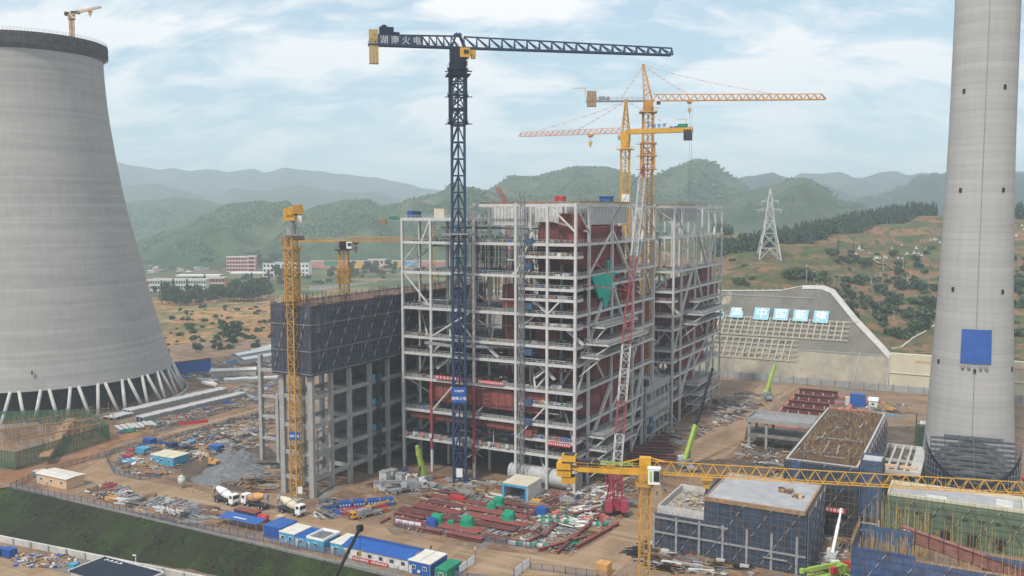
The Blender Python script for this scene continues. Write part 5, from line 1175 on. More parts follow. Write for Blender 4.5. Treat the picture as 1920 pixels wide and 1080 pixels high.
# A: low part and high part
t = thing('concrete_building', 'half-built block wrapped in blue netting with a smooth wet grey roof, nearest right', 'building', (-56, 238, 0)); OF = (-56, 238, 0)
m = MB(OF)
for u in (-75, -68.5, -62, -56, -50, -44, -38.6):
    for v in (226.6, 238, 249): m.b(u-.35, u+.35, v-.35, v+.35, 0, 10 if u < -62.5 else 15.5)
m.build('column', 'concrete', t)
m = MB(OF)
for z in (5, 10): m.b(-75.3, -38.3, 226.3, 249.3, z-.5, z)
m.build('floor_slab', 'concrete_dark', t)
m = MB(OF); m.b(-62.3, -37.6, 225.6, 250.2, 15.2, 15.9); m.build('roof', 'roof_slab', t)
m = MB(OF)
for (a, b_, c, d) in ((-62.8, -37.2, 225.1, 225.6), (-62.8, -37.2, 250.2, 250.7), (-62.8, -62.3, 225.6, 250.2), (-37.6, -37.1, 225.6, 250.2)): m.b(a, b_, c, d, 15.0, 16.1)
m.build('roof_formwork', 'timber', t)
m = MB(OF)
for (a, b_, c, d) in ((-75.6, -62.9, 225.8, 226.2), (-75.6, -62.9, 246.8, 247.2), (-75.6, -75.2, 226.2, 246.8)): m.b(a, b_, c, d, 9.2, 11.6)
m.build('parapet', 'concrete_light', t)
m = MB(OF); m.mat('gravel_pale').b(-75.1, -63, 226.3, 246.7, 9.95, 10.12)
for i in range(90): s = rr.uniform(.2, .8); m.mat(rr.choice(('timber', 'litter', 'cream', 'rust', 'bamboo', 'grey'))).box((rr.uniform(-74, -64), rr.uniform(228, 245), 10.2+s*.1), s*4, s*.5, .2, rr.uniform(0, 3))
m.build('roof_debris', None, t, kind='stuff')
m = MB(OF); m.b(-74, -39.5, 229, 248, .2, 9.5); m.build('dark_core', 'concrete_dark', t)
scaffold(t, OF, [(-76.2, 224.8, -62.4, 224.8)], 'net_blue', 0, 9.8); scaffold(t, OF, [(-62.3, 224.4, -36.6, 224.4)], 'net_blue', 0, 15.0)
scaffold(t, OF, [(-36.4, 224.4, -36.4, 251)], 'net_bright', 0, 15.6, tube='grey'); scaffold(t, OF, [(-62.9, 246, -62.9, 226)], 'net_bright', 10.2, 17, brace=False)
m = MB(OF)
for i in range(7): u = -76+i*6.2; m.b(u-.3, u+.3, 224.0, 224.3, 0, 9.6)
m.b(-76.2, -36.6, 224.05, 224.3, 4.6, 5.1); m.b(-76.2, -56, 224.05, 224.3, 8.6, 9.1); m.b(-47, -41, 223.7, 224.0, 3.0, 3.4)
m.build('outer_post', 'steel_dark', t)
for x, y, s, mt in ((-44.5, 240, 1, 'dark'), (-41, 236.5, .8, 'peach')):
    m = MB()
    for i in range(16): k = s*rr.uniform(.3, 1.2); m.mat(rr.choice((mt, 'rust', 'timber'))).box((rr.uniform(-1.6, 1.6)*s, rr.uniform(-1, 1)*s, k*.4), k*1.6, k, k*.8, rr.uniform(0, 3))
    solo('material_heap', m, None, 'dark heap of tarpaulins on the wet grey roof' if mt == 'dark' else 'small peach heap near the edge of the wet grey roof', 'heap', (x, y, 15.92), kind='stuff')
# B: rebar mat building
t = thing('concrete_building', 'long half-built block topped by a brown mat of reinforcing bars, blue sheets around', 'building', (-38, 296, 0)); OF = (-38, 296, 0)
m = MB(OF); m.mat('rust').b(-47.5, -29.5, 258.5, 332.5, 19.4, 19.9)
C_('rebar_mat', (.12, .085, .062), var=.5, scale=.35, bump=.5, col2=(.26, .20, .14))
m.build('reinforcing_mat', 'rebar_mat', t)
m = MB(OF)
for i in range(42): u = -47+17*(i/41.0); m.b(u, u+.08, 258.8, 332, 19.92, 20.05)
for i in range(90): v = 259+i*.82; m.b(-47.3, -29.6, v, v+.07, 20.06, 20.14)
m.build('bar_grid', 'rust', t)
m = MB(OF); rebar(m, -47, -30, 259, 332, 20, 900, 1.7, rr, ('rust', 'rust', 'timber', 'bamboo', 'dark')); m.build('starter_bars', None, t, kind='stuff')
m = MB(OF)
for u, v, w_, l in ((-40, 276, .5, 14), (-36.5, 274, .5, 12), (-43, 290, .4, 9), (-41, 300, .4, 8), (-34, 310, .4, 9)): m.box((u, v, 20.3), w_, l, .35, rr.uniform(-.1, .1))
m.box((-38, 287, 20.3), 14, .5, .3); m.box((-36, 265, 20.3), 6, .5, .3); m.box((-42, 268, 20.3), 9, .3, .25, .35)
rp = random.Random(3)
for i in range(46): m.box((rp.uniform(-46.5, -31), rp.uniform(262, 330), 20.5+rp.random()), rp.uniform(.12, .3), rp.uniform(1, 6), .15, rp.uniform(-.5, .5))
m.build('plank', 'gravel_pale', t, kind='stuff')
m = MB(OF)
for u in (-46.5, -38, -30.5):
    for k in range(8): v = 260+k*10.2; m.b(u-.4, u+.4, v-.4, v+.4, 0, 19.3)
for z in (6.4, 12.8): m.b(-47, -30, 259, 332, z-.4, z)
m.build('column', 'concrete_dark', t)
m = MB(OF)
for (a, b_, c, d) in ((-48.3, -47.8, 257.5, 333), (-29.4, -28.9, 257.5, 333), (-47.8, -29.4, 257.5, 258.0)): m.b(a, b_, c, d, 19.6, 20.3)
m.build('edge_formwork', 'concrete_light', t)
m = MB(OF); m.b(-46, -31, 262, 331, .2, 18.5); m.build('dark_core', 'net_black', t)
scaffold(t, OF, [(-48.6, 257, -28.6, 257)], 'net_blue', 13.5, 20.2, step=1.6); scaffold(t, OF, [(-48.6, 257.1, -28.6, 257.1)], 'net_black', 0, 13.4, step=1.6)
scaffold(t, OF, [(-28.4, 257, -28.4, 333)], 'net_blue', 0, 20, tube='grey'); scaffold(t, OF, [(-48.7, 333, -48.7, 257)], 'net_blue', 0, 19.5, brace=False)
m = MB(OF); m.b(-46.5, -44, 256.3, 256.9, 13, 19.8); m.build('blue_sheet', 'net_bright', t)
# stair tower
t = thing('stair_tower', 'narrow blue sheeted stair tower against the long rebar block', 'stair tower', (-26.6, 263, 0)); OF = (-26.6, 263, 0)
m = MB(OF)
for u in (-28.2, -23.2):
    for v in (259, 266): m.b(u-.15, u+.15, v-.15, v+.15, 0, 22)
for i in range(10): m.b(-28.1, -23.3, 259.2, 265.8, 2.2*i+2, 2.2*i+2.1)
m.build('tube_frame', 'light_grey', t); scaffold(t, OF, [(-28.4, 258.6, -23, 258.6), (-23, 258.6, -23, 266.4), (-23, 266.4, -28.4, 266.4), (-28.4, 266.4, -28.4, 258.6)], 'net_bright', 6, 22.3, step=1.2, over=.4, bst=4)
# banner on it
t = thing('red_banner', 'long red banner with white lettering on the sheeted wall behind the yellow jib', 'banner', (-44.5, 255.4, 0))
m = MB().mat('red'); m.b(-1, 13, 0, .1, 7.2, 8.6); m.build('cloth', None, t); m = MB()
for i in range(13): m.b(-.4+i*1.02, .25+i*1.02, -.06, 0, 7.5, 8.3)
m.build('lettering', 'litter', t)
# C: green netted
t = thing('concrete_building', 'long low building wrapped in pale green netting at the right edge', 'building', (-5, 271, 0)); OF = (-5, 271, 0)
m = MB(OF); m.b(-21.4, 11.2, 265, 277, 11.0, 11.5); m.build('roof', 'roof_slab', t)
m = MB(OF)
for (a, b_, c, d) in ((-21.8, 11.6, 264.6, 265), (-21.8, 11.6, 277, 277.4), (-21.8, -21.4, 265, 277), (11.2, 11.6, 265, 277)): m.b(a, b_, c, d, 10.4, 12.4)
m.build('parapet', 'cream', t)
m = MB(OF); m.b(-21, 11, 265.4, 276.6, 0, 10.9); m.build('wall', 'concrete', t)
for i in range(8): m = MB(OF); m.b(-18.5+i*3.9, -17.1+i*3.9, 263.45, 265.35, 7.5, 8.3); m.build('window', 'dark', t)
for i in range(3): m = MB(OF); m.b(-8+i*6.5, -5.6+i*6.5, 263.2, 265.35, 1.2, 4.0); m.build('door_opening', 'black', t)
m = MB(OF); m.b(-12, -7, 265.5, 270, 11.52, 11.7); m.b(5, 9, 268, 275, 11.55, 11.62)
m.build('roof_mat', 'litter', t)
scaffold(t, OF, [(-22.4, 263.6, 12.2, 263.6), (-22.4, 278.4, -22.4, 263.6)], 'net_green', 0, 11.8, tube='leaf_light', step=1.5)
# D: blue scaffold front right
t = thing('scaffold', 'large bright blue sheeted scaffold with bamboo poles sticking up, lower right corner', 'scaffold', (-8, 224, 0)); OF = (-8, 224, 0)
m = MB(OF); m.b(-24.6, 22, 218.5, 232.5, 5.6, 6.0); m.build('deck', 'timber', t)
m = MB(OF); m.b(-24, 21.5, 219, 232, 0, 5.4); m.build('core', 'concrete_dark', t)
scaffold(t, OF, [(-25.2, 217.4, -11.5, 217.4)], 'net_bright', 0, 12.2, tube='blue', step=1.4, over=1.2); scaffold(t, OF, [(-11.4, 217.2, 24, 217.2)], 'net_bright', 0, 11.0, tube='blue', step=1.4, over=.6)
scaffold(t, OF, [(-25.3, 234, -25.3, 217.4)], 'net_bright', 0, 12.2, tube='bamboo', step=1.4, over=2); scaffold(t, OF, [(-13, 234, -25, 234)], 'net_bright', 3, 12.2, tube='bamboo', step=1.4, over=5, brace=False)
scaffold(t, OF, [(24, 236, 2, 236)], 'net_bright', 3, 8.6, tube='bamboo', step=1.6, over=3, brace=False)
m = MB(OF); rebar(m, -24.5, -12, 219, 232, 6, 170, 7, rr, ('bamboo', 'timber', 'bamboo')); rebar(m, -12, 22, 219, 233, 6, 130, 5, rr, ('bamboo', 'timber')); rebar(m, -27, -10, 238, 256, 0, 60, 16, rr, ('bamboo',)); rebar(m, -10, 12, 238, 262, 0, 60, 10, rr, ('bamboo',))
m.build('bamboo_pole', None, t, kind='stuff')
# conveyor gallery
C_('gallery_rust', (.27, .12, .095), var=.35, scale=.7)
a = onp(1690, 985, v=238); b_ = onp(1925, 1068, v=238)
t = thing('conveyor_gallery', 'sloping rusty pink conveyor gallery running down to the right edge', 'conveyor', ((a[0]), 238, 0)); OF = (a[0], 238, 0)
p, q = Vector((a[0], 238, a[2]-1.5)), Vector((b_[0]+8, 236, b_[2]-2.6)); m = MB(OF)
m.mat('gallery_rust').bar(p, q, 2.4, 2.8); m.build('gallery', None, t)
m = MB(OF); 
for i in range(12): c = p.lerp(q, i/11); m.box(c, .35, 2.8, 3.3, 0)
m.bar(p+Vector((0, -1.35, 1.5)), q+Vector((0, -1.35, 1.5)), .2); m.bar(p+Vector((0, -1.35, -1.4)), q+Vector((0, -1.35, -1.4)), .2); m.build('rib', 'primer_dark', t)
for i in range(1, 11, 3): c = p.lerp(q, i/11); m = MB(OF); m.bar((c.x, c.y-1, 0), (c.x, c.y-1, c.z-1.6), .35); m.bar((c.x, c.y+1, 0), (c.x, c.y+1, c.z-1.6), .35); m.build('leg', 'rust', t)
m = MB(OF)
for i in range(3):
    for k in range(3): m.b(a[0]+.6+i*1.0, a[0]+1.3+i*1.0, 236.55, 236.65, a[2]-2.3+k*.8-i*.35, a[2]-1.8+k*.8-i*.35)
m.build('window_panel', 'cream', t)
# F: bare frame
t = thing('unfinished_building', 'open two-storey concrete shelter frame with a trough-like roof, right of the second boiler', 'frame', (-67, 347, 0)); OF = (-67, 347, 0)
for u in (-78, -71.5, -56, -54.6):
    for v in (341.5, 354): m = MB(OF); m.b(u-.45, u+.45, v-.45, v+.45, 0, 11.5); m.build('column', 'concrete', t)
m = MB(OF); m.b(-78.6, -54, 341, 354.6, 4.6, 5.2); m.b(-78.6, -54, 341.2, 342, 5.2, 5.6); m.build('floor_slab', 'concrete_dark', t)
m = MB(OF); m.b(-78.8, -53.8, 340.8, 355, 10.4, 10.8); m.build('roof_slab', 'grey', t)
m = MB(OF)
for (a, b_, c, d) in ((-79, -53.6, 340.4, 340.8), (-79, -53.6, 355, 355.4), (-79.2, -78.8, 340.4, 355.4), (-53.8, -53.4, 340.4, 355.4)): m.b(a, b_, c, d, 10.2, 12)
m.build('parapet', 'concrete', t)
# G: white grid
t = thing('unfinished_building', 'pale concrete platform with four open slots, left of the chimney foot', 'frame', (-22, 322, 0)); OF = (-22, 322, 0)
for u in (-28, -16.6):
    for v in (305, 322, 338): m = MB(OF); m.b(u-.5, u+.5, v-.5, v+.5, 0, 7.2); m.build('column', 'concrete', t)
m = MB(OF)
for k in range(5): u = -28.4+k*2.55; m.b(u, u+.7, 304.5, 338.5, 7.2, 8.2)
m.b(-18.9, -15.6, 304.5, 338.5, 7.2, 8.21); m.b(-28.4, -15.6, 303.8, 304.5, 7, 8.3); m.b(-28.4, -15.6, 338.5, 339.4, 7, 8.3); m.b(-28.4, -18.9, 318, 318.8, 7.3, 8.15)
m.build('platform_beam', 'concrete_light', t)
m = MB(OF); m.box((-26, 307.5, 8.5), 6, 2.6, .7, .1); m.box((-19.5, 308, 8.4), 5, 2.4, .6, -.1); m.build('timber_pile', 'peach', t)
# green netted stub by the chimney
t = thing('scaffold', 'small green netted scaffold tucked left of the chimney', 'scaffold', (-17.2, 352, 0)); OF = (-17.2, 352, 0)
m = MB(OF); m.b(-19.4, -14.4, 349.5, 354.8, 0, 13); m.build('core', 'concrete_dark', t); scaffold(t, OF, [(-20, 348.8, -14, 348.8), (-20, 355, -20, 348.8)], 'net_grn2', 0, 14.2, tube='leaf', step=1.2, over=3)
m = MB(OF); m.b(-19, -14.5, 349.6, 354.7, 13.1, 14.2); m.build('parapet', 'litter', t)
# ================================================================ CONCRETE SLOPE
M['shotcrete'] = layered('shotcrete', [((.32, .28, .215), 1, 0, 1, 1), ((.23, .205, .165), .05, .42, .6, (1, 1, .5)), ((.40, .34, .25), .09, .5, .66, (1, 1, .4)), ((.16, .15, .14), .35, .58, .74, (1, 1, .5))], bump=.5)
M['shotcrete_dark'] = layered('shotcrete_dark', [((.20, .185, .16), 1, 0, 1, 1), ((.15, .138, .12), .06, .42, .6, (1, 1, .5)), ((.40, .34, .26), .03, .58, .64, (2.2, 1, .3)), ((.12, .115, .11), .4, .58, .74, (1, 1, .5))], bump=.5)
M['shotcrete_pale'] = layered('shotcrete_pale', [((.46, .40, .29), 1, 0, 1, 1), ((.38, .33, .25), .06, .42, .6, (1, 1, .5)), ((.38, .34, .27), .5, .58, .78, (1, 1, .3))], bump=.2)
def sl(u, z, out=0.0):   # point on the leaning face
    return (u, 488+z*.86-out*.76, z+out*.65)
def ztop(u):
    pts = [(-260, 38), (-200, 42), (-135, 44.3), (-118, 45.0), (-104, 45.6), (-92, 48.5), (-82, 48.8), (-76, 47.0), (-70, 41), (-62, 33.0), (-55, 27), (-48, 21), (-42, 15.6)]
    if u <= pts[0][0]: return pts[0][1]
    for (a, z1), (b_, z2) in zip(pts, pts[1:]):
        if u <= b_: return z1+(z2-z1)*(u-a)/(b_-a)
    return 15.6
t = thing('retaining_slope', 'broad leaning concrete slope with a grid of ribs behind the site', 'retaining wall', (-135, 488, 0)); OF = (-135, 488, 0)
ul = [-300+2.0*i for i in range(130)]
def slab(uf, zf0, zf1, mt, nm, out=0, nz_=6, rough=.25):
    m = MB(OF); vs = []
    for j in range(nz_+1):
        for u in uf:
            z = zf0(u)+(zf1(u)-zf0(u))*j/nz_; n_ = rough*noise.noise(Vector((u*.22, z*.3, 3))); vs.append(sl(u, z, out+n_))
    k = len(uf); m.add(vs, [(j*k+i, j*k+i+1, (j+1)*k+i+1, (j+1)*k+i) for j in range(nz_) for i in range(k-1)]); m.build(nm, mt, t, smooth=True)
ul = [-300+2.0*i for i in range(130)]; ul[-1] = -42
slab(ul, lambda u: -.5, lambda u: min(ztop(u), 15.8), 'shotcrete', 'lower_face'); slab(ul[:-1]+[-42.2], lambda u: min(ztop(u), 15.8), lambda u: min(ztop(u), 30.5), 'shotcrete_dark', 'rib_bed'); slab(ul, lambda u: min(ztop(u), 30.5), lambda u: min(ztop(u), 42), 'shotcrete_dark', 'sign_band', nz_=4); slab(ul, lambda u: min(ztop(u), 42), ztop, 'shotcrete_dark', 'crest_band', nz_=4)
m = MB(OF)
for a, b_ in zip(ul, ul[1:]):
    z1, z2 = ztop(a), ztop(b_)
    w1 = .8 if a < -92 else 3.2
    p1, p2 = sl(a, z1, .5), sl(b_, z2, .5); q1, q2 = (a+w1*.3, p1[1]+1.2, p1[2]), (b_+w1*.3, p2[1]+1.2, p2[2]); r1, r2 = sl(a-w1*.2, z1-w1*.6, .4), sl(b_-w1*.2, z2-w1*.6, .4)
    m.add([r1, r2, p2, p1, q2, q1], [(0, 1, 2, 3), (3, 2, 4, 5)])
m.build('crest_channel', 'concrete_light', t)
m = MB(OF)
for z in (15.4, 30.6, 42): m.bar(sl(-300, z, .3), sl(-84 if z > 40 else (-60 if z > 20 else -44), z, .3), .5, .7)
m.bar(sl(-42.3, 0, .4), sl(-42.3, 15.6, .4), .9); m.bar(sl(-59, 1, .3), sl(-57, 16, .3), .5)
m.build('berm', 'concrete', t)
C_('rib_concrete', (.43, .385, .31), var=.2, scale=.4)
def ribgrid(u0, u1, z0, z1, nh, sk):
    u = u0; 
    while u <= u1:
        m = MB(OF); m.bar(sl(u-sk, z0, .5), sl(u, z1, .5), .6, 1.0); m.build('vertical_rib', 'rib_concrete', t); u += 3.6
    for i in range(nh):
        z = z0+.6+(z1-z0-.9)*i/(nh-1); m = MB(OF); m.bar(sl(u0-sk, z, .5), sl(u1, z, .5), .6, 1.0); m.build('horizontal_rib', 'rib_concrete', t)
ribgrid(-168, -64, 20.6, 30.6, 5, .6); ribgrid(-168, -89, 9.0, 19.9, 5, .8)
m = MB(OF); rr2 = random.Random(4)
for i in range(520):
    if i % 2: u, z = rr2.uniform(-168, -66), rr2.uniform(21.5, 30)
    else: u, z = rr2.uniform(-168, -92), rr2.uniform(10, 19.5)
    m.mat(rr2.choice(('gravel', 'leaf', 'rust', 'concrete_dark', 'concrete_dark'))).box(sl(u, z, .1), rr2.uniform(.3, 1.6), .5, rr2.uniform(.3, 1.2))
m.build('slope_litter', None, t, kind='stuff')
# right, steeper pale wall
t2 = thing('retaining_slope', 'pale cream retaining wall right of the notch, behind the chimney', 'retaining wall', (20, 488, 0)); OF2 = (20, 488, 0)
m = MB(OF2)
def sr(u, z, o=0): return (u, 488+z*.5-o, z)
m.add([sr(-41.6, -.5), sr(140, -.5), sr(140, 8.4), sr(-41.6, 8.4)], [(0, 1, 2, 3)]); m.add([sr(-41.6, 8.4), sr(140, 8.4), sr(140, 18), sr(-41.6, 17.2)], [(0, 1, 2, 3)])
m.build('face', 'shotcrete_pale', t2); m = MB(OF2); m.b(-41.6, 140, 496.7, 499.5, 16.9, 17.8); m.b(-41.6, 140, 491.5, 492.3, 8.2, 8.7); m.build('coping', 'cream', t2); m = MB(OF2); m.bar(sr(-30, 14.8, .3), sr(40, 14.8, .3), .5, 1.0); m.build('ledge', 'peach', t2)
# low wall and fence along the foot
t3 = thing('boundary_wall', 'low grey boundary wall along the foot of the concrete slope', 'wall', (-70, 484, 0)); OF3 = (-70, 484, 0)
m = MB(OF3); m.b(-200, 80, 483.8, 484.2, 0, 3.4); m.build('wall', 'concrete', t3); m = MB(OF3)
for i in range(40): m.b(-200+i*7, -199.6+i*7, 483.6, 484.4, 0, 3.8)
m.build('pier', 'concrete_dark', t3)
# characters on the slope
C_('sign_cyan', (.30, .54, .62), var=.12, scale=.2); C_('sign_white', (.80, .84, .84), var=.05, scale=.3)
def slope_sign(chars, px0, px1, py0, py1, label, whitebg, torn=False):
    # pixel centre to u,z on face
    def inv(px, py):
        d = ray(px, py); du, dv = UV(d[0], d[1]);
        # v = 488+.86 z ; z = H+t dz
        tt = (488+.86*H)/(dv-.86*d[2]); return du*tt, H+d[2]*tt
    ua, za = inv(px0, py1); ub, zb = inv(px1, py0); un_, zc = (ua+ub)/2, (za+zb)/2; wd, hg = abs(ub-ua)*.99, abs(zb-za)*1.32
    o = thing('sign_panel', label, 'sign', sl(un_, zc, 1.3), group=None); o.rotation_euler = (math.atan(1/.86), 0, -A)
    hw, hh = wd/2, hg/2; m = MB().mat('sign_cyan')
    if torn:
        pts = [(-hw, -hh), (hw, -hh), (hw*1.0, -hh*.1), (hw*.82, hh*.45), (hw*.5, hh*.2), (hw*.2, hh*.85), (-hw*.2, hh*.6), (-hw*.5, hh), (-hw*.9, hh*.9)]
    else: pts = [(-hw, -hh), (hw, -hh), (hw, hh), (-hw, hh)]
    m.prism(pts, -.1, .05); m.build('panel', 'sign_cyan', o)
    tx = text_part(chars, hg*.86, 'sign_white', 'character', o, (0, 0, .12), (0, 0, 0), .05, sx=min(1.4, .9*wd/hg))
    return o
slope_sign('能', 1322, 1362, 578, 598, 'torn pale blue sign panel half hidden by the second boiler frame, leftmost on the slope', 1, True)
slope_sign('源', 1367, 1397, 579, 597, 'torn pale blue sign panel with its top ripped, second from the left on the slope', 1, True)
slope_sign('中', 1412, 1445, 580, 601, 'pale blue sign panel with the character for middle on the slope', 0)
slope_sign('国', 1449, 1481, 582, 602, 'pale blue sign panel with the boxed second character of the slope sign', 1)
slope_sign('能', 1486, 1518, 584, 604, 'pale blue sign panel with the third character of the slope sign', 1)
slope_sign('建', 1524, 1556, 586, 607, 'pale blue sign panel at the right end of the slope sign', 1)
# ================================================================ CABINS AND YARD OBJECTS
def cabin(label, cu, cv, w_, d_, h, wall, roof, rot=0, z=.03, nwin=3, door=True, gable=0.0, group=None, roofh=.18, name='site_cabin', cat='cabin', rim=None):
    t = thing(name, label, cat, (cu, cv, z), rot, group); m = MB(); m.b(-w_/2, w_/2, -d_/2, d_/2, 0, h); m.build('wall', wall, t)
    m = MB()
    if gable: m.xprism([(-d_/2-.4, h-.02), (0, h+gable), (d_/2+.4, h-.02), (d_/2+.4, h+.12), (0, h+gable+.16), (-d_/2-.4, h+.12)], -w_/2-.3, w_/2+.3)
    else: m.b(-w_/2-.1, w_/2+.1, -d_/2-.1, d_/2+.1, h, h+roofh)
    ro = m.build('roof', roof, t)
    if gable:
        m = MB()
        for i in range(int(w_/1.1)): x = -w_/2+.3+i*1.1; m.bar((x, -d_/2-.38, h+.14), (x, 0, h+gable+.19), .07); m.bar((x, d_/2+.38, h+.14), (x, 0, h+gable+.19), .07)
        m.build('roof_ribs', roof, ro)
    if gable: m = MB(); m.xprism([(-d_/2, h), (0, h+gable-.1), (d_/2, h)], -w_/2, w_/2); m.build('gable', wall, t)
    if not gable:
        m = MB(); n = max(1, int(w_/2.9))
        for i in range(1, n): m.b(-w_/2+i*w_/n-.04, -w_/2+i*w_/n+.04, -d_/2, d_/2, h+roofh, h+roofh+.05)
        if n > 1: m.build('roof_seam', 'grey', ro)
    wm = None
    for i in range(nwin):
        x = -w_/2+(i+.5)*w_/nwin; m = MB(); m.b(-.62, .62, -.05, 0, -.5, .5)
        fr = m.build('window', 'white' if wall not in ('white', 'litter') else 'grey', t); fr.location = (x, -d_/2-.0, h*.56); m = MB(); m.b(-.5, -.04, -.09, -.05, -.4, .4); m.b(.04, .5, -.09, -.05, -.4, .4); m.build('pane', 'glass', fr)
    for i in range(nwin//2): x = -w_/2+(2*i+1.02)*w_/nwin; m = MB(); m.b(x-.35, x+.35, -d_/2-.42, -d_/2-.01, h*.2, h*.2+.6); m.build('air_conditioner', 'litter', t)
    if door: m = MB(); m.b(-w_/2+.25, -w_/2+1.1, -d_/2-.07, -d_/2-.01, .05, 2.0); m.build('door', 'litter', t)
    m = MB()
    for x in (-w_/2, w_/2-.12): m.b(x, x+.12, -d_/2-.04, -d_/2-.005, 0, h)
    m.build('corner_post', 'grey', t)
    return t
def cab_px(label, xa, ya, xb, yb, d_, h, *args, **kw):
    a, b_ = at(xa, ya), at(xb, yb); v = (a[1]+b_[1])/2; w_ = b_[0]-a[0]; return cabin(label, (a[0]+b_[0])/2, v+d_/2, w_, d_, h, *args, **kw)
cabin('long beige site building with a white metal roof, above the grass bank left end', -269.8, 186.5, 15.5, 6.5, 3.4, 'peach', 'roof_white', nwin=3, door=True, gable=.25, rot=0)
cabin('low white-roofed shed at the far left corner of the fenced ground', -282.5, 190, 9, 3.5, 1.4, 'cyan', 'roof_white', nwin=0, door=False)
q = at(292, 872); cabin('bright blue cabin with a plywood roof inside the fenced scrap yard', q[0]+1.5, q[1]+5, 11.5, 7.5, 3.0, 'cyan', 'cream', rot=R(2), nwin=3)
def rowcab(label, u0, u1, v0_, v1_, h, wall, roof, **kw): return cabin(label, (u0+u1)/2, (v0_+v1_)/2, u1-u0, v1_-v0_, h, wall, roof, **kw)
VR = 181.2
rowcab('deep blue cabin with a bright blue roof, left end of the cabin row', -174.8, -168.7, VR, VR+7, 3.4, 'blue', 'roof_blue', nwin=0, door=False)
rowcab('pale cyan cabin with a white roof, second from the left in the cabin row', -168.5, -163, VR-.6, VR+6.4, 2.9, 'cyan', 'roof_white', nwin=2)
rowcab('cyan cabin with a flat blue roof, in the middle of the cabin row', -162.8, -158.8, VR-.6, VR+6.4, 2.7, 'cyan', 'roof_blue', nwin=1)
t = rowcab('white cabin with an open rubble-filled roof tray, beside the gap in the cabin row', -158.4, -152.6, VR-1, VR+6, 3.0, 'cyan', 'white', nwin=1)
m = MB(); m.mat('gravel').b(-2.3, 2.3, -2.6, 2.6, 3.18, 3.26); m.mat('white').b(-2.9, 2.9, -3.6, -3.3, 3.18, 3.6); m.b(-2.9, 2.9, 3.1, 3.5, 3.18, 3.6); m.b(-2.9, -2.5, -3.3, 3.1, 3.18, 3.6); m.b(2.5, 2.9, -3.3, 3.1, 3.18, 3.6); m.build('roof_tray', None, t)
rowcab('cyan cabin with a pale roof joined to the left end of the long blue-roofed block', -150.6, -146.4, VR-.6, VR+6.6, 3.0, 'cyan', 'roof_white', nwin=1)
t = rowcab('long white cabin block with a big bright blue pitched roof', -146.2, -125.4, VR-.8, VR+6.8, 3.0, 'litter', 'roof_blue', nwin=6, gable=1.0)
m = MB(); m.mat('red').b(-7, 4.2, -4.35, -4.2, .1, 1.0); o = m.build('red_banner', None, t); m = MB()
for i in range(15): 
    if i != 7: m.b(-6.6+i*.72, -6.15+i*.72, -4.4, -4.35, .3, .8)
m.build('lettering', 'litter', o)
rowcab('blue cabin with a cream roof joined to the right end of the long blue-roofed block', -125.2, -118.6, VR-1.3, VR+6.6, 3.2, 'roof_blue', 'roof_white', nwin=2)
t = rowcab('green container cabin standing alone right of the cabin row', -117.0, -113.6, VR-1.6, VR+5.4, 2.6, 'green', 'green', nwin=1, door=False, name='container', cat='container')
# canopy
q = at(447, 992); t = thing('canopy', 'low bright blue metal canopy over a work bench by the fence', 'canopy', (q[0], q[1]+1.5, 0)); m = MB(); m.xprism([(-2, 2.6), (2, 3.0), (2, 3.1), (-2, 2.7)], -7.4, 7.4); m.build('roof', 'roof_blue', t); m = MB(); m.b(-2.5, 2.2, -.9, -.3, 2.85, 2.95); m.build('roof_patch', 'litter', t)
for x in (-7, -3.5, 0, 3.5, 7):
    for y in (-1.7, 1.7): m = MB(); m.b(x-.06, x+.06, y-.06, y+.06, 0, 2.7); m.build('post', 'grey', t)
q = at(462, 975)
t = rowcab('dark blue and maroon container behind the blue canopy', q[0]-5, q[0]+3.5, q[1], q[1]+2.6, 2.4, 'navy', 'primer', nwin=0, door=False, name='container', cat='container')
t = thing('tank', 'small red tank at the end of the maroon container', 'tank', (q[0]+5.6, q[1]+1.0, 0)); m = MB(); m.cyl((-1.6, 0, 1.3), (1.6, 0, 1.3), 1.0, n=16); m.build('shell', 'red', t, smooth=True); m = MB(); m.b(-1.2, -.9, -.8, .8, 0, .7); m.b(.9, 1.2, -.8, .8, 0, .7); m.build('saddle', 'dark', t)
q = at(525, 977); 
def crate(label, x, y, sx, sy, sz, mt, cat='crate', name='crate', z=.03, rot=0, group=None, world=False, lid=None):
    q = at(x, y) if not world else x
    t = thing(name, label, cat, (q[0], q[1]+sy/2, z), rot, group); m = MB(); m.b(-sx/2, sx/2, -sy/2, sy/2, .12, sz); m.build('body', mt, t)
    m = MB()
    for k in (-.35, .35): m.b(k*sx-.1, k*sx+.1, -sy/2+.05, sy/2-.05, 0, .12)
    m.build('skid', 'dark', t)
    m = MB(); n = max(2, int(sx/.8))
    for i in range(n+1): k = -sx/2+.03+i*(sx-.12)/n; m.b(k, k+.06, -sy/2-.04, -sy/2-.001, .15, sz-.05)
    m.b(-sx/2-.03, sx/2+.03, -sy/2-.03, sy/2+.03, sz, sz+.08); m.build('frame', lid or mt, t); return t
crate('cream crate on the road edge, left of the cabin row', 521, 978, 2.2, 2, 1.4, 'peach')
crate('blue dumpster behind the bright blue cabin in the scrap yard', 275, 835, 4.5, 3, 2.4, 'blue', 'dumpster', 'dumpster')
crate('pale blue dumpster at the left of the scrap yard cabin', 262, 852, 5, 3, 2.2, 'cyan', 'dumpster', 'dumpster')
crate('dark blue dumpster along the scrap yard fence, farthest back', 316, 842, 3.5, 3, 2.2, 'navy', 'dumpster', 'dumpster')
crate('blue tarpaulin crate at the far end of the scrap yard', 400, 846, 4.6, 3.4, 2.0, 'roof_blue')
crate('maroon box at the left end of the scrap yard', 236, 862, 3.4, 2, 1.6, 'crimson', 'box', 'box')
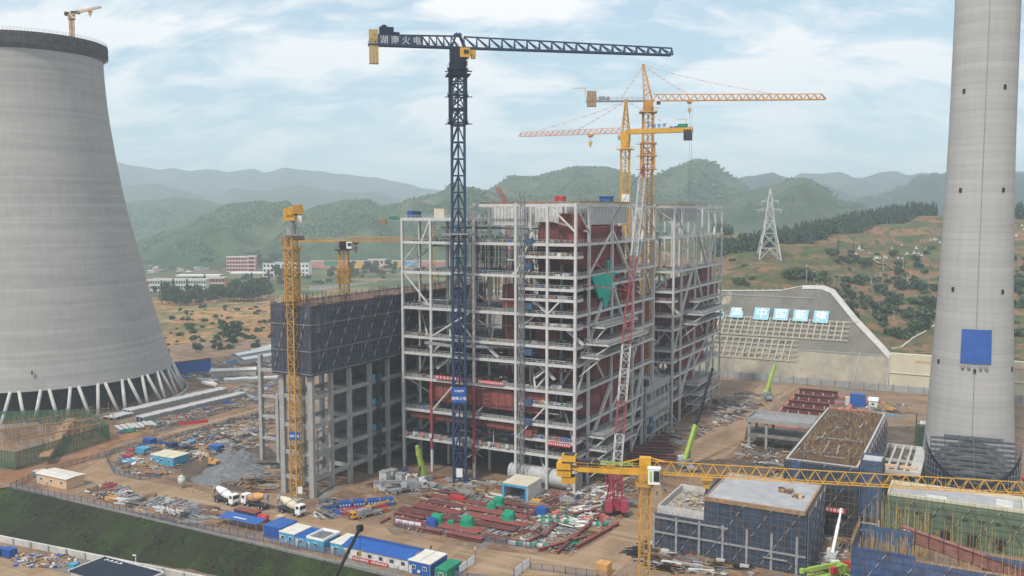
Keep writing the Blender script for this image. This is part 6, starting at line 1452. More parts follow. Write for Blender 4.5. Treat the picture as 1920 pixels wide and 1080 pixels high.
# silo
q = at(341, 915); t = thing('water_tank', 'small white upright tank at the road side near the gravel heap', 'tank', (q[0], q[1], 0)); m = MB(); m.cyl((0, 0, 1.2), (0, 0, 3.8), 1.15, n=16); m.cyl((0, 0, 3.8), (0, 0, 4.3), 1.15, .3, n=16); m.build('shell', 'litter', t, smooth=True)
for x, y in ((-.8, -.8), (.8, -.8), (.8, .8), (-.8, .8)): m = MB(); m.b(x-.1, x+.1, y-.1, y+.1, 0, 1.4); m.build('leg', 'grey', t)
# blue tanks, red girder near truck crane
q = at(690, 950)
for i in range(4):
    t = thing('water_tank', ('blue steel tank on the ground, nearest of the row of four', 'blue steel tank, second in the row of four', 'blue steel tank, third in the row of four', 'blue steel tank, farthest of the row of four')[i], 'tank', (q[0]-5.4+i*3.2, q[1]-4.5+i*2.9, 0), R(42)); m = MB(); m.b(-1.8, 1.8, -1.3, 1.3, .2, 2.2); m.build('body', 'blue', t); m = MB()
    for k in range(4): m.b(-1.5+k*.9, -1.1+k*.9, -1.34, -1.31, 1.1, 1.6)
    m.build('label_plate', 'litter', t); m = MB(); m.b(-1.7, -1.3, -1.1, 1.1, 0, .2); m.b(1.3, 1.7, -1.1, 1.1, 0, .2); m.build('skid', 'dark', t)
q = at(688, 962); t = thing('boom_section', 'red lattice boom section lying beside the blue tanks', 'boom section', (q[0]-.5, q[1]-.6, .3), R(42)); m = MB(); 
for y in (-.8, .8):
    for z in (.1, 1.6): m.bar((-7, y, z), (7, y, z), .22)
for i in range(14): x = -7+i; m.bar((x, -.8, .1), (x+1, -.8, 1.6), .12); m.bar((x, .8, .1), (x+1, .8, 1.6), .12); m.bar((x, -.8, 1.6), (x+1, .8, 1.6), .12)
m.build('lattice', 'red', t)
# precast blocks
k = 0
for i, (px, py, lb) in enumerate(((722, 912, 'pale precast block, left of the row beside the grey truck crane'), (735, 905, 'pale precast block, second from the left beside the grey truck crane'), (712, 920, 'pale precast block closest to the road, by the blue tanks'), (752, 908, 'pale precast block, third from the left beside the grey truck crane'), (727, 922, 'low pale precast block in front of the others by the blue tanks'))):
    q = at(px, py); t = thing('precast_block', lb, 'concrete block', (q[0], q[1], 0), R(rnd.uniform(-8, 8)), 'pale precast blocks beside the grey truck crane'); m = MB(); h = (5, 4.4, 2.6, 3.6, 1.8)[i]; m.b(-1.5, 1.5, -1.2, 1.2, 0, h); m.build('body', 'light_grey', t); m = MB(); m.b(-1.6, 1.6, -1.3, 1.3, h, h+.25); m.b(-.5, .5, -1.24, -1.21, .5, h*.6); m.build('cap', 'grey', t)
# gate shelter with tan roof
q = at(962, 938); t = thing('gate_shelter', 'open-fronted shelter with blue posts and a tan roof at the foot of the first boiler', 'shelter', (q[0]+.8, q[1]+4, 0), R(0)); m = MB(); m.b(-4.4, 4.6, -4.5, 5.5, 5.2, 5.5); m.build('roof', 'cream', t)
m = MB(); m.b(4.2, 4.5, -4.3, 5.3, 0, 5.2); m.b(-4.3, 4.2, 5.0, 5.3, 0, 5.2); m.build('wall', 'litter', t)
m = MB(); m.b(-4.4, -3.7, -4.5, -3.9, 0, 5.2); m.b(3.6, 4.2, -4.5, -3.9, 0, 5.2); m.b(-3.7, 3.6, -4.5, -4.0, 4.4, 5.2); m.build('portal_frame', 'cyan', t)
m = MB(); m.b(-4.2, -4.0, -3.9, 5, .0, 5.1); m.build('side_wall', 'litter', t)
crate('blue machine cabinet beside the gate shelter', 984, 938, 2.6, 2, 2.4, 'roof_blue', 'cabinet', 'cabinet')
crate('red crates in a row on the back edge of the red steel yard', 856, 942, 4.8, 2, 1.6, 'red')
crate('red box left of the red crate row, back of the red steel yard', 848, 937, 2.4, 1.6, 1.2, 'crimson', 'box', 'box')
crate('bright blue crate at the right edge of the red steel yard', 1013, 968, 3, 2.6, 2.3, 'roof_blue')
crate('yellow bundle crate right of the gate shelter', 1003, 945, 3, 2, 1.0, 'yellow')
# tarpaulin-covered boxes
def tarp(label, x, y, s, rot, mt='tarp_green'):
    q = at(x, y); t = thing('covered_load', label, 'covered load', (q[0], q[1]+1, .6), rot); m = MB(); r3 = random.Random(int(x))
    for z, k in ((0, 1.12), (.9, 1.03), (2.0, 1.0), (2.7, .86)):
        for i in range(12):
            a = 2*math.pi*i/12; e = max(abs(math.cos(a)), abs(math.sin(a))); m.v.append((math.cos(a)/e*1.7*s*k+r3.uniform(-.12, .12), math.sin(a)/e*1.4*s*k+r3.uniform(-.12, .12), z*s+r3.uniform(-.1, .1)))
    m.f = [(j*12+i, j*12+(i+1) % 12, (j+1)*12+(i+1) % 12, (j+1)*12+i) for j in range(3) for i in range(12)]+[tuple(36+i for i in range(12))]; m.mi = [0]*len(m.f); m.build('tarpaulin', mt, t)
    m = MB(); m.b(-1.5*s, 1.5*s, -1.2*s, 1.2*s, -.55, .1); m.build('pallet', 'timber', t); return t
tarp('green tarpaulin-covered load on the left of the red steel yard', 816, 987, 1.0, 0); tarp('blue tarpaulin-covered load touching the leftmost green one', 806, 992, .85, 0, 'blue'); tarp('green tarpaulin-covered load at the front of the red steel yard', 873, 993, 1.05, .1)
tarp('green tarpaulin-covered load on the right of the red steel yard', 950, 982, 1.05, .1); tarp('tall green tarpaulin-covered load at the back of the red steel yard', 932, 953, .95, 0); tarp('crumpled green tarpaulin leaning on the back load of the red steel yard', 918, 961, .75, .5); tarp('small flat green tarpaulin between the two front covered loads', 842, 990, .5, .3)
# red steel pieces
bi = 0
def beam(px, py, L_, w_, h, rot, label, mt='primer', z=.04, uv_=None, ibeam=True, group='red steel beams laid out in the assembly yard', name='steel_beam', cat='steel beam'):
    q = uv_ or at(px, py); m = MB()
    if ibeam: m.b(-L_/2, L_/2, -w_/2, w_/2, 0, .12*h); m.b(-L_/2, L_/2, -w_*.09, w_*.09, .12*h, .88*h); m.b(-L_/2, L_/2, -w_/2, w_/2, .88*h, h)
    else: m.b(-L_/2, L_/2, -w_/2, w_/2, 0, h)
    return solo(name, m, mt, label, cat, (q[0], q[1], z), rot, group)
r4 = random.Random(99)
yl = 'dull red steel beam lying among others in the assembly yard'
rows = [(205.0+i*2.2) for i in range(2)]
YU0, YU1 = -150, -112
for vv, segs in ((209.5, ((-144, -128, 2.2), (-126.5, -115, 2.0))), (212.5, ((-146, -133, 2.4), (-131, -118, 2.4), (-116, -109, 2))), (216, ((-149, -138, 1.6), (-136, -118, 2.6))), (220, ((-150, -127, 3.6), (-125, -110, 3.2))), (225, ((-148, -131, 3.8), (-129, -109, 3.4))), (230.5, ((-147, -134, 3.0), (-132, -112, 3.4))), (235.5, ((-149, -128, 2.6), (-126, -112, 2.8))), (239.5, ((-148, -139, 2), (-124, -110, 2.4)))):
    for (a, b_, w_) in segs: beam(0, 0, b_-a, w_*1.08, .8, R(r4.uniform(-.6, .6)), yl, r4.choice(('primer', 'furnace', 'primer_dark')), r4.uniform(.1, .5), ((a+b_)/2-4, vv-3), True)
for i in range(26):
    u, v = r4.uniform(-154, -112), r4.uniform(207, 238); beam(0, 0, r4.uniform(3, 8), .5, .6, R(90+r4.uniform(-4, 4)), yl, r4.choice(('primer', 'furnace', 'primer_dark')), .06, (u, v))
yl2 = 'loose red steel beam lying right of the assembly yard fence'
for (a, b_, c, d) in ((1130, 965, 1045, 1040), (1100, 1010, 1010, 1035), (1118, 960, 1075, 968), (1020, 1005, 985, 1022), (1045, 985, 1020, 1010), (1160, 985, 1080, 1030), (1125, 975, 1130, 990)):
    p0, p1 = at(a, b_), at(c, d); L_ = math.hypot(p1[0]-p0[0], p1[1]-p0[1]); beam(0, 0, L_, .9, 1, math.atan2(p1[1]-p0[1], p1[0]-p0[0]), yl2, r4.choice(('primer', 'furnace')), .05, ((p0[0]+p1[0])/2, (p0[1]+p1[1])/2), True, 'loose red beams right of the assembly yard')
# white pipes strewn
for i in range(58):
    k = r4.random(); x = 1075+k*62+r4.uniform(-22, 22); y = 985-k*70+r4.uniform(-10, 10); q = at(x, y); L_ = r4.uniform(2.5, 7); m = MB(); a = r4.uniform(-.5, .9)+(1.57 if r4.random() < .25 else 0)
    m.cyl((-L_/2, 0, .3), (L_/2, 0, .3+r4.uniform(0, .6)), r4.uniform(.13, .3), n=6); solo('pipe', m, r4.choice(('litter', 'white', 'light_grey')), 'white pipe strewn on the ground in front of the crawler crane', 'pipe', (q[0], q[1], .05), a, 'white pipes strewn by the crawler crane')
for i in range(22):
    x, y = (1010+(i % 8)*7.5, 972+(i//8)*8) if i < 16 else (1100+(i-16)*7, 985); q = at(x+r4.uniform(-1, 1), y); m = MB(); m.mat('tarp_green' if i % 2 else 'light_grey').b(-.5, .5, -.8, .8, .15, .75); m.mat('dark').b(-.8, .8, -.7, .7, 0, .15)
    solo('pallet_load', m, None, 'small green or white wrapped pallet load right of the assembly yard', 'pallet load', (q[0], q[1], .04), R(20), 'wrapped pallet loads right of the assembly yard')
for i in range(6): q = at(962+i*12.5, 1021+i*1.2); m = MB(); m.mat('tarp_green' if i % 2 else 'litter').b(-1.0, 1.0, -.7, .7, .15, .8); m.mat('dark').b(-1, 1, -.8, .8, 0, .15); solo('pallet_load', m, None, 'green or white wrapped load in the front row by the road corner', 'pallet load', (q[0], q[1], .04), R(5), 'front row of wrapped loads by the road')
for px, py in ((792, 985), (1042, 966), (1050, 972), (1132, 972), (1100, 975)): 
    q = at(px, py); m = MB(); 
    for k in range(7): s = r4.uniform(.5, 1.3); m.box((r4.uniform(-1.2, 1.2), r4.uniform(-.8, .8), s*.4), s*1.4, s, s*.8, r4.uniform(0, 3))
    solo('material_heap', m, 'primer_pink' if px > 800 else 'peach', 'small salmon heap of packing among the red steel', 'heap', (q[0], q[1], 0), 0, 'salmon heaps among the red steel', kind='stuff')
# red frames far right
fl = 'long dark red plate girder, one of the row at the foot of the concrete slope'
for i, vv in enumerate((392, 406, 421, 437, 452)):
    t = thing('plate_girder', fl, 'plate girder', (-68.5-(i*.4), vv, .05), 0, 'row of red plate girders below the concrete slope'); m = MB(); m.b(-9, 9, -.9, .9, 0, .2); m.b(-9, 9, -.12, .12, .2, 3.6); m.b(-9, 9, -.9, .9, 3.6, 3.8); m.build('girder', 'furnace', t); m = MB()
    for k in range(12): m.b(-8.8+k*1.6, -8.7+k*1.6, -.8, -.13, .2, 3.6)
    m.build('stiffener', 'primer_dark', t); m = MB()
    for k in range(4): m.b(-7+k*4.6, -6.6+k*4.6, -.98, -.91, 1.2, 2.4)
    m.build('bracket', 'litter', t)
for i in range(9): beam(0, 0, 22, 1.6, 1.0, R(90 if i % 2 else 4), 'flat salmon-red steel section beside the plate girders', 'primer_pink', .04+.01*i, (-56+1.5*(i % 3), 396+i*7.5), False, 'flat salmon-red sections beside the plate girders')
for i in range(4): beam(0, 0, 9, 2.2, .7, R(0), 'salmon-red steel section nearest the concrete shelter frame', 'primer_pink', .05, (-78+6.5*i, 383-(i % 2)*2), False, 'salmon-red sections by the concrete shelter frame')
for i in range(5): beam(0, 0, 70, .8, .5, R(90), 'thin pale red runner along the plate girder row', 'primer_pink', .06, (-80.5+.01*i, 430), False, 'pale runner') if i == 0 else None
# dark red bundles in front of the second boiler
for i in range(15):
    a = at(1175, 866-i*3.4); b_ = at(1278-i*2.2, 872-i*4.2); L_ = math.hypot(b_[0]-a[0], b_[1]-a[1]); beam(0, 0, L_*r4.uniform(.8, 1), 1.5, 1.6+.25*(i % 3), math.atan2(b_[1]-a[1], b_[0]-a[0])*.9, 'long dark red girder stacked between the boiler and the black-tipped crane', 'primer_dark' if i % 3 else 'furnace', .04, ((a[0]+b_[0])/2, (a[1]+b_[1])/2), True, 'stack of dark red girders in front of the second boiler')
for i in range(9): a = at(1210+i*4, 838-i*2.5); beam(0, 0, r4.uniform(8, 18), 1, 1.4, R(r4.uniform(-8, 8)), 'dark red girder at the back of the stack, near the small concrete building', r4.choice(('furnace', 'primer', 'primer_dark')), .05, a, True, 'back stack of dark red girders')
# precast rows by the cooling tower
r5 = random.Random(12)
def prow(pa, pb, n, w_, l, h, label, group, mt='light_grey'):
    a, b_ = at(*pa), at(*pb); an = math.atan2(b_[1]-a[1], b_[0]-a[0]); first = None
    for i in range(n):
        k = (i+.5)/n; u, v = a[0]+(b_[0]-a[0])*k, a[1]+(b_[1]-a[1])*k
        if first is None:
            t = thing('precast_unit', label, 'concrete panel', (u, v, 0), an+math.pi/2, group); m = MB(); m.b(-l/2, l/2, -w_/2, w_/2, h-.35, h); m.build('slab', mt, t); m = MB(); m.b(-l/2, -l/2+.4, -w_/2, w_/2, .1, h-.35); m.b(l/2-.4, l/2, -w_/2, w_/2, .1, h-.35); m.b(-.2, .2, -w_/2, w_/2, .1, h-.35); m.build('rib', 'grey', t); first = t
        else: dup(first, (u, v, r5.uniform(-.15, .15)), an+math.pi/2)
prow((238, 778), (420, 735), 42, 1.5, 6, 2.4, 'pale precast panel in the long row beside the cooling tower legs', 'long row of precast panels beside the cooling tower')
prow((262, 792), (455, 745), 44, 1.5, 5, 2.6, 'pale precast panel in the second long row from the cooling tower', 'second row of precast panels beside the cooling tower')
prow((205, 788), (240, 779), 5, 3, 7, 1.6, 'wide flat precast slab next to the green netted pit', 'wide slabs next to the green netted pit')
prow((218, 806), (290, 796), 7, 1.7, 9, 1.0, 'long pale slab laid flat on the ground in front of the panel rows', 'long pale slabs laid flat')
prow((420, 716), (520, 712), 16, 2, 6, 1.8, 'pale precast panel in the far row near the slim concrete frame', 'far row of precast panels near the slim frame')
for i, (xa, ya, xb, yb) in enumerate(((440, 672), (512, 660), (452, 680), (512, 671), (395, 704), (480, 700)) and ((440, 676, 512, 662), (452, 684, 512, 674), (396, 706, 480, 702), (470, 668, 520, 655))):
    a, b_ = at(xa, ya), at(xb, yb); L_ = math.hypot(b_[0]-a[0], b_[1]-a[1]); t = thing('work_shed', ('long white-roofed work shed, nearest of the group behind the cooling tower yard', 'long white-roofed work shed just behind the nearest one', 'low pale shed beside the blue hoarding', 'farthest pale shed near the field edge')[i], 'shed', ((a[0]+b_[0])/2, (a[1]+b_[1])/2, 0), math.atan2(b_[1]-a[1], b_[0]-a[0])); m = MB(); m.b(-L_/2, L_/2, -3, 3, 0, 3.2); m.build('wall', 'concrete_light', t); m = MB(); m.xprism([(-3.5, 3.2), (0, 4.2), (3.5, 3.2), (3.5, 3.4), (0, 4.4), (-3.5, 3.4)], -L_/2-.4, L_/2+.4); m.build('roof', 'white' if i < 2 else 'roof_white', t)
# blue hoarding
a, b_ = at(333, 703), at(396, 695); t = thing('hoarding', 'tall deep blue hoarding right of the cooling tower legs', 'hoarding', ((a[0]+b_[0])/2, (a[1]+b_[1])/2, 0), math.atan2(b_[1]-a[1], b_[0]-a[0])); L_ = math.hypot(b_[0]-a[0], b_[1]-a[1])
m = MB(); m.b(-L_/2-12, L_/2, -.1, .1, 0, 7.0); m.build('panel', 'roof_blue', t); m = MB(); m.b(-L_/2-12, L_/2, -.4, .1, 7.01, 7.5); m.build('cap', 'primer', t)
# curved white ducts
for i, (px, py) in enumerate(((394, 722), (400, 728))):
    q = at(px, py); m = MB(); pr = None
    for k in range(9):
        a = math.pi*.5*k/8; c = Vector((-3+3.5*math.sin(a)*1.6, 0, 1.4+.8*math.cos(a))) ; 
        if pr: m.cyl(pr, c, 1.2, n=12)
        pr = c
    m.cyl((-8, 0, 2.2), (-3, 0, 2.2), 1.2, n=12); solo('duct_bend', m, 'litter', ('curved white duct lying behind the other, near the blue hoarding', 'curved white duct in front, near the blue hoarding')[i], 'duct', (q[0], q[1], 0), 0, 'white duct bends')
# green netted pit by the cooling tower
def pit(): 
    a = at(30, 882); b_ = at(205, 826); c = at(160, 795)
    t = thing('scaffold', 'green netted scaffold pit in front of the cooling tower, left edge', 'scaffold', (a[0], a[1], 0)); OF = (a[0], a[1], 0); f0 = at(-30, 872); back = at(-20, 800)
    scaffold(t, OF, [(a[0], a[1], b_[0], b_[1]), (f0[0], f0[1], a[0], a[1]), (b_[0], b_[1], c[0], c[1]), (c[0], c[1], back[0], back[1])], 'net_grn2', 0, 6.5, tube='net_grn2', step=1.6, over=.6, brace=False)
    m = MB(OF)
    for i in range(7):
        for s in (0, 1):
            k = i/6; p = Vector((a[0]+(b_[0]-a[0])*k, a[1]+(b_[1]-a[1])*k, 0)).lerp(Vector((c[0], c[1], 0)), .35+.3*s); m.mat('timber').b(p.x-.25, p.x+.25, p.y-.25, p.y+.25, 0, 5)
    for s in (.3, .6): 
        p = Vector((a[0], a[1], 5)).lerp(Vector((back[0], back[1], 5)), s); q = Vector((b_[0], b_[1], 5)).lerp(Vector((c[0], c[1], 5)), s); m.mat('timber').bar(p, q, .7, .4)
    m.mat('timber').bar((a[0]+4, a[1]+8, 3.5), (c[0]-1, c[1]-6, 3.5), 3.5, .4)
    for i in range(110): k, s = r5.random(), r5.uniform(.1, .95); p = Vector((a[0], a[1], 0)).lerp(Vector((b_[0], b_[1], 0)), k); q = Vector((back[0], back[1], 0)).lerp(Vector((c[0], c[1], 0)), k); p = p.lerp(q, s); m.mat('timber').b(p.x, p.x+.09, p.y, p.y+.09, 0, r5.uniform(4, 7))
    m.build('bamboo_pole', None, t)
pit()
a, b_ = at(-10, 830), at(205, 795); t = thing('bamboo_screen', 'row of thin bamboo poles standing in front of the cooling tower legs', 'poles', (a[0], a[1], 0)); m = MB((a[0], a[1], 0))
for i in range(70): k = i/69; u, v = a[0]+(b_[0]-a[0])*k+r5.uniform(-1, 1), a[1]+(b_[1]-a[1])*k+r5.uniform(-3, 6); m.b(u, u+.1, v, v+.1, 0, r5.uniform(6, 9.5))
m.bar((a[0], a[1], 4), (b_[0], b_[1], 4), .2); m.bar((a[0], a[1], 7), (b_[0], b_[1], 7), .2); m.build('bamboo_pole', 'timber', t, kind='stuff')
# ================================================================ HEAPS, SCRAP, RUBBLE
def heap(label, px, py, sx, sy, h, mt, seed, name='gravel_heap', cat='heap'):
    q = at(px, py); m = MB(); n = 26; 
    for j in range(n+1):
        for i in range(n+1):
            x, y = -1+2*i/n, -1+2*j/n; r = math.hypot(x, y); z = max(0, 1-r)**.8*h*(1+.5*noise.noise(Vector((x*2, y*2, seed))))+noise.noise(Vector((x*7, y*7, seed)))*.35*h*(1 if r < .9 else 0); m.v.append((x*sx, y*sy, max(-.3, z-.1)))
    m.f = [(j*(n+1)+i, j*(n+1)+i+1, (j+1)*(n+1)+i+1, (j+1)*(n+1)+i) for j in range(n) for i in range(n)]; m.mi = [0]*len(m.f)
    return solo(name, m, mt, label, cat, (q[0], q[1], .05), 0, kind='stuff', smooth=True)
heap('wide grey gravel heap on the dark ground left of the bare frame', 445, 885, 13, 10, 3.0, 'gravel', 1); heap('smaller grey gravel heap behind the wide one', 440, 862, 9, 9, 3.6, 'gravel', 2); heap('grey gravel heap nearest the mixer trucks', 400, 900, 9, 6, 1.2, 'gravel', 3)
heap('brown earth mound right of the bare frame foot', 660, 925, 16, 9, 2.2, 'site_soil', 4, 'earth_mound'); heap('rust brown earth mound at the foot of the navy crane', 800, 905, 9, 7, 1.6, 'red_soil', 5, 'earth_mound')
heap('brown earth mound by the concrete shelter frame', 1370, 880, 14, 12, 3, 'dark_soil', 6, 'earth_mound'); heap('pale earth mound in front of the second boiler', 1300, 790, 12, 18, 1.6, 'site_soil', 7, 'earth_mound')
def scrap(label, poly, n, smin, smax, cols, seed, rot0=None, long_=2.5, z=.05, flat=.5, name='scrap_heap', cat='scrap', pile=0.0):
    rs = random.Random(seed); xs = [p[0] for p in poly]; ys = [p[1] for p in poly]; pts = []
    def inside(x, y):
        c = False; j = len(poly)-1
        for i in range(len(poly)):
            if (poly[i][1] > y) != (poly[j][1] > y) and x < (poly[j][0]-poly[i][0])*(y-poly[i][1])/(poly[j][1]-poly[i][1])+poly[i][0]: c = not c
            j = i
        return c
    c0 = at(sum(xs)/len(xs), sum(ys)/len(ys), z); m = MB((c0[0], c0[1], z)); k = 0; tries = 0; cells = {}
    while k < n and tries < n*30:
        tries += 1; x, y = rs.uniform(min(xs), max(xs)), rs.uniform(min(ys), max(ys))
        if not inside(x, y): continue
        q = at(x, y, z); s = rs.uniform(smin, smax)*(1 if rs.random() < .85 else 1.8); r_ = rot0+rs.gauss(0, .12)+(math.pi/2 if rs.random() < .2 else 0) if rot0 is not None else rs.uniform(0, 3.14)
        cell = (int(q[0]//5.5), int(q[1]//4.0))
        if cell not in cells: cells[cell] = (rs.choice(cols) if rs.random() < .6 else rs.choice(('grey', 'gravel', 'timber', 'rust', 'gravel_pale')), rs.choice((0, 0, .15, 1.57, 1.4, -.4)), rs.random() < .62, rs.random() < .13, rs.uniform(.6, 1.3))
        cc = cells[cell]
        if cc[3]: tries += .5; continue
        s *= .75; zz_ = rs.uniform(0, pile)
        if cc[2]:
            r_ = cc[1]+rs.gauss(0, .05) if rot0 is None else rot0+cc[1]*.2; s *= cc[4]; ca_, sa_ = math.cos(r_), math.sin(r_); across = -q[0]*sa_+q[1]*ca_; along = q[0]*ca_+q[1]*sa_; across = round(across/.62)*.62; q = (along*ca_-across*sa_, along*sa_+across*ca_)
            m.mat(cc[0] if rs.random() < .85 else rs.choice(cols)).box((q[0], q[1], z+zz_+.15), rs.uniform(2.2, 4.2)*cc[4], .38, .3, r_); k += 1; continue
        m.mat(rs.choice(cols) if rs.random() < .3 else rs.choice(('grey', 'gravel', 'gravel_pale', 'timber', 'site_soil', 'rust'))).box((q[0], q[1], z+zz_+s*flat/2), s*rs.uniform(1, long_), s*rs.uniform(.5, 1), s*flat*rs.uniform(.4, 1.2), r_, rs.uniform(-.3, .3)*(pile > 0)); k += 1
    return solo(name, m, None, label, cat, (c0[0], c0[1], z), 0, kind='stuff')
scrap('tangled scrap metal and white sacks behind the fence, left of the rebar lots', [(165, 925), (205, 908), (240, 922), (235, 948), (180, 935)], 351, .3, 1.1, ('rust', 'litter', 'white', 'crimson', 'primer', 'timber', 'ochre'), 1, pile=1.2)
scrap('grey scaffold couplers and frames piled behind the fence', [(225, 925), (300, 935), (420, 958), (405, 980), (330, 972), (240, 950)], 702, .3, 1.3, ('grey', 'light_grey', 'steel_dark', 'gravel', 'dark', 'concrete'), 2, long_=5, flat=.3, pile=1.0)
scrap('brown timber and bar bundles behind the fence', [(250, 945), (330, 948), (425, 968), (400, 988), (335, 982), (260, 962)], 621, .25, .9, ('timber', 'rust', 'peach', 'grey', 'rust'), 3, rot0=R(12), long_=8, flat=.3, pile=.6)
scrap('mixed scrap inside the fenced yard around the bright blue cabin', [(215, 870), (250, 840), (330, 825), (420, 815), (440, 850), (350, 865), (300, 895), (240, 892)], 702, .3, 1.3, ('litter', 'crimson', 'blue', 'grey', 'white', 'rust', 'cyan', 'timber', 'dark'), 4, pile=.7)
scrap('rubble of grey stone and scrap between the road and the slim frame', [(330, 818), (440, 785), (525, 770), (525, 830), (430, 850), (400, 830)], 1215, .3, 1.3, ('gravel', 'gravel_pale', 'grey', 'dark', 'litter', 'rust', 'timber'), 5, pile=.4)
scrap('building rubbish strewn between the precast panels and the road', [(215, 815), (340, 795), (520, 745), (520, 700), (430, 735), (330, 775)], 1215, .3, 1.5, ('gravel', 'litter', 'rust', 'dark', 'grey', 'timber', 'green', 'blue', 'primer'), 6, pile=.4)
scrap('site rubbish on the far side of the cooling tower yard', [(330, 712), (400, 680), (520, 650), (520, 700), (420, 720)], 567, .5, 2.0, ('gravel_pale', 'litter', 'grey', 'timber', 'white', 'cyan', 'rust'), 7)
scrap('dark trench blocks in rows on the brown ground before the bare frame', [(400, 900), (520, 862), (530, 915), (480, 930)], 229, .5, 1.5, ('dark', 'black', 'rust', 'gravel', 'timber'), 8, rot0=R(35), long_=5)
scrap('bricks and rubbish along the foot of the bare frame', [(600, 940), (760, 880), (780, 905), (700, 940), (650, 965), (590, 975)], 513, .25, 1.0, ('gravel', 'timber', 'litter', 'rust', 'grey', 'blue', 'primer'), 9)
scrap('brown rubble and broken boards around the navy crane foot', [(760, 890), (860, 900), (1090, 915), (1100, 935), (900, 935), (790, 930)], 864, .25, 1.1, ('rust', 'timber', 'peach', 'litter', 'grey', 'primer', 'dark'), 10, pile=.4)
scrap('small steel parts scattered over the red assembly yard', [(745, 968), (790, 935), (1060, 940), (990, 1015), (900, 1010), (760, 990)], 1026, .25, 1.0, ('primer', 'furnace', 'rust', 'grey', 'litter', 'timber', 'primer_dark', 'light_grey'), 11, long_=4, pile=.5)
scrap('small parts scattered right of the assembly yard', [(960, 1020), (1060, 950), (1140, 960), (1150, 990), (1060, 1040)], 621, .2, .9, ('primer', 'litter', 'light_grey', 'green', 'rust', 'peach', 'grey'), 12, long_=4)
scrap('broken boards and pale scrap behind the crawler crane', [(1050, 930), (1130, 885), (1190, 900), (1190, 950), (1120, 945), (1080, 965)], 702, .25, 1.2, ('rust', 'timber', 'litter', 'primer', 'grey', 'peach', 'dark'), 13, long_=4, pile=.4)
scrap('steel parts and blocks on the ground before the second boiler', [(1190, 815), (1290, 760), (1440, 755), (1380, 790), (1290, 830), (1240, 850)], 702, .3, 1.4, ('grey', 'light_grey', 'litter', 'rust', 'primer_dark', 'dark', 'timber'), 14, long_=5, pile=.4)
scrap('pale steel lengths lying beside the lane to the slope', [(1320, 770), (1380, 735), (1430, 740), (1370, 790), (1330, 800)], 256, .4, 1.2, ('light_grey', 'litter', 'grey', 'dark', 'rust'), 15, rot0=R(-25), long_=9)
scrap('earth clods and rubble around the concrete shelter frame', [(1380, 870), (1400, 820), (1540, 850), (1490, 905), (1340, 910)], 837, .3, 1.4, ('dark_soil', 'rust', 'gravel', 'litter', 'timber', 'dark'), 16, pile=.4)
scrap('site equipment and rubbish along the boundary wall', [(1545, 750), (1700, 758), (1700, 785), (1560, 780)], 351, .4, 1.8, ('litter', 'white', 'cyan', 'grey', 'orange', 'timber', 'cream', 'blue'), 17)
scrap('boards and bar bundles in front of the blue netted block', [(1240, 1005), (1160, 1040), (1240, 1075), (1420, 1079), (1400, 1055), (1290, 1030)], 567, .3, 1.3, ('timber', 'rust', 'grey', 'litter', 'dark', 'primer_dark'), 18, rot0=R(0), long_=7)
scrap('rubble in the lane between the sheeted buildings', [(1545, 1010), (1610, 1005), (1595, 1079), (1500, 1079)], 256, .25, .9, ('timber', 'rust', 'litter', 'gravel', 'grey'), 19)
scrap('rubble around the chimney foot', [(1640, 905), (1760, 800), (1750, 905), (1700, 920)], 405, .3, 1.1, ('rust', 'gravel', 'litter', 'timber', 'dark'), 20)
for i, (x, y, s) in enumerate(((1270, 1023), (1325, 1035), (1375, 1046), (1248, 1015)) and ((1300, 1040, 1), (1350, 1055, 1), (1395, 1066, 1), (1258, 1022, 1))):
    crate(('pale concrete footing in front of the blue netted block, second from the left', 'pale concrete footing in front of the blue netted block, third from the left', 'pale concrete footing in front of the blue netted block, rightmost', 'pale concrete footing in front of the blue netted block, leftmost')[i], x, y, 2.2, 1.0, .7, 'concrete_light', 'footing', 'footing')
# lower yard
rs = random.Random(8)
a = at(0, 1008, -6); b_ = at(390, 1092, -6); t = thing('retaining_wall', 'low tan retaining wall at the bottom of the grass bank', 'wall', (a[0], a[1], -6)); OF = (a[0], a[1], -6); m = MB(OF); p, q = Vector((a[0]-12, a[1]-3.2, -5.2)), Vector((b_[0], b_[1]-.5, -5.2)); m.bar(p, q, .8, 1.9); m.build('wall', 'concrete_light', t)
m = MB(OF); n = 14
for i in range(n): c = p.lerp(q, i/(n-1)); m.b(c.x-.3, c.x+.3, c.y-.7, c.y-.4, -6.1, -4.1)
m.build('pier', 'concrete', t)
def lcrate(label, x, y, sx, sy, sz, mt, cat): q = at(x, y, -6); return crate(label, (q[0], q[1]-sy/2), None, sx, sy, sz, mt, cat, cat.replace(' ', '_'), z=-5.95, world=True)
lcrate('blue dumpster on the lower road at the left edge', 18, 1043, 3.6, 2.4, 2.2, 'blue', 'dumpster'); lcrate('blue dumpster cut off by the left edge of the view', -2, 1040, 3, 2.4, 1.9, 'blue', 'dumpster'); lcrate('small cyan box beside the dark roof in the lower yard', 138, 1068, 2.2, 1.6, 1.6, 'cyan', 'box')
m = MB(); c0 = at(85, 1058, -6)
for i in range(260):
    q = at(rs.uniform(30, 150), 0, -6) if False else at(55+rs.uniform(-30, 90), 1050+rs.uniform(-9, 14)+0, -6); s = rs.uniform(.2, .8); m.mat(rs.choice(('rust', 'timber', 'rust', 'grey', 'litter', 'timber', 'timber', 'peach', 'grey', 'blue'))).box((q[0]-c0[0], q[1]-c0[1], s*.3), s*2.5, s*.7, s*.6, rs.uniform(0, 3))
solo('scrap_heap', m, None, 'coloured scrap along the lower road', 'scrap', (c0[0], c0[1], -5.9), kind='stuff')
